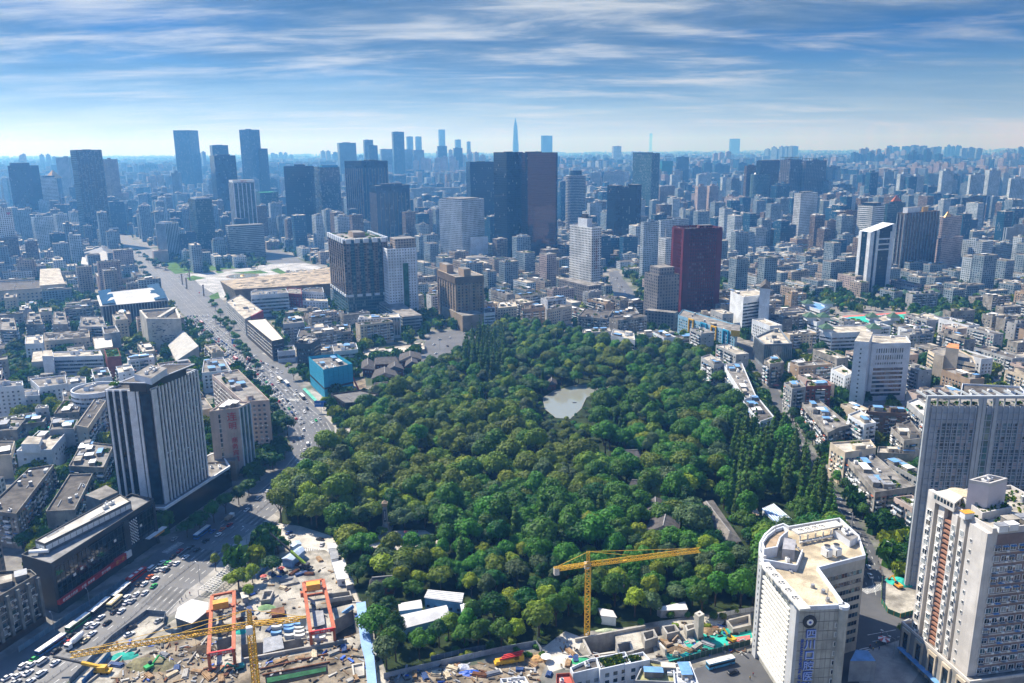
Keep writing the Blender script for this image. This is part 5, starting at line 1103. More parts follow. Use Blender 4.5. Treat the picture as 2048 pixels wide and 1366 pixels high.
# glass apartment slab
GS=mat('grey_blue_frame',(.31,.36,.42),.6,.12,.2,.3);e0p,e1p,e2p=(1850,812),(2100,815),(1846,806);hS=0
hS=height_of(1852,812,1172)
b=Bld('apartment_tower','big grey glass apartment slab with checkered panes at the right edge','tower',roofpoly([(1852,812),(2120,812),(2090,796),(1862,800)],hS),hS,GS,ROOF_G);e0,e1=G(1852,812,hS),G(2120,812,hS);L,u,n=b.wall_frame(e0,e1)
GM2=glassm('slab_teal_glass',(.06,.13,.17),.12,.7);BG_=glassm('slab_blue_glass',(.012,.045,.075),.1,.7);CHK=mat('grey_pink_panel',(.34,.31,.32),.6,.15,.4)
b.punch((e0[0]+u[0]*5,e0[1]+u[1]*5),(e0[0]+u[0]*(L*.4),e0[1]+u[1]*(L*.4)),6,hS-6,1.75,3.1,1.45,2.6,.2,fr=False,mats=[BG_,GM2,CHK,BG_]);b.punch((e0[0]+u[0]*(L*.52),e0[1]+u[1]*(L*.52)),(e1[0]-u[0]*2,e1[1]-u[1]*2),6,hS-6,1.75,3.1,1.45,2.6,.2,fr=False,mats=[BG_,GM2,CHK,BG_])
b.add('glass_strip',[glassm('teal_strip_glass',(.035,.10,.11))]).obox(e0[0]+u[0]*L*.46+n[0]*.2,e0[1]+u[1]*L*.46+n[1]*.2,4,hS-4,u,L*.085,.5);b.floors((e0[0]+u[0]*L*.418,e0[1]+u[1]*L*.418),(e0[0]+u[0]*L*.503,e0[1]+u[1]*L*.503),4,hS-5,3.1,.35,.5,GS)
b.floors(e0,e1,4,hS-3,3.1,.35,.3,GS);b.fins(e0,e1,0,hS,L/24,.4,.45,GS,name='fin'); 
for f in (.01,.4,.43,.52):b.add('pier#%s'%f,[mat('pale_grey_frame',(.40,.43,.45),.6,.1)]).obox(e0[0]+u[0]*L*f+n[0]*.4,e0[1]+u[1]*L*f+n[1]*.4,0,hS+3.6,u,1.5,1.0)
fr_=b.add('roof_frame',[mat('pale_grey_frame',(.40,.43,.45))]);fr_.obox((e0[0]+e1[0])/2,(e0[1]+e1[1])/2,hS+3.6,hS+4.8,u,L,1.4)
for k in range(13):fr_.obox(e0[0]+u[0]*L*k/12,e0[1]+u[1]*L*k/12,hS,hS+3.6,u,.5,.5);q=(e0[0]+u[0]*L*k/12-n[0]*5,e0[1]+u[1]*L*k/12-n[1]*5);fr_.obox(*q,hS+3.7,hS+4.6,n,9,.5)
for k in range(60):c=U(.02,.98)*L;leafclump(b.add('roof_plant',LEAVES),e0[0]+u[0]*c-n[0]*2,e0[1]+u[1]*c-n[1]*2,hS+.3,U(.7,1.2),random.choice((0,2)))
le=[e for e in b.edges(lim=-.9) if abs(e[1][0]-e0[0])<.1 and abs(e[1][1]-e0[1])<.1][0];b.floors(*le,3,hS,3.1,.4,.3,GS);b.fins(*le,2,hS,2.2,.2,.35,GS,glassm('teal_end_glass',(.045,.13,.13)));b.end();HAND.append((b,b.poly,hS))
b=A('office_block','white low block with roof plant behind the glass slab','building',[(1920,798),(2060,802),(2040,776),(1924,770)],60,WHITE,ROOF_D,'none',n=8,kinds='aah');b.end()
# flats along the right street
for pts,h_,w_,r_,st,n_,lab in (
    ([(1672,893),(1750,988),(1830,976),(1792,948),(1740,905),(1700,888)],(1,1046),DIRTY,ROOF_G,'apart',22,'seven storey corner flats with blue roof sheds on the right street'),
    ([(1660,888),(1690,908),(1752,898),(1740,882)],21,CREAM,ROOF_L,'apart',5,'flats with bare pale roof behind the corner flats'),
    ([(1604,808),(1656,868),(1676,858),(1700,852),(1640,804)],(1,916),DIRTY,ROOF_G,'apart',16,'long flats with a leafy roof facing the park on the right street'),
    ([(1696,832),(1728,852),(1752,848),(1720,822)],22,WHITE,ROOF_L,'apart',4,'white walled flats with a bright flat roof on the right street'),
    ([(1782,858),(1808,884),(1850,878),(1820,842)],20,DIRTY,ROOF_D,'apart',7,'old flats with tiers of balconies left of the glass slab'),
    ([(1735,826),(1815,830),(1808,816),(1738,814)],22,BROWN,ROOF_D,'apart',6,'dark brown flats below the white tiled tower'),
    ([(1754,908),(1846,912),(1838,898),(1756,896)],12,DIRTY,ROOF_L,'none',8,'low pale roofed sheds left of the glass slab'),
    ([(1568,768),(1584,780),(1612,776),(1600,762)],22,GREYW,ROOF_G,'apart',4,'grey flats with dark end wall beside the street'),
    ([(1610,775),(1662,774),(1656,764),(1612,764)],22,BRICK,ROOF_G,'apart',7,'dark red flats with a garden roof below the white tiled tower'),
    ([(1576,728),(1590,734),(1616,732),(1606,718)],(1,762),WHITE,ROOF_G,'apart',4,'pale blue white flats near the grey modern office'),
    ([(1528,722),(1540,730),(1568,727),(1552,710)],20,DIRTY,ROOF_L,'apart',6,'grey flats with a cluttered roof before the modern grey office'),
    ([(1662,740),(1690,754),(1706,748),(1684,732)],20,WHITE,ROOF_L,'punch',3,'white row house block left of the white tiled tower'),
    ([(1814,806),(1852,838),(1864,820),(1836,798)],24,GREYW,mat('pale_roof',(.62,.60,.55)),'apart',2,'pale roofed flats beside the glass slab'),
    # west side of the park
    ([(1402,716),(1428,732),(1448,728),(1420,710)],20,GREYW,ROOF_L,'apart',4,'grey block with a pale roof inside the park east edge'),
    ([(1446,730),(1490,800),(1512,794),(1484,728)],18,WHITE,ROOF_G,'apart',14,'long white flats with orange awnings on the park east edge'),
    ([(1482,800),(1520,846),(1548,836),(1512,792)],16,WHITE,ROOF_D,'apart',8,'white flats with brown awnings at the park east edge')):
    b=A(APT,lab,ABL,pts,h_,w_,r_,st,n=n_,kinds='sbgbha',**({} if st != 'apart' else {'awn':.35}));b.end()
# green tiled school campus
GT=[(([(1640,664),(1664,668),(1762,664),(1756,652),(1650,653)]),711,'white school block with green tiled corner pavilions'),([(1616,640),(1634,646),(1650,640),(1634,634)],690,'white school side wing with green tiles'),([(1738,640),(1760,646),(1792,640),(1770,630)],664,'school block with a green pavilion above the sports court'),([(1812,642),(1846,650),(1890,636),(1850,626)],664,'school wing with green roofs right of the sports court'),([(1610,612),(1640,622),(1660,612),(1624,604)],648,'school hall with a pale blue roof among trees'),([(1800,592),(1870,600),(1876,588),(1806,582)],612,'green roofed teaching block behind dark trees')]
for pts,yb,lab in GT:
    b=A('school_building',lab,'school',pts,(0 if len(pts)>4 else 1,yb),WHITE,ROOF_L if 'blue' not in lab else BLUEM,'band',n=1,kinds='p',fh=3.5,gh=1.6)
    q=b.poly;k=0
    for c in q[:4:2]:
        t_=(c[0]+(b.c[0]-c[0])*.22,c[1]+(b.c[1]-c[1])*.22);s_=[(t_[0]+dx,t_[1]+dy) for dx,dy in ((-5,-5),(5,-5),(5,5),(-5,5))];b.block(s_,b.z1,b.z1+4,WHITE,name='pavilion');o=inset(s_,-1.6);b.add('tiled_roof#%d'%c[0],[GREENT]).frustum(o,[(t_[0]+dx*.06,t_[1]+dy*.06) for dx,dy in ((-5,-5),(5,-5),(5,5),(-5,5))],b.z1+4,b.z1+8.5)
    b.end()
flat('sports_court',GP([(1690,634),(1812,628),(1812,640),(1700,648)]),.02,TURQ);flat('sports_track',GP([(1684,632),(1812,624),(1812,628),(1690,634)]),.02,PINKT);RASTER.append(GP([(1680,650),(1820,650),(1820,622),(1680,626)]))
# ---------------------------------------------------------------- vehicles
def carpaint(n,c):return mat(n,c,.3,.06,.5,.6)
PAINTS={'white':carpaint('car_white',(.80,.80,.80)),'black':carpaint('car_black',(.02,.02,.022)),'silver':carpaint('car_silver',(.42,.43,.44)),'red':carpaint('car_red',(.42,.02,.025)),'green':carpaint('car_green',(.03,.38,.09)),'orange':carpaint('car_orange',(.55,.12,.03)),'blue':carpaint('car_blue',(.03,.09,.30)),'beige':carpaint('car_beige',(.62,.52,.32))}
CG=glassm('car_glass',(.012,.015,.018),.1,.6);LAMP=mat('lamp_lens',(.7,.7,.66),.2,.1,2);TAIL=mat('tail_lens',(.35,.02,.02),.3,.1,2)
def loft(mb,secs,m=0):  # cross-sections [(x, [(y, z)...])] along x
    n=len(secs[0][1]);k=len(mb.v)
    for x,s in secs:mb.v+=[(x,y,z) for y,z in s]
    for i in range(len(secs)-1):
        for j in range(n):a,b=k+i*n+j,k+i*n+(j+1)%n;mb.f.append((a,b,b+n,a+n));mb.m.append(m)
    mb.f.append(tuple(range(k,k+n))[::-1]);mb.m.append(m);e=k+(len(secs)-1)*n;mb.f.append(tuple(range(e,e+n)));mb.m.append(m)
def sec(w,z0,z1,b=.12):return [(-w+b,z0),(w-b,z0),(w,z0+b),(w,z1-b),(w-b,z1),(-w+b,z1),(-w,z1-b),(-w,z0+b)]
def car_parts(kind):
    """parts of one vehicle pointing along +x: name -> (mesh builder, materials key)"""
    P={}
    body,cab=MB(),MB()
    if kind=='car':
        loft(body,[(-2.25,sec(.72,.35,.78)),(-2.1,sec(.84,.28,.92)),(-1.2,sec(.9,.22,.95)),(.9,sec(.9,.22,.92)),(1.9,sec(.86,.24,.80)),(2.3,sec(.7,.32,.66))])
        loft(cab,[(-1.75,sec(.66,.86,.98,.05)),(-1.0,sec(.66,.86,1.40,.08)),(.15,sec(.67,.86,1.42,.08)),(1.05,sec(.70,.84,.95,.05))]);roof=MB();roof.box(-1.0,-.6,1.405,.2,.6,1.45);wh,wr=(-1.35,1.4),.33;w_=.82
    elif kind=='suv':
        loft(body,[(-2.35,sec(.8,.4,1.0)),(-2.2,sec(.92,.3,1.12)),(1.0,sec(.94,.28,1.08)),(2.1,sec(.9,.3,.98)),(2.35,sec(.78,.38,.84))])
        loft(cab,[(-2.15,sec(.74,1.05,1.2,.05)),(-1.8,sec(.74,1.05,1.72,.1)),(.3,sec(.75,1.05,1.74,.1)),(1.1,sec(.78,1.04,1.14,.05))]);roof=MB();roof.box(-1.8,-.68,1.73,.3,.68,1.78);wh,wr=(-1.4,1.45),.37;w_=.86
    elif kind=='van':
        loft(body,[(-2.5,sec(.86,.35,1.25)),(1.7,sec(.92,.3,1.2)),(2.3,sec(.88,.32,1.05)),(2.5,sec(.8,.36,.8))])
        loft(cab,[(-2.45,sec(.84,1.2,1.95,.08)),(1.1,sec(.86,1.15,1.98,.1)),(1.95,sec(.86,1.1,1.25,.05))]);roof=MB();roof.box(-2.45,-.82,1.97,1.15,.82,2.05);wh,wr=(-1.5,1.6),.36;w_=.86
    P['body']=(body,0);P['cabin_glass']=(cab,1);P['roof_panel']=(roof,0);P['_w']=(wh,wr,w_)
    return P
WHEEL={}
def wheel_mesh(r):
    if r not in WHEEL:mb=MB();mb.tube((0,-.11,0),(0,.11,0),r,r,10,0);mb.tube((0,-.12,0),(0,.12,0),r*.55,r*.55,8,1);WHEEL[r]=mb.mesh('wheel',[RUBBER,STEEL])
    return WHEEL[r]
LAMPM={}
def lampmesh(k,m):
    if k not in LAMPM:mb=MB();mb.box(-.06,-.2,-.07,.06,.2,.07);LAMPM[k]=mb.mesh(k,m)
    return LAMPM[k]
CARM={}
def car_meshes(kind,col):
    if (kind,col) not in CARM:
        P=car_parts(kind);ms={k:v[0].mesh(k,[PAINTS[col] if v[1]==0 else CG]) for k,v in P.items() if k != '_w'}
        one=MB()
        for k in ('body','cabin_glass','roof_panel'):
            m_=P[k][0];n=len(one.v);one.v+=m_.v;one.f+=[tuple(n+i for i in f) for f in m_.f];one.m+=[0 if k != 'cabin_glass' else 1]*len(m_.f)
        wh,wr,w_=P['_w']
        for x in wh:
            for s_ in (-1,1):one.tube((x,s_*(w_-.1),wr),(x,s_*(w_+.06),wr),wr,wr,8,2)
        CARM[(kind,col)]=(ms,one.mesh('car',[PAINTS[col],CG,RUBBER]),P['_w'])
    return CARM[(kind,col)]
VEH=[]
def put(o,x,y,ang,z=0.0):o.location=(x,y,z);o.rotation_euler=(0,0,ang);VEH.append(o);return o
def veh(kind,col,x,y,ang,detailed=True,name=None):
    ms,one,(wh,wr,w_)=car_meshes(kind,col);name=name or {'car':'saloon_car','suv':'suv','van':'van'}[kind]
    if not detailed:
        o=bpy.data.objects.new(name,one);C.objects.link(o)
    else:
        o=bpy.data.objects.new(name,None);C.objects.link(o)
        def ch(nm,me,loc=(0,0,0)):c=bpy.data.objects.new(nm,me);C.objects.link(c);c.parent=o;c.location=loc;return c
        for k,me in ms.items():ch(k,me)
        for x_ in wh:
            for s_ in (-1,1):ch('wheel',wheel_mesh(wr),(x_,s_*w_,wr))
        for s_ in (-1,1):ch('headlight',lampmesh('headlight',LAMP),(2.16,s_*.55,.66));ch('tail_light',lampmesh('tail_light',TAIL),(-2.2,s_*.55,.76))
    o['category']='car' if kind != 'van' else 'van';o['desc']={'car':'%s car','suv':'%s SUV','van':'%s van'}[kind]%col;o['group']='traffic on the streets'
    return put(o,x,y,ang)
def bus(x,y,ang,roof,side,label,L=11.5):
    o=thing('bus',label,'bus',(0,0,0),'city buses')
    b=MB();b.box(-L/2,-1.25,.35,L/2,1.25,1.3,0);b.box(-L/2,-1.25,2.35,L/2,1.25,3.0,0,1);b.build('body',[side,roof],o)
    g=MB();g.box(-L/2+.03,-1.22,1.3,L/2-.03,1.22,2.35);g.build('window_band',[CG],o)
    for x_,l in ((-L*.28,2.2),(.3,1.4),(L*.28,2.2)):r=MB();r.box(x_-l/2,-.7,3.0,x_+l/2,.7,3.22);r.build('roof_unit',[WHITE_P],o)
    for x_ in (-L*.3,L*.33):
        for s_ in (-1,1):c=bpy.data.objects.new('wheel',wheel_mesh(.5));C.objects.link(c);c.parent=o;c.location=(x_,s_*1.2,.5)
    d=MB();d.box(L/2-.02,-1.1,1.0,L/2+.04,1.1,2.7);d.build('windscreen',[CG],o)
    put(o,x,y,ang);return o
def along(x,y):  # direction of the avenue at a ground point
    P=MEDG[:] ;i=min(range(len(P)-1),key=lambda i:(P[i][0]+P[i+1][0]-2*x)**2+(P[i][1]+P[i+1][1]-2*y)**2)
    return math.atan2(P[i+1][1]-P[i][1],P[i+1][0]-P[i][0])
ZA=lambda x,y:G(x/5.788,1130+y/5.788,.6)
ZB=lambda x,y:G(x/3.365,960+y/3.365,.6)
ZC=lambda x,y:G(400+x/3.69,660+y/3.69,.6)
def cars(Z,L,back=False):
    for x,y,k,c in L:
        X,Y=Z(x,y);veh(k,c,X,Y,along(X,Y)+(math.pi if back else 0)+U(-.04,.04),Y<620)
cars(ZA,[(85,1300,'car','white'),(205,1280,'car','white'),(275,1165,'suv','white'),(365,1150,'car','white'),(325,1245,'car','white'),(495,1115,'van','white'),(640,1130,'car','white'),(480,1255,'suv','white'),(345,1345,'car','white'),(180,1358,'car','silver'),(650,990,'car','black'),(1065,795,'car','white'),(905,800,'car','black'),(800,885,'car','red'),(715,815,'car','silver'),(1030,695,'suv','white'),(1100,695,'car','white'),(1165,605,'car','white'),(1240,665,'car','black'),(1320,535,'car','black'),(1405,530,'car','white'),(1470,375,'suv','white'),(1575,340,'car','white'),(1530,415,'car','silver'),(1465,430,'car','white'),(1675,320,'car','white'),(1780,240,'car','green'),(1670,215,'car','white'),(1795,160,'suv','white'),(1605,215,'car','black'),(1760,40,'van','white'),(1735,135,'car','orange'),(400,1080,'car','green'),(820,815,'car','black'),(985,870,'car','beige'),(1010,592,'car','silver')])
cars(ZB,[(1090,555,'car','white'),(1130,558,'car','green'),(1062,602,'car','silver'),(1100,597,'car','white'),(1150,562,'car','silver'),(1188,560,'car','white'),(1250,518,'car','white'),(1210,475,'car','red'),(1285,450,'car','black'),(1325,468,'car','black'),(1385,408,'suv','black'),(1175,395,'car','silver'),(1470,367,'car','white'),(1495,330,'car','orange'),(1545,300,'car','red'),(1660,200,'car','white'),(1740,120,'suv','white'),(1165,512,'car','black'),(1120,605,'car','black'),(1430,345,'car','blue')])
cars(ZC,[(435,1237,'suv','white'),(515,1222,'car','white'),(500,1187,'car','white'),(725,987,'car','white'),(768,977,'car','beige'),(770,1010,'car','white'),(770,882,'car','white'),(797,907,'car','white'),(830,898,'car','red'),(795,842,'van','white'),(760,777,'car','silver'),(765,735,'suv','white'),(740,690,'car','silver'),(690,818,'car','black')])
veh('car','white',*ZA(1495,800),.9);veh('car','silver',*ZA(1835,640),1.2);veh('car','black',*ZA(1525,720),.9)
# the queue towards the underpass: four lanes on the near side, sparser on the far side
UPM=GP([(630,875),(612,842),(584,805),(540,758),(505,727),(470,700),(440,676),(420,655),(395,630)])
def on(P,d):
    for a,c in zip(P[:-1],P[1:]):
        L=math.dist(a,c)
        if d<=L:u=((c[0]-a[0])/L,(c[1]-a[1])/L);return a[0]+u[0]*d,a[1]+u[1]*d,math.atan2(u[1],u[0])
        d-=L
    return None
random.seed(21)
for lane,gap,far in ((2.5,7.5,0),(5.7,7.2,0),(8.9,7.4,0),(12.0,8.5,0),(-3.5,24,1),(-7,30,1),(-10.5,34,1)):
    d=34+U(0,10) if not far else 20+U(0,20)
    while True:
        q=on(offset(UPM,lane),d)
        if q is None or q[1]>985:break
        if d<60 and not far and R()<.5:d+=gap;continue
        r=R();col='white' if r<.55 else 'silver' if r<.72 else 'black' if r<.86 else 'red' if r<.91 else 'blue' if r<.96 else 'green'
        veh('suv' if R()<.2 else 'car',col,q[0],q[1],q[2]+(math.pi if far else 0)+U(-.03,.03),False);d+=gap*U(.85,1.5)
for i in range(34):  # the junction and the upper avenue
    x,y=random.choice([(lambda t:(455+130*t,742-10+U(-22,30)))(R()),(lambda t:(300+130*t+U(-18,18),510+105*t))(R())]);X,Y=G(x,y);r=R()
    veh('car','white' if r<.5 else 'silver' if r<.7 else 'black' if r<.9 else 'red',X,Y,math.atan2(500,-300)+(0 if R()<.6 else math.pi)+U(-.1,.1),False)
for x,y,c in ((1738,1134,'white'),(1741,1151,'white'),(1736,1122,'black'),(1466,1344,'black')):X,Y=G(x,y,.6);veh('suv' if c=='black' else 'car',c,X,Y,1.45 if y<1200 else .35)
for x,y,c in ((735,1078,'white'),(583,1072,'silver'),(578,1065,'blue'),(836,1082,'silver'),(644,1088,'white'),(640,1078,'black')):X,Y=G(x,y,.6);veh('car',c,X,Y,U(0,3))
for x,y in ((895,693),(880,680),(905,705),(868,690),(900,676),(930,668),(872,708)):X,Y=G(x,y);veh('car',random.choice(('white','silver','black')),X,Y,U(0,3),False)
for i in range(16):t=R();X,Y=G(1229+32*t+U(-5,8),555+52*t);veh('car',random.choice(('white','white','silver','black')),X,Y,1.6,False)
for i in range(46):X,Y=G(1960+(i%12)*8+(i//12)*3,756+(i//12)*8);veh('car',random.choice(('white','white','silver','black','blue')),X,Y,1.3,False)
WB=mat('bus_white',(.74,.74,.72),.4,.15,.4,.4);BBUS=mat('bus_blue',(.04,.16,.42),.4,.1,.4,.4);GBUS=mat('bus_green',(.03,.22,.09),.4,.1,.4,.4);DBUS=mat('bus_dark',(.05,.06,.08),.4,.1,.4,.4);RBUS=mat('bus_red',(.45,.03,.03),.4,.1,.4,.4);YB=mat('bus_beige',(.62,.50,.26),.5,.1,.4,.4)
for Z,x,y,rf,sd,lab,L in ((ZA,590,950,WB,BBUS,'long blue sided bus with a white roof nearest the lower hoarding',13),(ZA,905,690,WB,GBUS,'white roofed bus with green sides in the queue',12),(ZA,1160,505,WB,DBUS,'dark sided bus with a striped white roof behind the green one',12),(ZA,1332,450,YB,YB,'short beige bus in the queue',8.5),(ZA,1405,325,WB,DBUS,'white roofed bus beside the beige bus',12),(ZA,1580,140,RBUS,RBUS,'red bus with a white roof hatch before the black store',12),(ZB,1362,362,WB,BBUS,'blue bus alone in the hotel shadow',12),(ZC,590,372,WB,YB,'orange white bus crossing at the junction',11),(ZC,640,400,WB,BBUS,'blue fronted bus at the green roofed stop',11),(ZC,755,497,WB,DBUS,'dark bus waiting under the green stop roof',11)):
    X,Y=Z(x,y);bus(X,Y,along(X,Y),rf,sd,lab,L)
for x,y,lab in ((471,717,'red bus in the left queue lane near the junction'),(497,718,'red bus on the open lanes near the junction'),(458,730,'red bus at the tail of the junction queue'),(403,645,'red bus leaving the underpass')):
    X,Y=G(x,y,1.5);q=math.atan2(480,-300);bus(X,Y,q,RBUS,RBUS,lab,11)
X,Y=G(1441,1325,1.5);bus(X,Y,.34,WB,mat('bus_sky_blue',(.10,.38,.62),.4),'white and sky blue bus on the front street beside the hospital',12)
# cement mixer and small lorries
def lorry(x,y,ang,label,load,cabm,L=7.0,drum=False,name='lorry'):
    o=thing(name,label,'lorry',(0,0,0));c=MB();c.box(L/2-1.9,-1.2,.6,L/2,1.2,2.7);c.build('cab',[cabm],o);g=MB();g.box(L/2-1.0,-1.1,1.6,L/2+.04,1.1,2.4);g.build('windscreen',[CG],o);ch=MB();ch.box(-L/2,-.6,.55,L/2-1.9,.6,.9);ch.build('chassis',[DARKM],o)
    d=MB()
    if drum:d.tube((-L/2-.2,0,2.9),(-L/2+1.6,0,2.4),.7,1.35,12);d.tube((-L/2+1.6,0,2.4),(L/2-3.4,0,2.15),1.35,1.3,12);d.tube((L/2-3.4,0,2.15),(L/2-2.3,0,2.0),1.3,.6,12);d.build('mixer_drum',[load],o)
    else:d.box(-L/2,-1.2,.9,L/2-2.0,1.2,2.3);d.build('load_bed',[load],o)
    for x_ in (-L*.33,-L*.15,L*.33):
        for s_ in (-1,1):w=bpy.data.objects.new('wheel',wheel_mesh(.5));C.objects.link(w);w.parent=o;w.location=(x_,s_*1.05,.5)
    put(o,x,y,ang);return o
X,Y=ZA(870,905);lorry(X,Y,along(X,Y)+math.pi,'white drum cement mixer among the queueing cars',WHITE_P,WHITE_P,9,True,'cement_mixer')
X,Y=ZB(1545,258);lorry(X,Y,along(X,Y),'small lorry with a brown load near the hotel corner',TAN,WHITE_P,6.5)
ORD=('nearest',)+tuple(w+' nearest' for w in 'second third fourth fifth sixth seventh eighth ninth tenth eleventh twelfth thirteenth fourteenth fifteenth sixteenth seventeenth eighteenth nineteenth twentieth'.split())+tuple('%d%s nearest'%(i,{1:'st',2:'nd',3:'rd'}.get(i%10,'th')) for i in range(21,50))
def rank_labels(items,marks,tail=''):
    """items: [(object, description, x, y)], marks: [(phrase, x, y)]: name each by its rank of distance to the closest landmark"""
    B={}
    for o,d,x,y in items:
        m=min(marks,key=lambda m:(m[1]-x)**2+(m[2]-y)**2);B.setdefault((d,m[0]),[]).append(((m[1]-x)**2+(m[2]-y)**2,o))
    for (d,m),L in B.items():
        L.sort(key=lambda t:t[0])
        for i,(_,o) in enumerate(L):o['label']=('%s %s the %s%s'%(d,ORD[i]+' to' if i<49 else 'further out from',m,tail))
# ---------------------------------------------------------------- hospital at the lower right
hH=41.0;HZ=lambda x,y,z=hH:G(1450+x/3.365,960+y/3.365,z)
CRW=mat('hospital_tile',(.43,.42,.37),.7,.2,.15,.3,streak=.35);GRW=mat('hospital_grey',(.47,.48,.49),.7,.12,.15,.3,streak=.15);ROOFH=mat('stained_cream_roof',(.60,.50,.35),.9,.35,.14,.15,fine=.45)
ring=[HZ(245,550),HZ(505,880),HZ(808,865),HZ(628,612),HZ(945,530),HZ(900,395),HZ(770,275),HZ(430,332),HZ(390,312),HZ(320,335),HZ(262,385),HZ(228,445),HZ(225,500)]
b=Bld('hospital','cream hospital with blue lettering and round pierced roof frames by the crossing','hospital',ring,hH,CRW,ROOFH);b.parapet(h=1.6,w=.6,m=WHITE)
A0,A1,A2,A3,A4=ring[:5]
def P2(a,c,f):return (a[0]+(c[0]-a[0])*f,a[1]+(c[1]-a[1])*f)
L,u,n=b.wall_frame(A0,A1)  # long side with sunshades
for f0,f1 in ((0,.10),(.86,1.0)):b.add('grey_pier#%s'%f0,[GRW]).obox(*[P2(A0,A1,(f0+f1)/2)[i]+n[i]*.6 for i in (0,1)],0,hH+1.6,u,L*(f1-f0),1.4)
b.add('dark_slot',[DARKM]).obox(*[P2(A0,A1,.835)[i]+n[i]*.1 for i in (0,1)],0,hH,u,L*.045,.3)
sa,sc=P2(A0,A1,.12),P2(A0,A1,.81);b.add('glazing',[G_MID]).obox((sa[0]+sc[0])/2+n[0]*.05,(sa[1]+sc[1])/2+n[1]*.05,2,hH-3,u,L*.69,.12)
z=3.0;k=0
SUNS=mat('white_sunshade',(.70,.69,.64),.6,.1,.3)
while z<hH-3:
    o=MB();o.obox((sa[0]+sc[0])/2+n[0]*.5,(sa[1]+sc[1])/2+n[1]*.5,z,z+.9,u,L*.69,.8);o.build('sunshade',[SUNS],b.root);z+=2.1
for f in [i/9 for i in range(10)]:b.add('mullion',[STEEL]).obox(*[P2(sa,sc,f)[i]+n[i]*.2 for i in (0,1)],2,hH-3,u,.14,.3)
z=4
while z<hH:b.add('slit_window',[G_DARK]).obox(*[P2(A0,A1,.05)[i]+n[i]*1.32 for i in (0,1)],z,z+1.0,u,.5,.1);z+=2.6
L,u,n=b.wall_frame(A1,A2)  # front with the emblem
for k in range(1,9):b.add('panel_joint',[mat('joint_line',(.27,.25,.22))]).obox(*[P2(A1,A2,k/9)[i]+n[i]*.02 for i in (0,1)],0,hH,u,.10,.08)
z=2.0
while z<hH:b.add('panel_joint',[MATS['joint_line']]).obox(*[P2(A1,A2,.5)[i]+n[i]*.03 for i in (0,1)],z,z+.22,u,L,.1);z+=3.8
pane=MB();pane.obox(0,0,0,1.6,(1,0),1.35,.16);pane_m=pane.mesh('window',[GLASS[1]]);fr=MB();fr.obox(0,.02,-.14,0,(1,0),1.7,.28);fr.obox(0,.02,1.6,1.72,(1,0),1.6,.2);fr.obox(-.74,.02,0,1.6,(1,0),.12,.2);fr.obox(.74,.02,0,1.6,(1,0),.12,.2);fr.obox(0,-.02,0,1.6,(1,0),.07,.22);frame_m=fr.mesh('frame',[WHITE_P])
pane_ms=[]
for g_ in (G_DARK,G_MID,G_PALE):c=pane_m.copy();c.materials[0]=g_;pane_ms.append(c)
def window(root,x,y,z,u,sx=1.0,sz=1.0):
    o=bpy.data.objects.new('window',random.choice((pane_ms[0],pane_ms[0],pane_ms[1],pane_ms[2])));C.objects.link(o);o.parent=root;pl=parent_loc(root);o.location=(x-pl[0],y-pl[1],z-pl[2]);o.rotation_euler=(0,0,math.atan2(u[1],u[0]));o.scale=(sx,1,sz)
    f=bpy.data.objects.new('frame',frame_m);C.objects.link(f);f.parent=o
z=3.4
while z<hH-5:
    q=P2(A1,A2,.86);window(b.root,q[0]+n[0]*.1,q[1]+n[1]*.1,z,u);z+=3.8
def text3(parent,body,loc,right,up,size,m,ext=.1):
    o=text(parent,body,loc,(1,0),size,m,ext=ext);r,p=Vector(right).normalized(),Vector(up).normalized();M=Matrix((r,p,r.cross(p))).transposed().to_4x4();M.translation=Vector(loc)-Vector(parent_loc(parent));o.matrix_local=M;return o
LBL=mat('pale_blue_letter',(.42,.52,.85),.4,.08,.5);LBD=mat('blue_letter',(.06,.12,.45),.4,.08,.5)
q=P2(A1,A2,.29)
for i,s_ in enumerate('四川口腔医院'):zz_=hH-9.5-i*4.3;text(b.root,s_,(q[0]+n[0]*.35,q[1]+n[1]*.35,zz_),u,4.0,LBL,ext=.2);text(b.root,s_,(q[0]+n[0]*.22-u[0]*.18,q[1]+n[1]*.22-u[1]*.18,zz_+.12),u,4.15,LBD,ext=.1)
q=P2(A1,A2,.10);text3(b.root,'SICHUAN HOSPITAL OF STOMATOLOGY',(q[0]+n[0]*.3,q[1]+n[1]*.3,hH-25.5),(0,0,-1),(u[0],u[1],0),1.55,LBD,.12)
q=P2(A1,A2,.23);em=b.add('emblem',[DARKM,WHITE_P,LBD])
for r_,o_,mi in ((2.5,.5,0),(1.9,.6,0),(1.2,.7,1),(.5,.75,2)):em.tube((q[0]+n[0]*.05,q[1]+n[1]*.05,hH-4.4),(q[0]+n[0]*o_,q[1]+n[1]*o_,hH-4.4),r_,r_,20,mi)
c1=HZ(808,865);cc=(A2[0]-.6,A2[1]-.2);b.add('round_corner',[CRW]).cyl(cc[0],cc[1],0,hH+.4,1.7,None,14);b.add('corner_rim',[WHITE]).cyl(cc[0],cc[1],hH+.4,hH+1.6,1.9,None,14)
for a,c,f0 in ((A2,A3,.0),(A3,A4,.03)):  # ribbon windows of the far wing
    b.band(P2(a,c,.04),P2(a,c,.97),3.5,hH-1,3.8,1.9,1.1,seg=1.5,proud=.12,mats=[G_DARK,G_MID,mat('teal_pane',(.08,.20,.22),.15,.2,.5,.7),WHITE_P])
for e in b.edges(lim=.1):
    if e[0] not in (A0,A1,A2,A3):b.punch(*e,3,hH-2,3,3.8,1.4,1.6,fr=False)
WF=mat('white_roof_frame',(.70,.68,.62),.7,.12,.3,fine=.1)
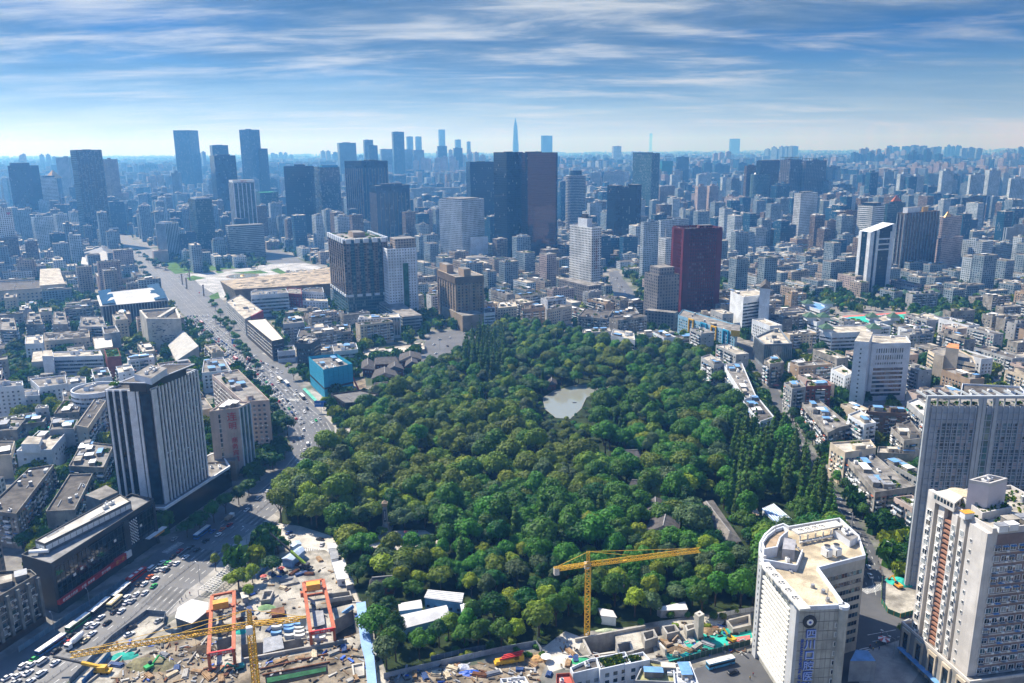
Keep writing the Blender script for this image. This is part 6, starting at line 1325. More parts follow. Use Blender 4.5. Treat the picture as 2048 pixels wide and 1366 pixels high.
def pierced(a,c,w,z,nh,name='pierced_beam'):  # flat beam with round holes
    L=math.dist(a,c);u=((c[0]-a[0])/L,(c[1]-a[1])/L);v=(-u[1],u[0]);mb=MB();r=w*.33;k=16
    stp=L*.8/nh if nh==5 else L*.62/nh;st=L*.06
    def pt(s,t,zz):return (a[0]+u[0]*s+v[0]*t,a[1]+u[1]*s+v[1]*t,zz)
    def slab(s0,s1):
        q=[pt(s0,-w/2,0)[:2],pt(s1,-w/2,0)[:2],pt(s1,w/2,0)[:2],pt(s0,w/2,0)[:2]];mb.prism(q,z,z+.7)
    slab(0,st)
    for i in range(nh):
        s0=st+i*stp;cx=s0+stp/2;sq=[];ci=[]
        for j in range(k):
            t=6.2832*j/k+.3927/2;dx,dy=math.cos(t),math.sin(t);m_=1/max(abs(dx)/(stp/2),abs(dy)/(w/2));sq.append((cx+dx*m_,dy*m_));ci.append((cx+dx*r,dy*r))
        n0=len(mb.v)
        for zz in (z,z+.7):mb.v+=[pt(s,t,zz) for s,t in sq]+[pt(s,t,zz) for s,t in ci]
        for j in range(k):
            j2=(j+1)%k
            for fq in ((2*k+j,2*k+j2,3*k+j2,3*k+j),(k+j,k+j2,3*k+j2,3*k+j),(k+j,k+j2,j2,j),(j,j2,2*k+j2,2*k+j)):mb.f.append(tuple(n0+x for x in fq));mb.m.append(0)
        for an in (0,1.5708):mb.bar(pt(cx-math.cos(an)*r,-math.sin(an)*r,z+.45),pt(cx+math.cos(an)*r,math.sin(an)*r,z+.45),.14)
    slab(st+nh*stp,L)
    mb.build(name,[WF],b.root)
pierced(HZ(262,556,hH+4),HZ(540,868,hH+4),4.0,hH+3.4,5);pierced(HZ(470,350,hH+4),HZ(770,292,hH+4),4.2,hH+3.6,4)
po=b.add('frame_post',[WF])
for i in range(6):q=HZ(505+i*52,398-i*10,hH+2);po.obox(*q,hH,hH+3.6,(1,0),.5,.5)
for i in range(5):q=HZ(300+i*44,640+i*47,hH+2);po.obox(*q,hH,hH+3.4,(1,0),.5,.5)
rail=b.add('frame_rail',[WF]);q0,q1=HZ(500,425,hH+1),HZ(720,380,hH+1);rail.bar((*q0,hH+1.2),(*q1,hH+1.2),.3)
deck=ccw([HZ(262,486,hH+3),HZ(246,440,hH+3),HZ(280,390,hH+3),HZ(338,348,hH+3),HZ(392,330,hH+3),HZ(425,362,hH+3),HZ(372,408,hH+3),HZ(352,470,hH+3)]);b.block(deck,hH,hH+3,WHITE,mat('brown_deck',(.36,.27,.18),.9,.25,.3),name='curved_deck');b.parapet(deck,hH+3,1.4,.5,WHITE)
lh=ccw([HZ(385,470,hH+4),HZ(470,480,hH+4),HZ(478,410,hH+4),HZ(398,395,hH+4)]);b.block(lh,hH,hH+4.5,mat('grey_cabin',(.36,.35,.36),.6),mat('grey_cabin',(.36,.35,.36)),name='lift_house')
wl=[HZ(262,545,hH+2),HZ(480,585,hH+2),HZ(520,480,hH+2)];rw=b.add('roof_wall',[WHITE])
for a,c in zip(wl[:-1],wl[1:]):L_=math.dist(a,c);rw.obox((a[0]+c[0])/2,(a[1]+c[1])/2,hH,hH+2.8,((c[0]-a[0])/L_,(c[1]-a[1])/L_),L_,.5)
sw=ccw([HZ(725,345,hH+2),HZ(840,425,hH+2),HZ(895,395,hH+2),HZ(785,325,hH+2)]);b.block(sw,hH,hH+3,WHITE,ROOF_G,name='side_house');b.clutter(sw,hH+3,3,'a')
for i in (0,1):
    o=MB();q=HZ(683+i*62,500-i*8,hH+1);q2=HZ(655,505,hH);uu=(math.cos(.42),math.sin(.42));o.obox(*q,hH+.5,hH+3.6,uu,2.6,3.6,0);o.obox(q[0]+.2,q[1]-1.72,hH+.9,hH+3.2,uu,2.0,.2,1);o.cyl(*q,hH+3.6,hH+4.9,1.1,1.25,14,0,1);o.build('chiller',[WHITE_P,DARKM],b.root)
for x,y,k in ((590,725,'vent'),(690,815,'vent'),(660,760,'vent'),(470,450,'tank')):
    q=HZ(x,y,hH);o=MB();o.cyl(*q,hH,hH+1.4,.9,.7,10);o.build('roof_vent',[STEEL],b.root)
for x,y,hh in ((685,830,6),(335,415,9),(850,320,7)):q=HZ(x,y,hH);o=MB();o.bar((*q,hH),(*q,hH+hh),.1);o.build('mast',[STEEL],b.root)
pq=ccw([G(1700,1322,9),G(1752,1322,9),G(1736,1301,9),G(1712,1299,9)]);b.block(pq,0,9,GREYW,BLUEM,name='low_annexe',reg=True);b.clutter(n=9,kinds='ap');b.end();HAND.append((b,b.poly,hH))
# ---------------------------------------------------------------- apartment tower at the right edge
hR=70.0;NA,NL=G(1985,1064,hR),G(1864,990,hR);dL=math.dist(NA,NL);v1=((NL[0]-NA[0])/dL,(NL[1]-NA[1])/dL);v2=(-v1[1],v1[0])
if v2[0]<0:v2=(-v2[0],-v2[1])
RW=34.0;NR=(NA[0]+v2[0]*RW,NA[1]+v2[1]*RW);NB=(NL[0]+v2[0]*RW,NL[1]+v2[1]*RW)
LILAC=mat('pale_lilac_wall',(.61,.58,.545),.7,.16,.1,.3,streak=.35);RBR=mat('reddish_balcony',(.36,.19,.13),.8,.2,.3)
b=Bld('apartment_tower','tall cream and lilac apartment tower with a garden roof at the lower corner','tower',[NL,NA,NR,NB],hR,LILAC,ROOF_L,z0=13)
fh=4.05;nf=13;a_,c_=b.edges()[0] if b.edges()[0][1]==NA else [e for e in b.edges() if NA in e and NL in e][0]
L,u,n=b.wall_frame(NL,NA) if b.wall_frame(NL,NA)[2][0]<0 else b.wall_frame(NA,NL)
org=NL if u[0]*(NA[0]-NL[0])+u[1]*(NA[1]-NL[1])>0 else NA
def F(f,o=0):return (NL[0]+(NA[0]-NL[0])*f+n[0]*o,NL[1]+(NA[1]-NL[1])*f+n[1]*o)
for f0,f1 in ((0,.14),(.21,.31),(.44,.53),(.58,.67),(.72,1.0)):q=F((f0+f1)/2,.9);b.add('bay#%s'%f0,[LILAC]).obox(*q,13,hR-.5 if f0 else hR+2.5,u,L*(f1-f0),1.8)
for f0,f1,m_ in ((.14,.21,DARKM),(.31,.44,RBR),(.53,.58,DARKM),(.67,.72,DARKM)):  # slots between bays near-black: their deep shade is put into the colour
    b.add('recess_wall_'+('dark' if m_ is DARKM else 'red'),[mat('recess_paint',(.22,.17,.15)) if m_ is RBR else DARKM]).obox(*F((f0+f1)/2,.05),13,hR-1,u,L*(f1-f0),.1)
    if m_ is RBR:
        for k in range(nf):
            for zz in (0,2.02):o=MB();o.obox(*F((f0+f1)/2,.8),13.5+k*fh+zz,13.5+k*fh+zz+.9,u,L*(f1-f0)-.1,1.3);o.build('balcony',[RBR],b.root)
for f,sx in ((.07,1.7),(.26,1.2),(.485,1.0),(.625,1.0),(.78,.6)):
    for k in range(nf):
        z=14.3+k*fh;window(b.root,*F(f,1.88),z,u,sx,1.25 if sx>.7 else .7)
        if sx>.7 and R()<.8:b.add('air_conditioner',[WHITE_P]).obox(*F(f+.012,2.15),z-1.1,z-.35,u,.9,.55)
        if sx>1.1:b.add('sill',[WHITE_P]).obox(*F(f,2.05),z+2.15,z+2.35,u,2.0,.5)
L2=RW;u2=v2;n2=(u2[1],-u2[0])
if n2[0]*-NA[0]+n2[1]*-NA[1]<0:n2=(-n2[0],-n2[1])
def F2(f,o=0):return (NA[0]+v2[0]*L2*f+n2[0]*o,NA[1]+v2[1]*L2*f+n2[1]*o)
BR2=mat('dull_brick_band',(.27,.20,.18),.8,.2,.2,streak=.2)
b.add('dull_brick_panel',[BR2]).obox(*F2(.53,.12),13,hR-1.2,u2,L2*.93,.2)
for i,f in enumerate((.08,.17,.26,.36,.46,.56,.66,.76)):
    for k in range(nf*2-1):
        z=14+k*2.02
        if i<6 and k%2==0:window(b.root,*F2(f,.3),z+.2,u2,1.5,1.15)
        elif i>=6:b.add('glazing',GLASS).face([(*F2(f-.03,.26),z),(*F2(f+.03,.26),z),(*F2(f+.03,.26),z+1.5),(*F2(f-.03,.26),z+1.5)],random.randrange(3))
        if R()<.5:b.add('air_conditioner',[WHITE_P]).obox(*F2(f+.03,.55),z-.5,z+.2,u2,.9,.55)
        if R()<.35:b.add('awning',[STEEL,BLUEM]).obox(*F2(f,.7),z+1.75,z+1.85,u2,2.2,.9,random.choice((0,0,1)))
for k in range(nf):b.add('floor_band',[LILAC]).obox(*F2(.53,.3),13.2+k*fh,13.6+k*fh,u2,L2*.93,.35)
b.parapet(h=1.3,w=.5,m=LILAC)
def rz(x,y,z):return G(1450+x/3.365,960+y/3.365,z)
sh=ccw([rz(1400,90,hR+3),rz(1545,165,hR+3),rz(1600,120,hR+3),rz(1500,70,hR+3)]);b.block(sh,hR,hR+3.5,LILAC,mat('cream_flat_roof',(.70,.66,.56)),name='end_penthouse')
for e in b.edges(sh):b.punch(*e,hR+.4,hR+3.4,1.5,3,1.1,1.7,fr=False,m_end=.2)
lt=ccw([rz(1640,20,hR+11),rz(1780,45,hR+11),rz(1900,10,hR+11),rz(1770,-18,hR+11)]);lt2=lt;b.block(lt,hR,hR+11,mat('pale_lilac_plain',(.63,.57,.58),.7,.1,.1,.3,streak=.1),ROOF_G,name='lift_tower');b.parapet(lt,hR+11,1.3,.6,MATS['pale_lilac_plain']);b.clutter(lt,hR+11,3,'a')
for e in b.edges(lt):b.punch(*e,hR+2,hR+8,4,5,1,1.3,prob=.6)
cy=rz(1580,85,hR+2);b.add('round_terrace',[ROOFH,LILAC]).cyl(cy[0],cy[1],hR,hR+2.2,4.2,None,18,1,0)
t2=ccw([rz(1600,140,hR+2),rz(1730,240,hR+2),rz(1930,200,hR+2),rz(1800,120,hR+2)]);b.block(t2,hR,hR+2.4,LILAC,ROOF_L,name='roof_terrace');b.parapet(t2,hR+2.4,.7,.4,CONC_L)
gp=b.add('roof_plant',LEAVES)
for pl_,zt,k in ((t2,hR+2.4,110),([NL,NA,NR,NB],hR,240)):
    xs,ys=[p[0] for p in pl_],[p[1] for p in pl_]
    for _ in range(k):
        x,y=U(min(xs),max(xs)),U(min(ys),max(ys))
        if b.inpoly(ccw(pl_),x,y,.4):leafclump(gp,x,y,zt+.1,U(.35,.95),random.choice((0,0,1,2)))
for (x,y,m_) in ((1630,215,AMBER),(1860,300,STEEL),(1930,290,WHITE_P),(2000,240,STEEL)):
    q=rz(x,y,hR+2.4);b.add('roof_shed#%d'%x,[m_,WHITE_P]).obox(*q,hR+.1,hR+2.4,u2,3.6,2.6,1);b.mb['roof_shed#%d'%x].obox(*q,hR+2.45,hR+2.6,u2,4,3,0)
b.clutter(n=10,kinds='satg')
# podium with framed bays
pd=inset(ccw([NL,NA,NR,NB]),-3.6);b.block(pd,0,13,mat('podium_grey',(.30,.29,.27),.7,.2,.2,streak=.2),ROOF_G,name='podium',reg=True);b.parapet(pd,13,1.0,.5,CREAM)
e=min(b.edges(pd),key=lambda e:abs(proj(*e[0],13)[0]-1830)+abs(proj(*e[1],13)[0]-1960));Lp,up,np_=b.wall_frame(*e)
for k in range(5):
    c=Lp*(k+.5)/5;x,y=e[0][0]+up[0]*c,e[0][1]+up[1]*c
    o=MB()
    for s_ in (-1,1):o.obox(x+up[0]*s_*1.9+np_[0]*.3,y+up[1]*s_*1.9+np_[1]*.3,.5,12.6,up,.7,.7)
    o.obox(x+np_[0]*.3,y+np_[1]*.3,11.2,12.6,up,3.1,.69);o.build('portal_frame',[CREAM],b.root)
    b.add('portal_glass#%d'%k,[G_DARK]).obox(x+np_[0]*.06,y+np_[1]*.06,4,11.2,up,3.1,.12);b.punch((x-up[0]*1.5,y-up[1]*1.5),(x+up[0]*1.5,y+up[1]*1.5),4.2,11,1.5,3.3,1.2,2.2,fr=False,m_end=0)
b.add('shop_canopy',[BLUEM]).obox((e[0][0]+e[1][0])/2+np_[0]*1.2,(e[0][1]+e[1][1])/2+np_[1]*1.2,3.4,3.7,up,Lp*.9,2.2)
b.end();HAND.append((b,b.poly,hR))
# ---------------------------------------------------------------- building site: pits cut into the ground
PIT_D=-7.0;PITS=[[(655,1187),(700,1181),(713,1205),(664,1217)],[(668,1241),(706,1220),(719,1266),(672,1282)],[(482,1290),(526,1284),(527,1314),(485,1321)],[(530,1352),(655,1330),(657,1348),(533,1376)],[(432,1281),(462,1272),(468,1291),(436,1306)],[(705,1330),(727,1325),(728,1349),(709,1353)],[(1168,1280),(1229,1268),(1237,1300),(1180,1310)],[(1243,1309),(1306,1290),(1309,1305),(1250,1317)],[(1290,1258),(1318,1252),(1330,1270),(1302,1275)],[(560,1285),(606,1276),(610,1300),(566,1308)]]
pits_g=[ccw(GP(p)) for p in PITS]
from mathutils.geometry import tessellate_polygon
outer=[(700*math.cos(6.2832*k/NS),700*math.sin(6.2832*k/NS)+500) for k in range(NS)]
rings_v=[[Vector((x,y,-.012)) for x,y in outer]]+[[Vector((x,y,-.012)) for x,y in p] for p in pits_g]
allv=[v for r in rings_v for v in r];mb=MB();mb.v=[tuple(v) for v in allv]
for t_ in tessellate_polygon(rings_v):
    a,c,d=(allv[i] for i in t_);mb.f.append(tuple(t_) if (c-a).cross(d-a).z>0 else tuple(reversed(t_)));mb.m.append(0)
for i in range(2,len(rings)-1):
    for k in range(NS):
        a0,a1=2*math.pi*k/NS,2*math.pi*(k+1)/NS;mb.face([(r*math.cos(a),r*math.sin(a)+500,-.012) for r,a in ((rings[i],a0),(rings[i+1],a0),(rings[i+1],a1),(rings[i],a1))])
bpy.data.objects.remove(gr);gr=struct(mb.build('ground',gm))
for p in pits_g:
    mb=MB();n_=len(p)
    for i in range(n_):a,c=p[i],p[(i+1)%n_];mb.face([(*a,PIT_D),(*a,0),(*c,0),(*c,PIT_D)])
    mb.face([(x,y,PIT_D) for x,y in p],1);struct(mb.build('excavation_pit',[CONC,EARTH_D]))
def patch(name,pts,z,m):  # surfaced area with the pits left open
    poly=GP(pts);inside=[q for q in pits_g if pin(poly,*q[0]) and pin(poly,*q[2])]
    rv=[[Vector((x,y,z)) for x,y in poly]]+[[Vector((x,y,z)) for x,y in q] for q in inside];av=[v for r in rv for v in r];mb=MB();mb.v=[tuple(v) for v in av]
    for t_ in tessellate_polygon(rv):
        a,c,d=(av[i] for i in t_);mb.f.append(tuple(t_) if (c-a).cross(d-a).z>0 else tuple(reversed(t_)));mb.m.append(0)
    RASTER.append(poly);o=mb.build(name,m);return struct(o)
def pin(poly,x,y):
    r=False;j=len(poly)-1
    for i in range(len(poly)):
        if (poly[i][1]>y) != (poly[j][1]>y) and x<(poly[j][0]-poly[i][0])*(y-poly[i][1])/(poly[j][1]-poly[i][1])+poly[i][0]:r=not r
        j=i
    return r
SITE_C=mat('dusty_site_concrete',(.44,.41,.35),.95,.5,.09,.1,fine=.5);SITE_E=mat('site_earth',(.30,.25,.185),.95,.5,.12,.1,fine=.5)
patch('site_ground',[(60,1460),(140,1370),(230,1280),(296,1230),(332,1250),(420,1190),(450,1160),(520,1130),(560,1090),(600,1075),(655,1080),(690,1124),(716,1196),(744,1262),(770,1350),(775,1460)],.006,SITE_C)
patch('site_earth',[(200,1400),(250,1330),(330,1290),(400,1250),(425,1262),(430,1330),(500,1330),(640,1300),(700,1290),(730,1320),(735,1400)],.012,SITE_E)
patch('site_earth',[(775,1370),(870,1345),(1010,1318),(1080,1302),(1092,1330),(1060,1400),(780,1460)],.006,SITE_E)
patch('site_entrance',[(1080,1300),(1130,1262),(1165,1275),(1150,1330),(1100,1345)],.008,CONC_L)
patch('site_ground',[(1140,1290),(1165,1275),(1300,1245),(1500,1215),(1510,1285),(1400,1335),(1200,1345),(1130,1340)],.006,SITE_C)
patch('forecourt',[(600,1052),(664,1072),(690,1122),(650,1100),(566,1090),(540,1070),(556,1046)],.010,CONC_L)
patch('pavement',[(427,1140),(465,1090),(504,1062),(548,1028),(560,1036),(520,1075),(480,1110),(440,1165),(330,1236),(335,1232),(373,1182),(400,1163)],.1,PAVE)
patch('monument_square',[(730,1085),(770,1062),(850,1060),(890,1085),(880,1105),(830,1100),(790,1108),(740,1100)],.012,CONC_L)
patch('park_clearing',[(820,925),(850,915),(940,930),(960,945),(900,948),(860,945)],.012,CONC_L)
patch('crossing_pavement',[(1740,1300),(1770,1290),(1830,1270),(1850,1330),(1800,1400),(1700,1420)],.1,PAVE)
patch('roundabout_site',[(1764,1165),(1840,1180),(1850,1225),(1800,1232),(1765,1212)],.1,SITE_C)
# ---------------------------------------------------------------- cranes
def lattice(mb,p,q,w,n,up=Vector((0,0,1)),r=.09,tri=False):
    p,q=Vector(p),Vector(q);d=(q-p).normalized();a=d.cross(up).normalized()*w/2;b_=a.cross(d).normalized()*w/2
    cs=[a+b_,a-b_,-a-b_,-a+b_] if not tri else [a-b_,-a-b_,b_*1.4]
    for c in cs:mb.bar(p+c,q+c,r)
    k=len(cs)
    for i in range(n):
        s0,s1=p.lerp(q,i/n),p.lerp(q,(i+1)/n)
        for j in range(k):c0,c1=cs[j],cs[(j+1)%k];mb.bar(s0+c0,s1+c1,r*.65);mb.bar(s0+c0,s0+c1,r*.55)
def tower_crane(base,top,tip,ctip,label,mh=6.5,w=2.0):
    X,Y=G(*base);h=height_at(X,Y,top[1]);o=thing('tower_crane',label,'tower crane',(X,Y,0),'yellow tower cranes')
    m=MB();lattice(m,(X,Y,0),(X,Y,h),w,int(h/2.2),up=Vector((0,1,0)),r=.16);m.build('mast',[YELLOW],o)
    T_=G(*tip,h+1);K=G(*ctip,h+1);j=MB();lattice(j,(X,Y,h+.8),(*T_,h+.8),1.5,int(math.dist((X,Y),T_)/1.8),r=.12,tri=True);j.build('jib',[YELLOW],o)
    j=MB();lattice(j,(X,Y,h+.8),(*K,h+.8),1.3,7,r=.12);j.build('counter_jib',[YELLOW],o)
    a=MB();lattice(a,(X,Y,h),(X,Y,h+mh),1.1,4,up=Vector((0,1,0)),r=.12);a.build('apex_tower',[YELLOW],o)
    d=Vector((T_[0]-X,T_[1]-Y,0));L=d.length;d.normalize();s=MB()
    for f in (.42,.95):s.bar((X,Y,h+mh),(X+d.x*L*f,Y+d.y*L*f,h+1.8),.07)
    s.bar((X,Y,h+mh),(K[0],K[1],h+1.4),.07);s.build('stay_cable',[YELLOW],o)
    c=MB();c.obox(X-d.y*1.6,Y+d.x*1.6-1.2,h-1.2,h+1.4,(d.x,d.y),2.2,1.8,0);c.build('cab',[WHITE_P],o)
    kd=Vector((K[0]-X,K[1]-Y,0)).normalized();w_=MB();w_.obox(K[0]-kd.x,K[1]-kd.y,h-1.6,h+1.2,(kd.x,kd.y),2.0,1.8,0);w_.build('counterweight',[CONC_L],o)
    t_=MB();q=(X+d.x*L*.32,Y+d.y*L*.32);t_.obox(*q,h-.3,h+.5,(d.x,d.y),1.6,1.4);t_.build('trolley',[YELLOW],o);hk=MB();hk.bar((*q,h-.3),(*q,h-11),.04);hk.box(q[0]-.3,q[1]-.3,h-12,q[0]+.3,q[1]+.3,h-11);hk.build('hook_block',[DARKM],o)
    return o
tower_crane((1174,1273),(1178,1132),(1400,1099),(1108,1138),'yellow tower crane standing clear against the park trees')
tower_crane((517,1420),(507,1252),(140,1309),(612,1236),'yellow tower crane rising between the two orange gantries')
def gantry(bl,br,fr,fl,z,label,sign,cabf):
    P=[G(*p,z) for p in (bl,br,fr,fl)];c=(sum(p[0] for p in P)/4,sum(p[1] for p in P)/4);o=thing('gantry_crane',label,'gantry crane',(*c,0),'orange gantry cranes')
    def beam(nm,a,b_,w,zz=z,m=ORANGE,hgt=1.0):
        L=math.dist(a,b_);u=((b_[0]-a[0])/L,(b_[1]-a[1])/L);mb=MB();mb.obox((a[0]+b_[0])/2,(a[1]+b_[1])/2,zz-hgt,zz,u,L,w);return mb.build(nm,[m],o)
    beam('main_girder',P[0],P[3],1.5);beam('main_girder',P[1],P[2],1.5);beam('end_beam',P[0],P[1],1.2);s_=beam('banner_beam',P[3],P[2],.8,z+.3,REDP,1.5)
    for p in P:
        m=MB();m.obox(p[0],p[1],.5,z-1.0,(1,0),1.0,1.0);m.obox(p[0],p[1],0,.5,(1,0),1.6,1.6);m.build('leg',[ORANGE],o)
    beam('sill_beam',P[3],P[2],.7,.9,ORANGE,.7);beam('sill_beam',P[0],P[1],.7,.9,ORANGE,.7)
    q0,q1=P2(P[0],P[3],cabf),P2(P[1],P[2],cabf);beam('trolley_beam',q0,q1,2.2,z+.7,ORANGE,.7);L=math.dist(q0,q1);u=((q1[0]-q0[0])/L,(q1[1]-q0[1])/L);m=MB();m.obox((q0[0]+q1[0])/2-.6*u[0],(q0[1]+q1[1])/2-.6*u[1],z+.7,z+3.4,u,L*.68,3.4);m.build('winch_house',[AMBER],o)
    m=MB();m.obox(q0[0]-u[0]*1.2,q0[1]-u[1]*1.2,z-2.4,z-.2,u,1.6,1.8,0);m.build('operator_cab',[ORANGE],o)
    f0,f1=P[3],P[2];L=math.dist(f0,f1);u=((f1[0]-f0[0])/L,(f1[1]-f0[1])/L);text(o,sign,((f0[0]+f1[0])/2+u[1]*.5,(f0[1]+f1[1])/2-u[0]*.5,z-.45),u,1.0,WHITE_P,ext=.03)
    m=MB();m.bar(((q0[0]+q1[0])/2,(q0[1]+q1[1])/2,z),((q0[0]+q1[0])/2,(q0[1]+q1[1])/2,3.5),.05);m.build('hoist_cable',[DARKM],o)
gantry((424,1190),(468,1181),(467,1298),(417,1307),7.5,'orange gantry crane on the avenue side of the site','安全第一 质量为本',.28)
gantry((607,1164),(646,1158),(668,1256),(621,1264),7.5,'orange gantry crane nearer the blue walkway','中铁 下穿工程',.2)
# mobile cranes, pump truck, excavators
def mobile_crane(base,tip,ztip,label,c1,c2,body):
    X,Y=G(*base);T_=G(*tip,ztip);o=thing('mobile_crane',label,'crane',(X,Y,0));d=Vector((T_[0]-X,T_[1]-Y,ztip-2.5));a=math.atan2(d.y,d.x);u=(math.cos(a),math.sin(a))
    m=MB();m.obox(X,Y,.8,1.6,u,7,2.5);m.build('chassis',[body],o);m=MB();m.obox(X,Y,1.6,3.2,u,3.2,2.4);m.build('turntable_house',[body],o);s=Vector((X,Y,2.6));e=Vector((*T_,ztip));mid=s.lerp(e,.42)
    m=MB();m.bar(s,mid,.55);m.build('boom_base',[c1],o);m=MB();m.bar(mid,e,.36);m.build('boom_extension',[c2],o)
    for k in (-2.4,0,2.4):m=MB();m.tube((X+u[0]*k+u[1]*1.3,Y+u[1]*k-u[0]*1.3,.5),(X+u[0]*k-u[1]*1.3,Y+u[1]*k+u[0]*1.3,.5),.5,.5,10);m.build('wheel_pair',[RUBBER],o)
mobile_crane((612,1138),(540,1066),16,'mobile crane with a long dark boom and lime lower section',mat('lime_paint',(.30,.45,.04),.5),DARKM,DARKM)
mobile_crane((206,1346),(106,1313),7,'yellow lorry crane with its dark boom over the avenue',YELLOW,DARKM,YELLOW)
X,Y=G(1018,1326);o=thing('concrete_pump_truck','yellow pump truck with a folded red boom behind the hoarding','truck',(X,Y,0));a=.25;u=(math.cos(a),math.sin(a))
for nm,s0,s1,z0,z1,w_,m_ in (('chassis',-6,6,.6,1.4,2.4,YELLOW),('cab',4,6,1.4,3.0,2.4,YELLOW),('outrigger_box',-5.5,2,1.4,2.2,2.5,YELLOW)):m=MB();m.obox(X+u[0]*(s0+s1)/2,Y+u[1]*(s0+s1)/2,z0,z1,u,s1-s0,w_);m.build(nm,[m_],o)
for k in range(3):m=MB();m.bar((X-u[0]*(4-k)-u[1]*(k-1)*.6,Y-u[1]*(4-k)+u[0]*(k-1)*.6,2.7+.3*k),(X+u[0]*(5+k*.6)-u[1]*(k-1)*.6,Y+u[1]*(5+k*.6)+u[0]*(k-1)*.6,3.3+.4*k),.26);m.build('boom_section',[REDP],o)
for k in (-4,-2.6,3.4):m=MB();m.tube((X+u[0]*k+u[1]*1.2,Y+u[1]*k-u[0]*1.2,.5),(X+u[0]*k-u[1]*1.2,Y+u[1]*k+u[0]*1.2,.5),.5,.5,10);m.build('wheel_pair',[RUBBER],o)
def excavator(px,py,label,m_,a,z=0):
    X,Y=G(px,py,z);o=thing('excavator',label,'excavator',(X,Y,z));u=(math.cos(a),math.sin(a));v=(-u[1],u[0])
    for s_ in (-1,1):m=MB();m.obox(X+v[0]*s_*1.1,Y+v[1]*s_*1.1,z,z+.8,u,3.4,.55);m.build('track',[RUBBER],o)
    m=MB();m.obox(X-u[0]*.4,Y-u[1]*.4,z+.9,z+1.9,u,3.2,2.3);m.build('house',[m_],o);m=MB();m.obox(X+u[0]*.6+v[0]*.6,Y+u[1]*.6+v[1]*.6,z+1.9,z+2.8,u,1.3,1.0);m.build('cab',[CG],o)
    p0,p1,p2_=(X+u[0]*1.2,Y+u[1]*1.2,z+1.6),(X+u[0]*4.2,Y+u[1]*4.2,z+3.9),(X+u[0]*6.2,Y+u[1]*6.2,z+1.2);m=MB();m.bar(p0,p1,.28);m.build('boom',[m_],o);m=MB();m.bar(p1,p2_,.2);m.build('dipper_arm',[m_],o);m=MB();m.obox(p2_[0],p2_[1],z+.4,z+1.3,u,1.0,1.0);m.build('bucket',[DARKM],o)
excavator(478,1338,'teal excavator digging beside the yellow crane mast',mat('teal_paint',(.03,.30,.26),.5),3.6);excavator(1462,1282,'yellow excavator on the green netting',YELLOW,2.2);excavator(1796,1175,'yellow digger on the small green netting mound',AMBER,1.8);excavator(1338,1292,'brown digger among timber on the earth bank',TAN,.4);excavator(300,1338,'green and yellow digger in the earth pit',PAINTS['green'],.9)
X,Y=G(718,785);o=thing('pile_rig','red piling rig with a raised boom beside the blue sheeting','crane',(X,Y,0));m=MB();m.box(X-2,Y-1.5,0,X+2,Y+1.5,2.4);m.build('body',[REDP],o);m=MB();m.bar((X,Y,2),(X-6,Y+4,14),.5);m.build('boom',[REDP],o)
X,Y=G(734,772);patch('site_earth',[(706,760),(730,755),(735,790),(705,792)],.02,SITE_E)
# ---------------------------------------------------------------- hoardings, walls, sheds
def hoarding(name,label,pts,h,m,post=None,step=2.6,z=0.0,cat='fence'):
    P=GP(pts,z);o=thing(name,label,cat,(*P[0],z));pm=None
    for a,c in zip(P[:-1],P[1:]):
        L=math.dist(a,c);k=max(1,round(L/step));u=((c[0]-a[0])/L,(c[1]-a[1])/L);s=L/k;mb=MB();mb.obox(0,0,.05,h,(1,0),s-.06,.08);mb.obox(0,0,h*.95,h*.99,(1,0),s-.06,.14);me=mb.mesh('panel',[m]);pb=MB();pb.obox(0,0,0,h+.1,(1,0),.12,.16);pme=pb.mesh('post',[post or STEEL])
        for i in range(k):
            for nm,mm,f in (('panel',me,i+.5),('post',pme,i)):
                q=bpy.data.objects.new(nm,mm);C.objects.link(q);q.parent=o;q.location=(a[0]+u[0]*s*f-P[0][0],a[1]+u[1]*s*f-P[0][1],0);q.rotation_euler=(0,0,math.atan2(u[1],u[0]))
    return o
BG=mat('blue_grey_sheet',(.15,.24,.32),.5,.2,.3,.4,streak=.3);DG=mat('dark_blue_grey_sheet',(.10,.14,.19),.5,.2,.3,.4,streak=.2)
hoarding('hoarding','blue grey hoarding between the bus queue and the black store',[(38,1305),(110,1257),(180,1211),(250,1167)],2.6,BG)
hoarding('hoarding','dark hoarding along the avenue edge of the site',[(140,1368),(225,1280),(294,1229),(332,1232),(328,1252)],2.4,DG)
hoarding('hoarding','blue inner hoarding beside the sunken strip of the site',[(165,1372),(198,1338),(222,1310)],2.6,mat('blue_sheet2',(.06,.20,.46),.5,.2,.3))
hoarding('hoarding','pale grey hoarding behind the pump truck',[(768,1358),(870,1334),(1000,1305),(1072,1292),(1082,1305)],2.6,mat('pale_grey_sheet',(.30,.34,.39),.5,.2,.3,.4,streak=.3))
hoarding('hoarding','dark hoarding with blue panels before the park shrubs',[(862,1322),(930,1306),(990,1296)],2.2,DG)
hoarding('hoarding','dark green hoarding between the netted ground and the front street',[(1336,1335),(1400,1316),(1500,1290)],2.6,mat('dark_green_sheet',(.03,.07,.05),.5,.2,.3))
hoarding('hoarding','curved green hoarding round the small corner site',[(1764,1160),(1762,1205),(1775,1226),(1800,1236),(1838,1226)],2.2,mat('green_sheet',(.03,.14,.08),.5,.2,.3),AMBER)
hoarding('hoarding','white hoarding at the back of the netted ground',[(1430,1238),(1470,1228),(1512,1222)],2.2,WHITE_P)
hoarding('hoarding','blue hoarding beside the white tent hall',[(330,1262),(352,1268),(372,1262),(394,1240)],2.2,BG)
hoarding('hoarding','blue hoarding under the trees behind the gantries',[(512,1158),(530,1140),(552,1122)],2.2,mat('blue_sheet2',(.06,.20,.46)))
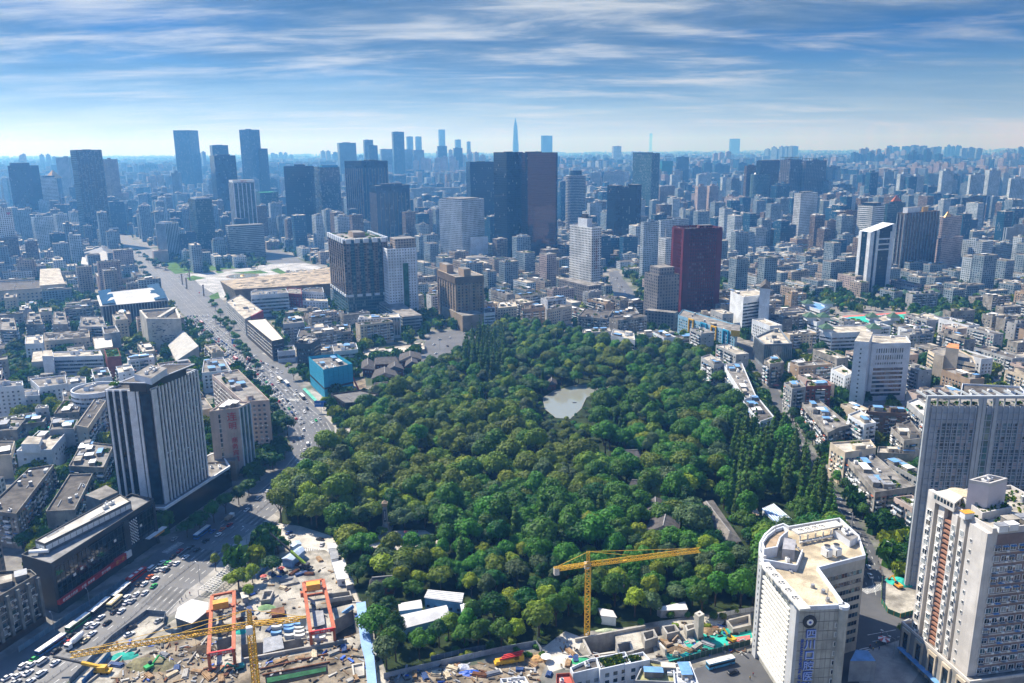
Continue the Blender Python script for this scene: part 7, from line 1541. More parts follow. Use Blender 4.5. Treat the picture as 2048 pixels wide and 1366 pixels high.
# median fence with posts
def median(name,label,P,h=.9):
    o=thing(name,label,'fence',(*P[0],0));tot=0;pm=MB();pm.box(-.06,-.06,0,.06,.06,h+.1);pme=pm.mesh('post',[STEEL])
    r=MB()
    for a,c in zip(P[:-1],P[1:]):
        for z in (.3,h):r.bar((*a,z),(*c,z),.05)
        L=math.dist(a,c);k=max(1,int(L/3.5))
        for i in range(k):q=bpy.data.objects.new('post',pme);C.objects.link(q);q.parent=o;q.location=(a[0]+(c[0]-a[0])*i/k-P[0][0],a[1]+(c[1]-a[1])*i/k-P[0][1],0)
    r.build('rail',[STEEL],o,'stuff');return o
median('median_fence','low grey railing down the middle of the avenue',MEDG[1:])
def shed(name,label,pts,z,roof,wall,ribs=0,gable=0.0,cat='shed',win=False,z0=0.0):
    P=ccw(GP(pts,z));c=(sum(p[0] for p in P)/len(P),sum(p[1] for p in P)/len(P));o=thing(name,label,cat,(*c,z0));m=MB();m.prism(inset(P,.3),z0,z-.02);m.build('wall',[wall],o);m=MB()
    if gable and len(P)==4:
        if math.dist(P[0],P[1])<math.dist(P[1],P[2]):P=P[1:]+P[:1]
        r0,r1=P2(P[0],P[3],.5),P2(P[1],P[2],.5);m.idx([(*P[0],z),(*P[1],z),(*P[2],z),(*P[3],z),(*r0,z+gable),(*r1,z+gable)],[(0,1,5,4),(2,3,4,5),(0,4,3),(1,2,5),(3,2,1,0)])
    else:m.prism(P,z,z+.25)
    m.build('roof',[roof],o)
    for k in range(ribs):q0,q1=P2(P[0],P[1],(k+.5)/ribs),P2(P[3],P[2],(k+.5)/ribs);m=MB();m.bar((*q0,z+.3),(*q1,z+.3),.22);m.build('roof_rib',[WHITE_P],o)
    if win:
        n_=len(P)
        for i in range(n_):
            a,d=P[i],P[(i+1)%n_]
            if facing(a,d)>.1:
                L=math.dist(a,d);u=((d[0]-a[0])/L,(d[1]-a[1])/L);nn=(u[1],-u[0])
                for k in range(int(L/3.2)):c_=(k+.5)*L/int(L/3.2);m=MB();m.obox(a[0]+u[0]*c_-nn[0]*.25,a[1]+u[1]*c_-nn[1]*.25,z0+1,z0+2.2,u,1.3,.16);m.build('window',[G_DARK],o)
    BOXES.append(P);return o
WSH=mat('white_sheet_roof',(.62,.61,.60),.5,.15,.2,.4,fine=.08);LB=mat('pale_blue_wall',(.20,.36,.52),.6,.15,.3)
shed('site_office','long white roofed site office in two pitches among the trees',[(797,1231),(893,1210),(899,1233),(800,1259)],5,WSH,LB,gable=1.4,win=True)
shed('site_office','smaller white roofed site office behind the long one',[(796,1207),(842,1199),(845,1216),(798,1222)],5,WSH,LB,gable=.6,win=True)
shed('site_office','white roofed row hut with five dark seams above the long office',[(848,1196),(856,1180),(928,1187),(924,1206)],5.5,WSH,LB,ribs=5,win=True)
shed('site_office','small bright roofed hut with two seams beside the long office',[(920,1210),(948,1205),(956,1226),(925,1232)],5,WSH,LB,ribs=2,win=True)
tent=shed('tent_hall','white tent like hall with a faceted roof beside the left gantry',[(350,1236),(384,1248),(416,1222),(417,1206),(384,1199),(356,1216)],6,WSH,mat('tent_glass_wall',(.06,.09,.12),.3),cat='hall')
P=ccw(GP([(350,1236),(384,1248),(416,1222),(417,1206),(384,1199),(356,1216)],6));m=MB();c=(sum(p[0] for p in P)/6,sum(p[1] for p in P)/6)
for i in range(6):m.face([(*P[i],6.26),(*P[(i+1)%6],6.26),(*c,7.8)])
m.build('facet_roof',[WSH],tent)
shed('white_hut','white roofed hut row along the back of the site',[(664,1126),(690,1119),(698,1158),(674,1160)],3.4,WSH,WHITE,win=True)
shed('white_hut','small cube hut at the end of the white hut row',[(690,1160),(706,1156),(708,1168),(692,1172)],3.2,mat('cream_flat_roof',(.70,.66,.56)),STEEL)
shed('white_hut','grey flat hut at the top of the hut row',[(658,1100),(674,1097),(678,1116),(662,1120)],3.2,STEEL,WHITE)
shed('white_hut','white roof hut between gates at the head of the hut row',[(654,1086),(672,1086),(678,1096),(656,1098)],3,WSH,WHITE)
shed('container_office','white container on the walled lane beside the blue walkway',[(744,1284),(755,1281),(760,1308),(749,1313)],3,WSH,DARKM)
shed('bus_shelter','green roofed bus shelter at the bend',[(605,778),(611,776),(634,800),(629,803)],3.4,mat('mint_roof',(.12,.48,.36),.5),STEEL,cat='bus stop')
shed('market_hall','blue roofed park hall with a lower grey slope beside the conifers',[(1524,1018),(1548,1008),(1600,1052),(1568,1064)],4.5,BLUEM,WHITE,ribs=8,cat='hall')
shed('market_hall','narrow brown slatted shelter beside the blue roofed hall',[(1502,1014),(1510,1010),(1526,1044),(1510,1050)],3.5,TAN,WOOD,cat='shelter')
shed('white_hut','pale canopy under the trees behind the shaft tower',[(1312,1216),(1370,1204),(1376,1220),(1322,1222)],3.6,WSH,STEEL)
shed('tank_hut','grey white vaulted hut beside the crane mast',[(1195,1216),(1226,1222),(1234,1236),(1202,1232)],4.2,WSH,WHITE)
shed('blue_hut','blue tarpaulin roof glimpsed among the park trees',[(1036,1182),(1050,1178),(1062,1184),(1050,1192)],4,BLUEM,WHITE)
shed('red_hut','red roofed hut between conifers and the park path',[(1466,1098),(1486,1096),(1492,1116),(1478,1120)],4,mat('red_tile',(.48,.10,.07),.7,.2,.4),CREAM)
shed('toll_hut','small grey hut beside the left gantry and a shrub',[(480,1186),(494,1183),(498,1194),(484,1198)],3.2,mat('cream_flat_roof',(.70,.66,.56)),STEEL)
shed('forecourt_shelter','blue white canopy with a folded roof by the forecourt',[(562,1118),(600,1092),(610,1100),(584,1122)],4,mat('pale_blue_roof',(.42,.52,.66),.5),BLUEM,gable=1.0)
shed('forecourt_shelter','smaller folded canopy above the first one',[(578,1090),(598,1080),(604,1088),(586,1094)],4,mat('pale_blue_roof',(.42,.52,.66)),WHITE,gable=.8)
# blue covered walkway
wk=thing('covered_walkway','long pale blue covered walkway running down the site edge','walkway',(*G(730,1280),0));BLW=mat('pale_blue_walk_roof',(.26,.42,.72),.5,.12,.2,.4)
for pts in ([(712,1206),(731,1203),(738,1262),(722,1290)],[(722,1290),(738,1262),(747,1300),(757,1400),(738,1400),(730,1320)]):m=MB();m.prism(ccw(GP(pts,3.2)),3.0,3.25);m.build('roof',[BLW],wk)
for i in range(14):
    for x in (724+i*2.0,736+i*1.6):m=MB();q=G(x,1210+i*12.5,0);m.box(q[0]-.1,q[1]-.1,0,q[0]+.1,q[1]+.1,3.0);m.build('post',[STEEL],wk)
m=MB();a,c=G(706,1214,2.8),G(666,1240,-4);m.bar((*a,3.0),(*c,-4),.7);m.build('stair',[BLUEM],wk)
# concrete boxes, walls and shafts of the works
def wallbox(name,label,pts,z0,z1,th=.7,m=CONC,cat='concrete box'):
    P=ccw(GP(pts,z1));q=inset(P,th);c=(sum(p[0] for p in P)/len(P),sum(p[1] for p in P)/len(P));o=thing(name,label,cat,(*c,0))
    for i in range(len(P)):j=(i+1)%len(P);w=MB();w.prism([P[i],P[j],q[j],q[i]],z0,z1);w.build('wall',[m],o)
    f=MB();f.prism(q,max(z0,.03),max(z0,.03)+.1);f.build('floor',[CONC],o);return o
wallbox('concrete_box','open concrete box near the front of the netted works',[(1231,1286),(1262,1282),(1268,1302),(1238,1310)],0,5)
wallbox('concrete_box','open grey concrete box before the twin pit walls',[(1283,1264),(1308,1258),(1316,1274),(1290,1282)],0,4)
wallbox('concrete_box','square concrete box at the end of the long pit wall',[(1324,1252),(1350,1248),(1360,1262),(1334,1268)],0,3.5)
wallbox('concrete_box','low concrete box at the foot of the shaft tower',[(1369,1250),(1392,1245),(1398,1254),(1374,1262)],0,4)
wallbox('concrete_shaft','tall pale concrete shaft with two openings on top',[(1389,1226),(1400,1221),(1409,1228),(1398,1234)],0,11,1.0,CONC_L)
wallbox('concrete_tank','long open concrete tank on the netted ground',[(1452,1240),(1500,1228),(1502,1250),(1466,1258)],0,2.5)
wallbox('concrete_vault','dark double chamber vault beside the right gantry',[(655,1187),(700,1181),(704,1191),(658,1198)],0,2.0,.5)
wallbox('shaft_frame','square shaft frame beside the blue walkway',[(703,1329),(728,1324),(729,1350),(707,1354)],0,.9,.6,CONC_L)
wallbox('concrete_tray','open rectangular concrete tray on the white ground',[(527,1182),(548,1180),(540,1198),(521,1201)],0,2.2,.5)
def longwall(label,p,q,h,th=.8,m=CONC,z0=-6.9):
    a,c=G(*p),G(*q);L=math.dist(a,c);o=MB();o.obox((a[0]+c[0])/2,(a[1]+c[1])/2,z0,h,((c[0]-a[0])/L,(c[1]-a[1])/L),L,th);o=o.build('concrete_wall',[m]);return tag(o,label,'wall')
longwall('long concrete wall across the site in front of the gantries',(484,1324),(694,1285),1.6);longwall('concrete wall along the back of the twin pits',(1150,1284),(1290,1257),1.6);longwall('pale sloping concrete wall before the netted ground',(1308,1282),(1332,1310),2.2,.9,CONC_L);longwall('wall left of the long pit near the crane base',(1166,1282),(1182,1314),1.2);longwall('low wall by the lorry crane in the site corner',(170,1372),(330,1248),.9,.6,CONC);longwall('low wall above the front flats',(1150,1318),(1240,1306),.8,.6,CONC_L);longwall('curb wall beside the left gantry pit',(375,1330),(426,1262),.9,.5);longwall('rusty beam wall crossing the lower works',(520,1340),(700,1300),.8,.5,RUST);longwall('second rusty beam wall crossing the lower works',(525,1352),(660,1326),.8,.5,RUST)
# covers, tarps, piles
def slabthing(name,label,pts,z,m,th=.25,cat='cover',z0=None):
    P=ccw(GP(pts,z));o=MB();o.prism(P,z-th if z0 is None else z0,z);return tag(o.build(name,[m]),label,cat)
slabthing('deck_plate','grey steel deck plate beside the yellow crane mast',[(527,1276),(563,1270),(568,1296),(526,1306)],1.2,STEEL);slabthing('deck_plate','grey deck lid inside the right gantry',[(624,1222),(646,1220),(650,1248),(628,1254)],1.5,STEEL);slabthing('deck_plate','small grey deck lid left of the segments',[(610,1246),(620,1245),(622,1258),(612,1260)],1.0,STEEL);slabthing('deck_plate','long green cover strip over the lower trench',[(533,1356),(652,1334),(652,1342),(534,1366)],.6,GREENM)
slabthing('earth_skip','rusty brown skip on the white site ground',[(542,1218),(568,1213),(570,1226),(543,1231)],1.6,RUST,cat='skip',z0=0)
slabthing('red_deck','red steel deck strip on the netted ground',[(1455,1277),(1500,1270),(1500,1278),(1458,1286)],.3,PINKT,cat='deck')
def heap(name,label,px,py,rx,ry,h,m,cat='heap',z=0.0,stuff=False):
    X,Y=G(px,py,z);mb=MB();n_=14;k=4;pts=[]
    for i in range(k):
        f=i/k
        for j in range(n_):t=6.2832*j/n_;w=U(.85,1.15);pts.append((X+rx*(1-f)*w*math.cos(t),Y+ry*(1-f)*w*math.sin(t),z+h*(1-(1-f)**1.6)*U(.85,1.1)+(.0 if i else .01)))
    pts.append((X,Y,z+h));F_=[(i*n_+j,i*n_+(j+1)%n_,(i+1)*n_+(j+1)%n_,(i+1)*n_+j) for i in range(k-1) for j in range(n_)]+[((k-1)*n_+j,(k-1)*n_+(j+1)%n_,k*n_) for j in range(n_)];mb.idx(pts,F_)
    return tag(mb.build(name,[m]),label,cat)
for a in (('earth_heap','dark spoil heap inside the left gantry',445,1262,6,5,2.2,EARTH_D),('earth_heap','dark spoil heap beside the left gantry pit',402,1300,6,4,1.6,EARTH_D),('earth_heap','olive earth bank in the site corner',300,1330,11,5,1.8,mat('olive_earth',(.22,.20,.11),.95,.4,.3,fine=.4)),('earth_heap','brown soil mound behind the concrete segments',545,1246,6,2.5,2,EARTH),('sand_heap','orange sand heap behind the pump truck',1078,1318,4,3,1.6,mat('orange_sand',(.55,.33,.14),.95,.3,.5)),('tarp_heap','green net covered heap on the white ground',532,1215,4,2.5,1.2,mat('pale_green_net',(.22,.36,.16),.9,.3,.6)),('tarp_heap','teal tarpaulin heap in the site corner',250,1312,6,3,1.0,TEALN),('tarp_heap','bright green net heap near the front flats',1160,1322,4,2.4,1.0,mat('green_net',(.05,.38,.16),.9,.3,.6)),('tarp_heap','green netted mound in the corner site',1800,1165,6,5,2.4,TEALN),('tarp_heap','blue tarpaulin bundle behind the pale hoarding',940,1346,4,2,1.2,BLUED),('tarp_heap','white and blue tarpaulin bundle left of the pump truck',925,1334,3,2,1.2,mat('white_tarp',(.6,.62,.68),.6,.3,1)),('tarp_heap','teal sheet by the yellow crane mast',480,1264,3,2,.8,TEALN),('earth_heap','small brown heap on the netted ground',1350,1300,4,3,1.2,EARTH),('earth_heap','brown earth heap next to the shaft tower',1420,1262,4,3,1.4,EARTH),('sack_heap','lime white sack heap beside the crane base',1215,1262,5,1.6,1.2,mat('pale_green_sack',(.48,.55,.36),.9,.3,2))):heap(*a)
flat('netted_ground',GP([(1365,1285),(1420,1262),(1500,1250),(1505,1275),(1400,1310),(1340,1326),(1330,1308)]),.03,TEALN)
random.seed(5)
STK=[('timber_stack','timber stack',WOOD),('pipe_stack','pipe stack',STEEL),('rebar_stack','rusty bar stack',RUST),('plank_stack','pale plank stack',mat('pale_timber',(.55,.46,.32),.8,.3,.6)),('crate_stack','grey crate stack',CONC),('sheet_stack','dark blue sheet stack',mat('dull_blue',(.03,.07,.2),.6,.3,.6))]
STACKS=[]
def stack(px,py,i,a):
    X,Y=G(px,py);nm,d,m=STK[i];o=thing(nm,d,'stack',(X,Y,0),'material stacks on the site');u=(math.cos(a),math.sin(a));v=(-u[1],u[0]);l=U(3,7)
    for r_ in range(2):
        for k in range(4-r_):
            q=(X+v[0]*(k-1.5+r_*.5)*.62,Y+v[1]*(k-1.5+r_*.5)*.62);mb=MB()
            if i in (1,2):mb.tube((q[0]-u[0]*l/2,q[1]-u[1]*l/2,.3+r_*.5),(q[0]+u[0]*l/2,q[1]+u[1]*l/2,.3+r_*.5),.28,.28,7)
            else:mb.obox(*q,.03+r_*.5,.5+r_*.5,u,l*U(.9,1),.56)
            mb.build({0:'beam',1:'pipe',2:'bar',3:'plank',4:'crate',5:'sheet'}[i],[m],o)
    STACKS.append((o,d,X,Y))
for px,py in ((232,1330),(262,1300),(285,1288),(330,1312),(352,1338),(372,1350),(395,1346),(415,1352),(432,1346),(442,1358),(455,1348),(300,1352),(345,1352),(575,1160),(566,1178),(588,1148),(560,1140),(545,1150),(575,1168),(592,1162),(602,1150),(600,1128),(618,1150),(640,1120),(510,1250),(505,1240),(545,1256),(478,1240),(462,1228),(440,1222),(476,1218),(486,1212),(500,1222),(630,1312),(600,1318),(560,1326),(668,1308),(690,1300),(700,1362),(712,1360),(830,1350),(850,1356),(872,1348),(895,1352),(905,1340),(960,1350),(985,1348),(1040,1340),(1065,1330),(1100,1352),(1142,1305),(1150,1320),(1135,1330),(1165,1330),(1190,1322),(1210,1318),(1330,1286),(1345,1282),(1365,1290),(1380,1282),(1370,1300),(1392,1296),(1415,1290),(1350,1312)):stack(px+U(-2,2),py+U(-2,2),random.randrange(6),U(0,3.1))
# loose debris nobody could count
random.seed(8);db=MB();DBM=[WOOD,STEEL,RUST,CONC_L,EARTH_D,CONC,BLUED,DARKM,EARTH]
for (x0,x1,y0,y1,n) in ((230,480,1285,1366,300),(500,735,1285,1366,260),(470,720,1120,1280,260),(780,1080,1322,1366,280),(1120,1230,1290,1340,110),(1310,1500,1245,1315,200),(425,470,1200,1320,80),(330,430,1250,1330,80)):
    for _ in range(int(n*.55)):
        X,Y=G(U(x0,x1),U(y0,y1))
        if any(pin(q,X,Y) for q in pits_g) or (pin(park_poly,X,Y)) or pin(road_poly,X,Y):continue
        a=U(0,3.14);db.obox(X,Y,.02,U(.15,.8),(math.cos(a),math.sin(a)),U(.4,4.0),U(.15,.9),random.choice((0,1,1,2,3,3,4,4,4,5,5,7,7,8,8,8,6)))
db.build('site_debris',DBM,None,'stuff')
# tunnel lining segments stacked in piles under the right gantry
SEG=MB();k_=7
for i in range(k_):
    t0,t1=-.42+.84*i/k_,-.42+.84*(i+1)/k_
    for (ra,rb) in ((5.2,5.6),):
        q=[(ra*math.sin(t0),0,-ra*math.cos(t0)+5.6),(ra*math.sin(t1),0,-ra*math.cos(t1)+5.6),(rb*math.sin(t1),0,-rb*math.cos(t1)+5.6),(rb*math.sin(t0),0,-rb*math.cos(t0)+5.6)]
        pts=[(x,-.75,z) for x,y,z in q]+[(x,.75,z) for x,y,z in q];SEG.idx(pts,[(0,1,5,4),(1,2,6,5),(2,3,7,6),(3,0,4,7),(0,3,2,1),(4,5,6,7)])
SEGM={c:SEG.mesh('segment',[m]) for c,m in (('white',mat('pale_segment',(.62,.62,.58),.8,.15,.5)),('blue',BLUEM))}
SEGS=[]
for (px,py,c) in ((577,1248,'white'),(578,1256,'blue'),(579,1263,'blue'),(580,1275,'white'),(596,1252,'blue'),(598,1260,'white'),(599,1268,'white'),(600,1276,'white'),(554,1258,'white'),(553,1270,'blue'),(624,1270,'white'),(640,1268,'white'),(641,1280,'white'),(626,1280,'white')):
    X,Y=G(px,py);o=thing('segment_pile','pile of %s tunnel segments'%c,'segment pile',(X,Y,0),'piles of curved tunnel segments')
    for r_ in range(3):q=bpy.data.objects.new('segment',SEGM[c]);C.objects.link(q);q.parent=o;q.location=(U(-.1,.1),0,r_*.5);q.rotation_euler=(0,0,.18)
    SEGS.append((o,'pile of %s tunnel segments'%c,X,Y))
# small street furniture, umbrellas, lamps, signs, people
def umbrella(px,py,label,m1,m2=None,r=1.7):
    X,Y=G(px,py);o=thing('parasol',label,'parasol',(X,Y,0));m=MB();m.bar((X,Y,0),(X,Y,2.3),.05);m.build('pole',[STEEL],o);c=MB()
    for i in range(8):a,d=6.2832*i/8,6.2832*(i+1)/8;c.face([(X+r*math.cos(a),Y+r*math.sin(a),2.1),(X+r*math.cos(d),Y+r*math.sin(d),2.1),(X,Y,2.8)],i%2 if m2 else 0)
    c.build('canopy',[m1,m2 or m1],o)
PKR=mat('coral_cloth',(.62,.14,.12),.7,.1,.5)
umbrella(528,1160,'coral red parasol on the site near the trees',PKR);umbrella(563,1144,'coral red parasol beside the long trench',PKR);umbrella(1767,1287,'red and white striped parasol at the crossing corner',PKR,WHITE_P,2.4);umbrella(1808,1300,'pale pink parasol beside the corner shrub',mat('pale_pink_cloth',(.7,.45,.42)));umbrella(1092,1322,'white dome parasol behind the pump truck',WHITE_P,None,2.2);umbrella(812,1070,'pink parasol on the monument square',PKR,None,1.3);umbrella(1540,1042,'pink parasol beside the blue roofed hall',mat('pale_pink_cloth',(.7,.45,.42)),None,1.5);umbrella(1552,775,'red parasol on the street east of the park',PKR,None,2.6)
def lamp(px,py,h,label,arm=2.2,a=2.4):
    X,Y=G(px,py);o=thing('street_lamp',label,'street lamp',(X,Y,0),'tall street lamps');m=MB();m.tube((X,Y,0),(X,Y,h),.14,.08,6);m.build('pole',[STEEL],o);e=(X+math.cos(a)*arm,Y+math.sin(a)*arm);m=MB();m.bar((X,Y,h),(*e,h+.4),.06);m.build('arm',[STEEL],o);m=MB();m.obox(*e,h+.3,h+.5,(math.cos(a),math.sin(a)),1.0,.4);m.build('lamp_head',[WHITE_P],o)
for px,py,h,l in ((400,1166,10,'tall lamp beside the pergola pavement'),(494,1092,10,'tall lamp at the upper end of the pergola'),(1779,1136,13,'tall pole lamp at the right street before the garden trees'),(1704,1060,9,'lamp post on the right street above the hospital'),(1786,1318,9,'lamp post on the crossing pavement'),(1772,1292,6,'red banded signal post at the crossing'),(1075,1284,9,'lamp post beside the pale hoarding shrubs'),(880,700,12,'tall lamp on the park gate square'),(109,1262,8,'lamp post on the lower hoarding'),(180,1213,8,'lamp post midway on the lower hoarding')):lamp(px,py,h,l)
def sign(px,py,label,body,w,h,z,m,cat='road sign'):
    X,Y=G(px,py);o=thing('road_sign',label,cat,(X,Y,0));p=MB();p.bar((X,Y,0),(X,Y,z+h),.12);p.build('post',[STEEL],o);b_=MB();b_.box(X-w/2,Y-.2,z,X+w/2,Y-.08,z+h);b_.build('board',[m],o);text(o,body,(X,Y-.23,z+h/2),(1,0),h*.35,WHITE_P,ext=.02)
sign(643,826,'blue direction board over the road bend','蜀都大道  少城路',10,5,5,mat('sign_blue',(.02,.16,.55),.5,.05,1));sign(473,695,'blue direction board beside the black framed block','天府广场',9,5,4,mat('sign_blue',(.02,.16,.55)))
PSK=mat('skin',(.50,.33,.24),.6,.05,1);PTOP=[mat('shirt_%s'%n_,c,.8,.1,2) for n_,c in (('white',(.7,.7,.7)),('dark',(.04,.04,.05)),('red',(.45,.05,.05)),('blue',(.06,.12,.35)),('yellow',(.7,.45,.05)))]
def person_mesh(mi):
    mb=MB()  # one closed skin, head to feet, legs apart in a walking stance
    def ringp(x,y,z,rx,ry,n=8):return [(x+rx*math.cos(6.283*i/n),y+ry*math.sin(6.283*i/n),z) for i in range(n)]
    secs=[(0,0,.82,.15,.11),(0,0,1.0,.16,.12),(0,0,1.3,.20,.13),(0,0,1.44,.19,.11),(0,0,1.5,.06,.06),(0,.01,1.56,.085,.095),(0,.01,1.66,.095,.11),(0,0,1.76,.06,.07)]
    def strand(S,m,n=8):
        k=len(mb.v)
        for s in S:mb.v+=ringp(*s,n)
        for i in range(len(S)-1):
            for j in range(n):mb.f.append((k+i*n+j,k+i*n+(j+1)%n,k+(i+1)*n+(j+1)%n,k+(i+1)*n+j));mb.m.append(m[i] if isinstance(m,list) else m)
        mb.f.append(tuple(range(k,k+n))[::-1]);mb.m.append(m if isinstance(m,int) else m[0]);e=k+(len(S)-1)*n;mb.f.append(tuple(range(e,e+n)));mb.m.append(m if isinstance(m,int) else m[-1])
    strand(secs,[1,0,0,0,2,2,3])
    for s_ in (-1,1):strand([(s_*.09,s_*.16,0,.05,.1),(s_*.09,s_*.14,.08,.05,.06),(s_*.09,s_*.06,.45,.065,.07),(s_*.08,0,.9,.09,.09)],1);strand([(s_*.27,-s_*.12,.75,.035,.04),(s_*.26,-s_*.07,1.0,.04,.045),(s_*.23,0,1.2,.05,.05),(s_*.19,0,1.42,.06,.06)],[2,0,0])
    return mb.mesh('person',[PTOP[mi],MATS['shirt_dark'],PSK,RUBBER])
PM=[person_mesh(i) for i in range(5)];CN=('white','dark','red','blue','yellow');PPL=[]
def person(px,py):
    X,Y=G(px,py);i=random.randrange(5);o=bpy.data.objects.new('person',PM[i]);C.objects.link(o);o.location=(X,Y,.1 if py>1290 and px>1700 else .02);o.rotation_euler=(0,0,U(0,6.28));o['category']='person';o['group']='people on foot';PPL.append((o,'person in a %s top'%CN[i],X,Y))
for px,py in ((1740,1296),(1746,1302),(1752,1290),(1758,1300),(1812,1272),(1815,1276),(1762,1270),(1690,1250),(1500,1360),(1506,1352),(1128,1290),(1134,1286),(1140,1296),(1112,1282),(1120,1284),(1122,1334),(1124,1336),(512,1206),(515,1206),(300,1320),(560,1200),(322,1312),(805,1088),(812,1092),(830,1080),(842,1076),(860,1082),(824,1064),(835,1066),(364,1202),(372,1196),(380,1190),(360,1208),(470,1108),(474,1112),(550,1060),(556,1066),(545,1058),(560,700),(572,735),(580,742),(548,724),(690,862),(698,868),(870,938),(905,940),(930,932),(880,942),(665,822),(655,812),(1760,1140),(1756,1128),(1762,1150)):person(px,py)
# pergola along the avenue pavement
pg=thing('pergola','long white slatted pergola on the avenue pavement','pergola',(*G(440,1150),0));a0,a1,b0_,b1_=G(396,1180,2.8),G(520,1078,2.8),G(424,1186,2.8),G(536,1092,2.8);LPG=math.dist(a0,a1)
for a,c in ((a0,a1),(b0_,b1_)):m=MB();m.bar((*a,2.8),(*c,2.8),.14);m.build('beam',[WF],pg)
sl_=MB();sl_.box(0,0,0,1,1,1)
for i in range(int(LPG/1.6)):f=(i+.5)/int(LPG/1.6);p,q=P2(a0,a1,f),P2(b0_,b1_,f);m=MB();m.bar((*p,2.98),(*q,2.98),.13);m.build('slat',[WF],pg)
for i in range(12):
    for a,c in ((a0,a1),(b0_,b1_)):p=P2(a,c,i/11);m=MB();m.box(p[0]-.12,p[1]-.12,0,p[0]+.12,p[1]+.12,2.66);m.build('post',[WF],pg)
for i in (1,2,3):p,q=P2(a0,b0_,i/4),P2(a1,b1_,i/4);m=MB();m.bar((*p,2.80),(*q,2.80),.10);m.build('beam',[WF],pg)
# ---------------------------------------------------------------- park buildings and monument
MX,MY=G(772,1062);mo=thing('monument','tall grey stone obelisk monument with a lantern top in the park','monument',(MX,MY,0));GSt=mat('monument_stone',(.26,.26,.26),.7,.2,.4)
hm2=height_at(MX,MY,1000)
for nm,w0,w1,z0,z1,m_ in (('plinth',3.2,2.6,0,1.6,GSt),('pedestal',2.0,1.7,1.6,4,GSt),('shaft',1.3,.95,4,hm2-3.2,GSt),('lantern',1.3,1.5,hm2-3.2,hm2-1.4,TAN),('cap',1.3,.1,hm2-1.4,hm2,TAN)):m=MB();m.frustum([(MX+x*w0,MY+y*w0) for x,y in ((-1,-1),(1,-1),(1,1),(-1,1))],[(MX+x*w1,MY+y*w1) for x,y in ((-1,-1),(1,-1),(1,1),(-1,1))],z0,z1);m.build(nm,[m_],mo)
m=MB();m.box(MX-.75,MY-1.32,6,MX+.75,MY-1.22,hm2-5);m.build('inscription_panel',[mat('dark_inscription',(.06,.07,.10))],mo);text(mo,'辛亥秋保路死事纪念碑',(MX,MY-1.36,(6+hm2-5)/2),(1,0),min(1.5,(hm2-12)/11.5),WHITE_P,vertical=True,ext=.03,spacing=1.0)
for pts,h_,lab in (([(1000,812),(1034,808),(1030,796),(1002,800)],6,'grey roofed pavilion on the lake shore left of the water'),([(832,944),(866,930),(860,920),(836,930)],6,'grey roofed pavilion beside the park clearing'),([(1228,916),(1280,916),(1276,902),(1230,904)],8,'dark tiled park hall with a red gable among the trees'),([(1290,1030),(1332,1022),(1326,1000),(1294,1006)],9,'grey tiled temple roof with upturned ridge'),([(1296,1062),(1354,1066),(1356,1040),(1306,1034)],10,'large tiled temple hall with sweeping eaves'),([(1260,974),(1290,976),(1292,966),(1266,964)],6,'small tiled roof hidden behind a broad tree'),([(1094,770),(1112,768),(1110,760),(1096,762)],5,'white boathouse pavilion on the far lake shore'),([(742,1172),(788,1168),(786,1158),(744,1162)],5,'low purple grey roof under the trees near the site')):
    tiled('pavilion',lab,'pavilion',pts,h_,3.0)
tiled('gallery_hall','long dark tiled gallery hall beside the conifers','hall',[(1424,1046),(1466,1088),(1476,1082),(1424,1004),(1390,1010)][:1]+[(1462,1086),(1478,1080),(1412,1002)] if 0 else [(1388,1012),(1452,1088),(1478,1080),(1424,1002)],7,3.4,WHITE,mat('weathered_tile',(.20,.185,.165),.9,.35,.3,fine=.4))
BOAT=MB();loft(BOAT,[(-1.6,sec(.3,.18,.4,.05)),(-.8,sec(.6,.05,.42,.1)),(.8,sec(.6,.05,.42,.1)),(1.7,sec(.15,.2,.45,.05))])
o=BOAT.build('rowing_boat',[DARKM]);X,Y=G(1149,806);o.location=(X,Y,.15);tag(o,'small dark rowing boat alone on the park lake','boat')
# front flats at the bottom edge
for pts,h_,w_,r_,lab in (([(1146,1352),(1222,1334),(1206,1318),(1180,1322),(1140,1340)],9,WHITE,ROOF_D,'low white house with a brown roof at the bottom edge'),([(1200,1344),(1262,1330),(1250,1308),(1192,1320)],10,WHITE,ROOF_G,'low house with a planted green roof at the bottom edge'),([(1250,1334),(1300,1324),(1286,1308),(1244,1318)],10,WHITE,ROOF_L,'low white house beside the planted roof'),([(1270,1366),(1370,1370),(1352,1332),(1290,1322)],8,GREYW,mat('weedy_roof',(.34,.33,.16),.9,.5,.3,fine=.3),'house with a bare weedy roof at the bottom edge'),([(1350,1380),(1400,1380),(1380,1328),(1345,1332)],9,WHITE,mat('pale_ribbed_roof',(.55,.57,.60),.5,.1,.5),'white ribbed metal roof beside the front street'),([(1010,1380),(1060,1376),(1050,1358),(1000,1362)],7,WHITE,ROOF_L,'low pale roofed hut at the bottom edge'),([(1112,1376),(1150,1372),(1140,1350),(1112,1352)],8,BRICK,mat('red_tile',(.48,.10,.07)),'red roofed house at the bottom edge')):
    b=A('low_house',lab,'house',pts,h_,w_,r_,'punch',n=10 if 'planted' in lab else 4,kinds='ggg' if 'planted' in lab else 'sab');b.end()
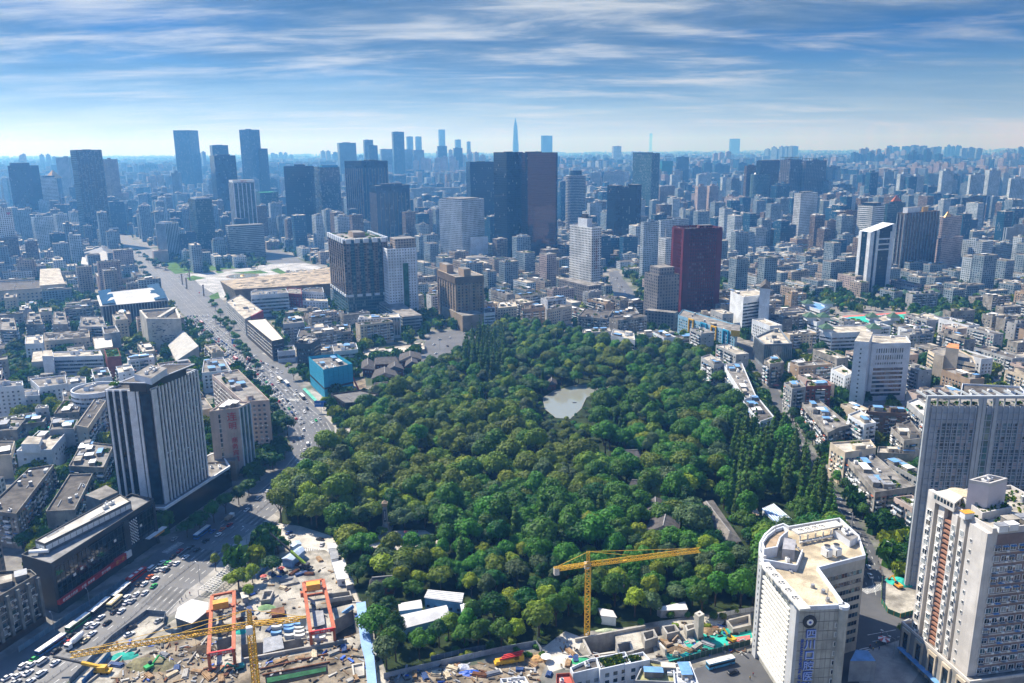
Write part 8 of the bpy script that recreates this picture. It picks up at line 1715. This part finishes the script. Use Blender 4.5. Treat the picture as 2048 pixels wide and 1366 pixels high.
# avenue flower beds, square fountain
o=thing('fountain','sunken round fountain pool on the open square','fountain',(*G(485,550),0));q=G(485,552);m=MB();m.cyl(*q,.02,.3,26,None,28);m.build('rim',[BROWN],o);m=MB();m.cyl(*q,.3,.34,22,None,28);m.build('water',[wm],o);m=MB();m.cyl(*q,.34,2.0,4,2,10);m.build('sculpture',[GOLD],o);BOXES.append([(q[0]-26,q[1]-26),(q[0]+26,q[1]-26),(q[0]+26,q[1]+26),(q[0]-26,q[1]+26)])
for pts in ([(372,556),(386,551),(412,556),(380,562)],[(418,592),(436,584),(440,596),(424,600)],[(460,546),(520,540),(538,546),(500,548)],[(540,540),(556,536),(574,546),(560,548)],[(430,543),(440,541),(448,545),(436,547)],[(312,520),(330,512),(420,512),(520,508),(530,516),(480,536),(350,548),(330,532)]):flat('square_lawn',GP(pts),.02,GRASS)
for i,(x,y) in enumerate(((365,569),(374,578),(408,592),(380,560))):
    q=G(x,y);h_=15;o=thing('square_column','slim brown totem column at the square edge, number %d from the junction'%(i+1) if 0 else 'slim brown totem column at the square edge','column',(*q,0),'totem columns along the square edge');m=MB();m.cyl(*q,0,h_,1.0,.9,10);m.build('shaft',[TAN],o);m=MB();m.cyl(*q,h_,h_+1.2,1.4,1.2,10);m.build('capital',[BROWN],o)
# ---------------------------------------------------------------- what is already taken, on a 2.5 m raster
CELL,X0,Y0,NX,NY=2.5,-1500.0,150.0,1200,1260
occ=np.zeros((NX,NY),bool)
def cells(poly,pad=0.0):
    xs,ys=[p[0] for p in poly],[p[1] for p in poly]
    i0,i1=max(0,int((min(xs)-pad-X0)/CELL)),min(NX,int((max(xs)+pad-X0)/CELL)+2);j0,j1=max(0,int((min(ys)-pad-Y0)/CELL)),min(NY,int((max(ys)+pad-Y0)/CELL)+2)
    if i0>=i1 or j0>=j1:return None
    gx,gy=np.meshgrid(X0+(np.arange(i0,i1)+.5)*CELL,Y0+(np.arange(j0,j1)+.5)*CELL,indexing='ij');ins=np.zeros(gx.shape,bool);near=np.zeros(gx.shape,bool);n=len(poly)
    for k in range(n):
        (ax,ay),(bx,by)=poly[k],poly[(k+1)%n]
        if ay != by:c=((ay>gy) != (by>gy)) & (gx<(bx-ax)*(gy-ay)/(by-ay)+ax);ins ^= c
        if pad:L2_=(bx-ax)**2+(by-ay)**2+1e-9;t_=np.clip(((gx-ax)*(bx-ax)+(gy-ay)*(by-ay))/L2_,0,1);near |= (gx-ax-t_*(bx-ax))**2+(gy-ay-t_*(by-ay))**2<pad*pad
    return i0,i1,j0,j1,ins | near
def mark(poly,pad=0.0):
    c=cells(poly,pad)
    if c:occ[c[0]:c[1],c[2]:c[3]] |= c[4]
def free(poly,pad=0.0):
    c=cells(poly,pad);return c is not None and not (occ[c[0]:c[1],c[2]:c[3]] & c[4]).any()
def at(x,y):
    i,j=int((x-X0)/CELL),int((y-Y0)/CELL);return not (0<=i<NX and 0<=j<NY) or occ[i,j]
for p in RASTER:mark(p,2.5)
for p in BOXES:mark(p,1.5)
for p in ([(38,1306),(110,1258),(330,1090),(306,1010),(100,1150)],[(330,1020),(462,940),(520,965),(330,1090)]):mark(GP(p))
# ---------------------------------------------------------------- the park's trees
blk=[p for p in BOXES if pin(park_poly,*(sum(q[i] for q in p)/len(p) for i in (0,1)))]
clear=[GP(p) for p in ([(738,1104),(730,1082),(800,1062),(890,1082),(886,1106)],[(818,926),(850,912),(945,928),(962,948),(900,956)],[(690,880),(672,900),(705,850)],[(1180,1262),(1130,1285),(1112,1284),(1150,1240)],[(1370,1010),(1424,1000),(1480,1085),(1440,1092)],[(1500,1010),(1550,1002),(1600,1058),(1520,1060)],[(790,1206),(850,1190),(930,1182),(962,1230),(860,1276),(798,1285)])]
lake_keep=pond_poly
KIND={'olive':('olive','olive domed tree'),'mid':('mid','mid green tree'),'dark':('dark','dark green tree'),'grey':('grey','grey green domed tree'),'lime':('lime','yellow green tree'),'spire':('spire','tall pointed conifer'),'bare':('bare','pinkish grey twiggy tree'),'cypress':('cypress','slim dark cypress')}
NAMES={'olive':'camphor_tree','mid':'broadleaf_tree','dark':'evergreen_tree','grey':'grey_leaved_tree','lime':'yellow_green_tree','spire':'conifer_tree','bare':'twiggy_tree','cypress':'cypress_tree'}
TREES=[]
def ptree(kind,x,y,sc,zs=1.0):
    o=tree(KIND[kind][0],x,y,sc,NAMES[kind],KIND[kind][1],'trees of the city park',zs=zs);TREES.append((o,KIND[kind][1],x,y))
def inq(px,py,x0,x1,y0,y1):return x0<px<x1 and y0<py<y1
random.seed(11);xs=[p[0] for p in park_poly];ys=[p[1] for p in park_poly];y=min(ys);row=0
bad=np.zeros_like(occ)
for p in blk+clear+[pond_poly,lake_keep]:
    c=cells(p,3.2 if p in blk else 1)
    if c:bad[c[0]:c[1],c[2]:c[3]] |= c[4]
while y<max(ys):
    x=min(xs)+(row%2)*5.6
    while x<max(xs):
        tx,ty=x+U(-2,2),y+U(-2,2);px,py=proj(tx,ty,6);gx,gy=proj(tx,ty,0);r=R();i,j=int((tx-X0)/CELL),int((ty-Y0)/CELL);stepx=12.4
        if pin(park_poly,tx,ty) and not bad[i,j]:
            if inq(gx,gy,1452,1680,885,1075) or inq(gx,gy,930,1010,690,775):k='spire' if r<.93 else 'mid';stepx=6.6
            elif inq(gx,gy,1195,1265,830,1010):k='mid' if r<.7 else 'cypress'
            elif inq(gx,gy,700,1220,850,1020) or inq(gx,gy,560,760,930,1060):k='olive' if r<.62 else 'grey' if r<.74 else 'lime' if r<.80 else 'mid'
            elif inq(gx,gy,860,1290,1020,1150):k='mid' if r<.55 else 'dark' if r<.85 else 'spire' if r<.93 else 'lime'
            elif gy>1150:k='dark' if r<.35 else 'mid' if r<.7 else 'lime' if r<.83 else 'grey' if r<.92 else 'olive'
            elif gy<840:k='dark' if r<.36 else 'mid' if r<.68 else 'grey' if r<.8 else 'lime' if r<.86 else 'olive' if r<.96 else 'cypress'
            else:k='mid' if r<.42 else 'dark' if r<.66 else 'olive' if r<.8 else 'lime' if r<.88 else 'grey'
            sc=U(1.05,1.7)*(.85 if k in ('lime','dark') else 1)*((.3 if gy<868 else .55) if abs(gx-1128)<62 and 790<gy<925 else .78 if gy>1120 else .9 if gy<800 else 1)
            if math.dist((tx,ty),(MX,MY))<9 or (abs(tx-MX)<5 and 0<MY-ty<40):sc *= .34
            if k=='spire':sc=U(.95,1.3)
            pass
            ptree(k,tx,ty,sc,U(.85,1.15))
        x+=(stepx if ty>420 else min(stepx,9.2))*U(.9,1.1)
    y+=10.2 if y>420 else 7.6;row+=1
for px,py in ((1245,1186),(1262,1180)):X,Y=G(px,py);ptree('bare',X,Y,.6)
for i in range(190):  # shrubs at the park's near edge and clearings
    px,py=random.choice([(U(1084,1166),U(846,925)),(U(770,1100),U(1262,1318)),(U(735,890),U(1085,1112)),(U(820,960),U(925,955)),(U(1350,1480),U(1000,1095)),(U(1040,1480),U(1190,1250)),(U(960,1480),U(1160,1260))]);X,Y=G(px,py)
    k=random.choice(('bush','bushlime','ball'));o=tree(k,X,Y,U(.7,1.3),'shrub','clipped round shrub' if k=='ball' else 'low green shrub' if k=='bush' else 'low lime shrub','shrubs of the park','shrub');TREES.append((o,o['label'],X,Y))
# ---------------------------------------------------------------- street and courtyard trees
def st(px,py,k,sc=1.0,lab=None):
    X,Y=G(px,py);lab=lab or {'street':'mid green street tree','streetdark':'dark green street tree','slim':'slim lime street tree','lime':'broad lime green tree','dark':'broad dark tree','mid':'broad green tree'}[k];o=tree(k,X,Y,sc,'street_tree',lab,'street trees');TREES.append((o,lab,X,Y));mark([(X-3,Y-3),(X+3,Y-3),(X+3,Y+3),(X-3,Y+3)])
for px,py in ((432,1142),(455,1122),(478,1104)):st(px,py,'slim',1.15)
for px,py,k,s_ in ((478,1178,'lime',.95),(505,1165,'lime',.7),(524,1092,'dark',.8),(556,1108,'dark',.85),(545,1150,'streetdark',1.1),(400,1062,'streetdark',1.3),(428,1045,'street',1.3),(452,1028,'street',1.3),(478,1010,'streetdark',1.3),(498,992,'streetdark',1.2),(375,1075,'streetdark',1.1),(520,962,'streetdark',1.2),(546,940,'streetdark',1.4),(570,918,'streetdark',1.2),(530,930,'streetdark',1.2),(548,838,'streetdark',1.4),(575,872,'streetdark',1.7),(562,855,'streetdark',1.5),(545,820,'street',1.2),(505,790,'street',1.3),(522,806,'street',1.2),(490,770,'street',1.1),(648,818,'lime',.75),(578,742,'lime',.7),(588,760,'street',1.2),(668,772,'streetdark',1),(690,868,'street',1),(500,1196,'lime',.5),(1800,1130,'dark',1.0),(1822,1118,'dark',1.0),(1815,1145,'streetdark',1.2),(1836,1140,'dark',.8),(1668,950,'street',1),(1675,968,'street',1),(1690,985,'streetdark',1),(1700,1002,'street',1),(1712,1020,'streetdark',1),(1725,1040,'street',1),(1640,940,'streetdark',.9),(1600,860,'streetdark',1.2),(1612,875,'streetdark',1.2),(1625,890,'streetdark',1.2),(1585,842,'streetdark',1.2),(1640,915,'streetdark',1.1),(1572,812,'streetdark',1.2),(1592,800,'dark',.9),(1800,1275,'slim',.8),(1870,760,'dark',1.2),(1840,770,'dark',1.3),(1850,740,'dark',1.2),(1838,960,'dark',1.1),(1812,940,'dark',1)):st(px,py,k,s_)
for (a,c,n,k) in (((540,622),(590,680),9,'street'),((430,640),(500,720),9,'street'),((470,690),(520,745),6,'streetdark'),((395,655),(430,700),5,'street'),((258,512),(300,562),10,'streetdark'),((272,505),(315,540),8,'streetdark'),((420,610),(470,665),7,'street'),((845,640),(880,662),7,'street'),((1265,552),(1290,600),8,'street')):
    for i in range(n):st(a[0]+(c[0]-a[0])*(i+.5)/n+U(-4,4),a[1]+(c[1]-a[1])*(i+.5)/n+U(-2,2),k,U(.85,1.2))
for (x0,x1,y0,y1,n) in ((310,530,514,540,46),(0,200,596,640,44),(20,80,690,768,24),(140,200,1020,1060,12),(60,130,960,1090,26),(0,60,1050,1110,16),(120,150,880,920,8),(1560,1800,590,625,40),(1640,1700,690,745,10),(1820,2040,600,650,26),(250,290,690,720,8)):
    for i in range(n):
        px,py=U(x0,x1),U(y0,y1);X,Y=G(px,py)
        if not at(X,Y) or n==46:st(px,py,random.choice(('street','streetdark','dark')),U(.9,1.25))
# ---------------------------------------------------------------- infill of the blocks between
random.seed(3);INF=[];far=MB();FARM=[F_WFLAT,F_GFLAT,F_TFLAT,F_WHITE,F_BLUE,F_PFLAT,F_BFLAT,ROOF_G,ROOF_D,ROOF_L];clump=[]
WALLS=[('white',WHITE),('cream',CREAM),('grey',GREYW),('stained grey',DIRTY),('tan',TAN),('pinkish',PINKW),('stained grey',DIRTY),('grey',GREYW)];ROOFS=[('grey',ROOF_G),('dark',ROOF_D),('pale',ROOF_L)]
FLOORW=('','one','two','three','four','five','six','seven','eight','nine','ten','eleven','twelve','thirteen','fourteen','fifteen','sixteen','seventeen','eighteen')
def visible(x,y,m=25):return abs(x)<.655*y+m
yaw0=rad(31)
cand=[]
v=0
for y_ in np.arange(300,3150,11.0):
    for x_ in np.arange(-.66*y_-20,.66*y_+20,13.0):cand.append((x_+U(-5,5),y_+U(-4,4)))
for x_,y_ in cand:
    if not visible(x_,y_,20) or at(x_,y_):continue
    yaw=yaw0 if x_<150 else rad(14) if y_<1000 else rad(20)
    if R()<.5:yaw+=math.pi/2
    l,w=U(20,46),U(10.5,15)
    nfl=random.choice((5,6,6,7,7,4,3));tall=R()<(0 if y_<1060 else .2 if y_<1700 else .34)
    if tall:l,w,nfl=U(18,30),U(14,20),int(U(10,18) if y_<1500 else U(12,28))
    if y_<620:l=min(l,30);nfl=min(nfl,6)
    u=(math.cos(yaw),math.sin(yaw));vx=(-u[1],u[0])
    P=[(x_+u[0]*l/2*i+vx[0]*w/2*j,y_+u[1]*l/2*i+vx[1]*w/2*j) for i,j in ((-1,-1),(1,-1),(1,1),(-1,1))]
    if not free(P,3.2) or R()<(.36 if y_<1400 else .14):continue
    if R()<(.16 if y_<1100 else .2):clump.append((x_,y_));continue
    mark(P,2.2);h=nfl*3.05+.6
    if len(INF)<430:
        wn,wm_=random.choice(WALLS);rn,rm=random.choice(ROOFS);near=y_<1000
        if not near:wm_={'white':F_WFLAT,'cream':F_TFLAT,'grey':F_GFLAT,'tan':F_TFLAT,'pinkish':F_PFLAT,'stained grey':F_GFLAT}[wn]
        nm='walk_up_flats' if nfl<=6 else 'residential_block'
        b=Bld(nm,'',ABL,P,h,wm_,rm,'blocks of the old town',reg=False);b.parapet(m=wm_ if near else CONC)
        if near:dress(b,'mixed' if R()<.7 else 'punch')
        n_=random.randint(3,8) if y_<1100 else 3;b.clutter(n=n_,kinds=random.choice(('hags','hsbg','ggha','satp')));b.end();INF.append((b.root,'%s %s storey flats, %s roof'%(wn,FLOORW[min(nfl,18)],rn),x_,y_))
    else:
        far.prism(P,0,h,random.choice((0,0,1,1,2,3,5,6) if not tall else (0,1,1,4,4,6)),random.choice((7,8,9)),False)
        for q in range(random.choice((1,2,3))):
            t_=U(-.35,.35);far.obox(x_+u[0]*l*t_,y_+u[1]*l*t_,h,h+U(1.5,4),u,U(3,8),U(2.5,w*.7),random.choice((0,1,3)),random.choice((7,9,9)))
for y_ in np.arange(190,3000,30.0):  # the same town carries on past both edges of the frame
    for k in range(6):
        for sg in (-1,1):
            x_=sg*(.66*y_+30+k*34+U(-5,5));l,w=U(20,34),U(11,15);P=[(x_-l/2,y_-w/2),(x_+l/2,y_-w/2),(x_+l/2,y_+w/2),(x_-l/2,y_+w/2)]
            if free(P,2.5):mark(P,2);far.prism(P,0,U(12,22),random.choice((0,1,2,3,5)),random.choice((7,8,9)),False)
for x_,y_ in clump:
    for _ in range(random.randint(2,4)):
        X,Y=x_+U(-9,9),y_+U(-8,8)
        if y_<1150 and not at(X,Y) and len([1 for t_ in TREES if t_[0].name.startswith('street_tree')])<298:st(*proj(X,Y),random.choice(('street','streetdark','dark')),U(.8,1.2))
# the far city: boxes thinning and rising towards the horizon
for i in range(9500):
    y_=3000*math.exp(R()*1.75);x_=U(-.68,.68)*y_;r=R();hh=U(14,24) if r<.36 else U(28,60) if r<.62 else U(60,112)
    if y_>4000 and R()<.55:hh=U(55,135)
    if y_>7000:hh=U(70,125)
    a=random.choice((yaw0,yaw0+1.57,.1));l,w=(U(24,70),U(12,22)) if hh<40 else (U(22,55),U(16,24));u=(math.cos(a),math.sin(a))
    k=1 if hh<40 or R()<.4 else random.choice((2,3,4,5))
    for j in range(k):far.obox(x_+j*(l*.75+8),y_+j*4,0,hh*U(.96,1.04),u,l*.7 if k>1 else l,w,random.choice((0,1,1,1,4,4,2,5)),random.choice((7,8,9)))
for i in range(150):  # clusters of tall flats and offices out to the horizon
    y_=2000*math.exp(R()*1.45);x_=(U(-.68,.1) if R()<.38 else U(.05,.68))*y_;a=random.choice((yaw0,yaw0+1.57,.1,-.3));u=(math.cos(a),math.sin(a));hh=U(60,125) if y_<4000 else U(90,185);wm_=random.choice((0,1,1,4,4,5,2));l=U(20,38)
    for j in range(random.randint(3,9)):
        h_=hh*U(.9,1.08);X,Y=x_+u[0]*j*(l+U(6,16)),y_+u[1]*j*(l+10)+U(-20,20)
        if y_<3000 and not free([(X-15,Y-15),(X+15,Y-15),(X+15,Y+15),(X-15,Y+15)]) and R()<.7:continue
        far.obox(X,Y,0,h_,u,l,U(15,24),wm_,7);far.obox(X,Y,h_,h_+U(3,7),u,l*.4,9,wm_,8)
o=far.build('distant_buildings',FARM);o['kind']='stuff'
# trees of the town beyond the near streets: one mass of leaf clumps
tm=MB()
for i in range(17000):
    y_=340+2900*R()**1.45;x_=U(-.66,.66)*y_
    if at(x_,y_) or pin(park_poly,x_,y_):continue
    r_=U(2.8,5.6);m_=random.choice((0,0,1,2,2));k=70 if y_<800 else 26 if y_<1300 else 12
    for q in range(k):
        zz=U(-.2,1);t_=U(0,6.283);s_=math.sqrt(max(0,1-zz*zz));c=(x_+r_*s_*math.cos(t_),y_+r_*s_*math.sin(t_),r_*1.2+r_*.9*zz);l=r_*U(.3,.55);a=Vector((U(-1,1),U(-1,1),U(-.4,.8))).normalized();e=a.orthogonal().normalized()*l;f=a.cross(e)
        c=Vector(c);tm.face([tuple(c-e),tuple(c+f*.8),tuple(c+e),tuple(c-f*.8)],m_)
    tm.cyl(x_,y_,0,r_*1.9,r_*.75,r_*.5,6,m_)
for i in range(2600):
    y_=3000*math.exp(R()*1.0);x_=U(-.66,.66)*y_;r_=U(8,22);tm.cyl(x_,y_,0,U(8,13),r_,r_*.5,6,2)
o=tm.build('distant_trees',[LEAF_MID,LEAF_LIME,LEAF_DARK]);o['kind']='stuff'
# ---------------------------------------------------------------- labels by place
def M_(t,px,py):return (t,*G(px,py))
PM_=[M_('stone monument',772,1062),M_('white site offices',850,1235),M_('yellow tower crane',1174,1273),M_('park lake',1140,840),M_('far lake shore',1180,765),M_('park clearing',890,945),M_('dark tiled hall',1254,916),M_('temple hall',1326,1050),M_('gallery hall',1430,1050),M_('blue roofed hall',1555,1040),M_('hospital',1560,1180),M_('road bend',650,890),M_('slate theatre',710,840),M_('park gate square',890,700),M_('lake pavilion',1016,812),M_('awning flats',1480,790),M_('forecourt canopies',590,1100),M_('white hut row',690,1140),M_('blue walkway',735,1260),M_('pale shaft tower',1398,1250),M_('back flats',1220,690),M_('small shore pavilion',850,940),M_('pump truck',1018,1300),M_('grey modern office',1545,730),M_('right street zebra',1660,1000),M_('courtyard houses',800,740),M_('corner flats',1750,1000),M_('striped hotel',330,1020),M_('pergola',460,1120),M_('black store',200,1160),M_('orange gantry',640,1240),M_('science museum',260,650),M_('angular museum',330,700),M_('underpass',400,650),M_('tan hall',60,600),M_('planted white block',90,940),M_('bronze museum',560,575),M_('square lawns',400,550),M_('white tiled tower',1770,800),M_('green tiled school',1700,740),M_('slanted top tower',1750,584),M_('right edge glass slab',1900,1100),M_('sports court',1750,640),M_('white pavilion junction',572,722),M_('sloping wedge hall',370,715),M_('park east path',1380,880),M_('conifer grove',1560,960),M_('west bank',980,840),M_('lower thicket',1060,1090),M_('middle grove',1080,960),M_('olive grove',860,890)]
PMD=dict((t,(x,y)) for t,x,y in PM_)
for a,c in (('park lake','temple hall'),('park lake','stone monument'),('far lake shore','park gate square'),('far lake shore','back flats'),('far lake shore','awning flats'),('park lake','conifer grove'),('back flats','awning flats'),('park lake','slate theatre'),('dark tiled hall','awning flats'),('park lake','dark tiled hall'),('park lake','awning flats'),('road bend','stone monument'),('lake pavilion','slate theatre'),('stone monument','yellow tower crane'),('temple hall','yellow tower crane'),('dark tiled hall','stone monument'),('lake pavilion','park gate square')):PM_.append(('midway %s and %s'%(a,c),*P2(PMD[a],PMD[c],.5)))
rank_labels(TREES,PM_)
CM_=[M_('cement mixer',150,1286),M_('blue bus',102,1294),M_('green sided bus',156,1249),M_('dark sided bus',200,1217),M_('beige bus',230,1208),M_('red bus',273,1154),M_('lorry crane',190,1340),M_('site hoarding corner',300,1220),M_('lone blue bus',405,1068),M_('pinkish hotel',500,960),M_('road bend',640,890),M_('theatre',650,830),M_('bus stop',605,795),M_('junction',560,740),M_('paired red buses',480,717),M_('underpass mouth',405,650),M_('black framed block',500,700),M_('upper avenue crossing',370,610),M_('totem columns',350,560),M_('hip roofed hall',290,520),M_('lower frame edge',40,1366),M_('forecourt',600,1070),M_('monument square',790,1080),M_('hospital',1700,1220),M_('crossing corner',1766,1290),M_('front street bus',1441,1325),M_('park gate square',890,690),M_('hill street',1245,590),M_('car park',2000,775),M_('pergola',430,1160),M_('right street zebra',1660,1000),M_('hotel corner',440,1040),M_('slow lane queue',500,745),M_('ramp wall',430,680)]
rank_labels([(o,o['desc'],o.location.x,o.location.y) for o in VEH if 'desc' in o],CM_)
for o in VEH:
    if 'desc' in o:del o['desc']
rank_labels(STACKS+SEGS,CM_+PM_[:4]+[M_('crane mast',510,1300),M_('orange gantry by the walkway',640,1250),M_('earth pit',320,1330),M_('long trench',560,1150),M_('tent hall',390,1230),M_('shaft frame',716,1340),M_('concrete boxes',1250,1300),M_('netted ground',1400,1290)]);rank_labels(PPL,CM_+PM_)
BM_=PM_+[M_(t,x,y) for t,x,y in (('maroon tower',1395,640),('grey stone office',1320,655),('white slab hotel',1170,605),('tan stone hotel',920,660),('black twin towers',1050,520),('white grid office',930,520),('brown apartment tower',710,640),('finned twin towers',750,485),('white office with gable',1500,670),('striped white tower',1745,510),('broad brown tower',1830,552),('gold pyramid tower',1900,540),('white grid slab',1610,490),('round teal tower',1520,446),('piered dark tower',1250,498),('round grey tower',1152,472),('tan stepped office',1900,765),('insurance podium',490,520),('twin pale towers',100,508),('heart emblem tower',10,532),('white school row',150,750),('red walled block',228,758),('white complex',100,812),('glittering tower',175,491),('blue roofed school hall',1635,640),('colourful flats',1420,690),('car park',2000,775),('curved housing slab',870,428),('far white block',1970,548),('unfinished towers',1605,436),('hill street',1250,600))]
rank_labels(INF,BM_)
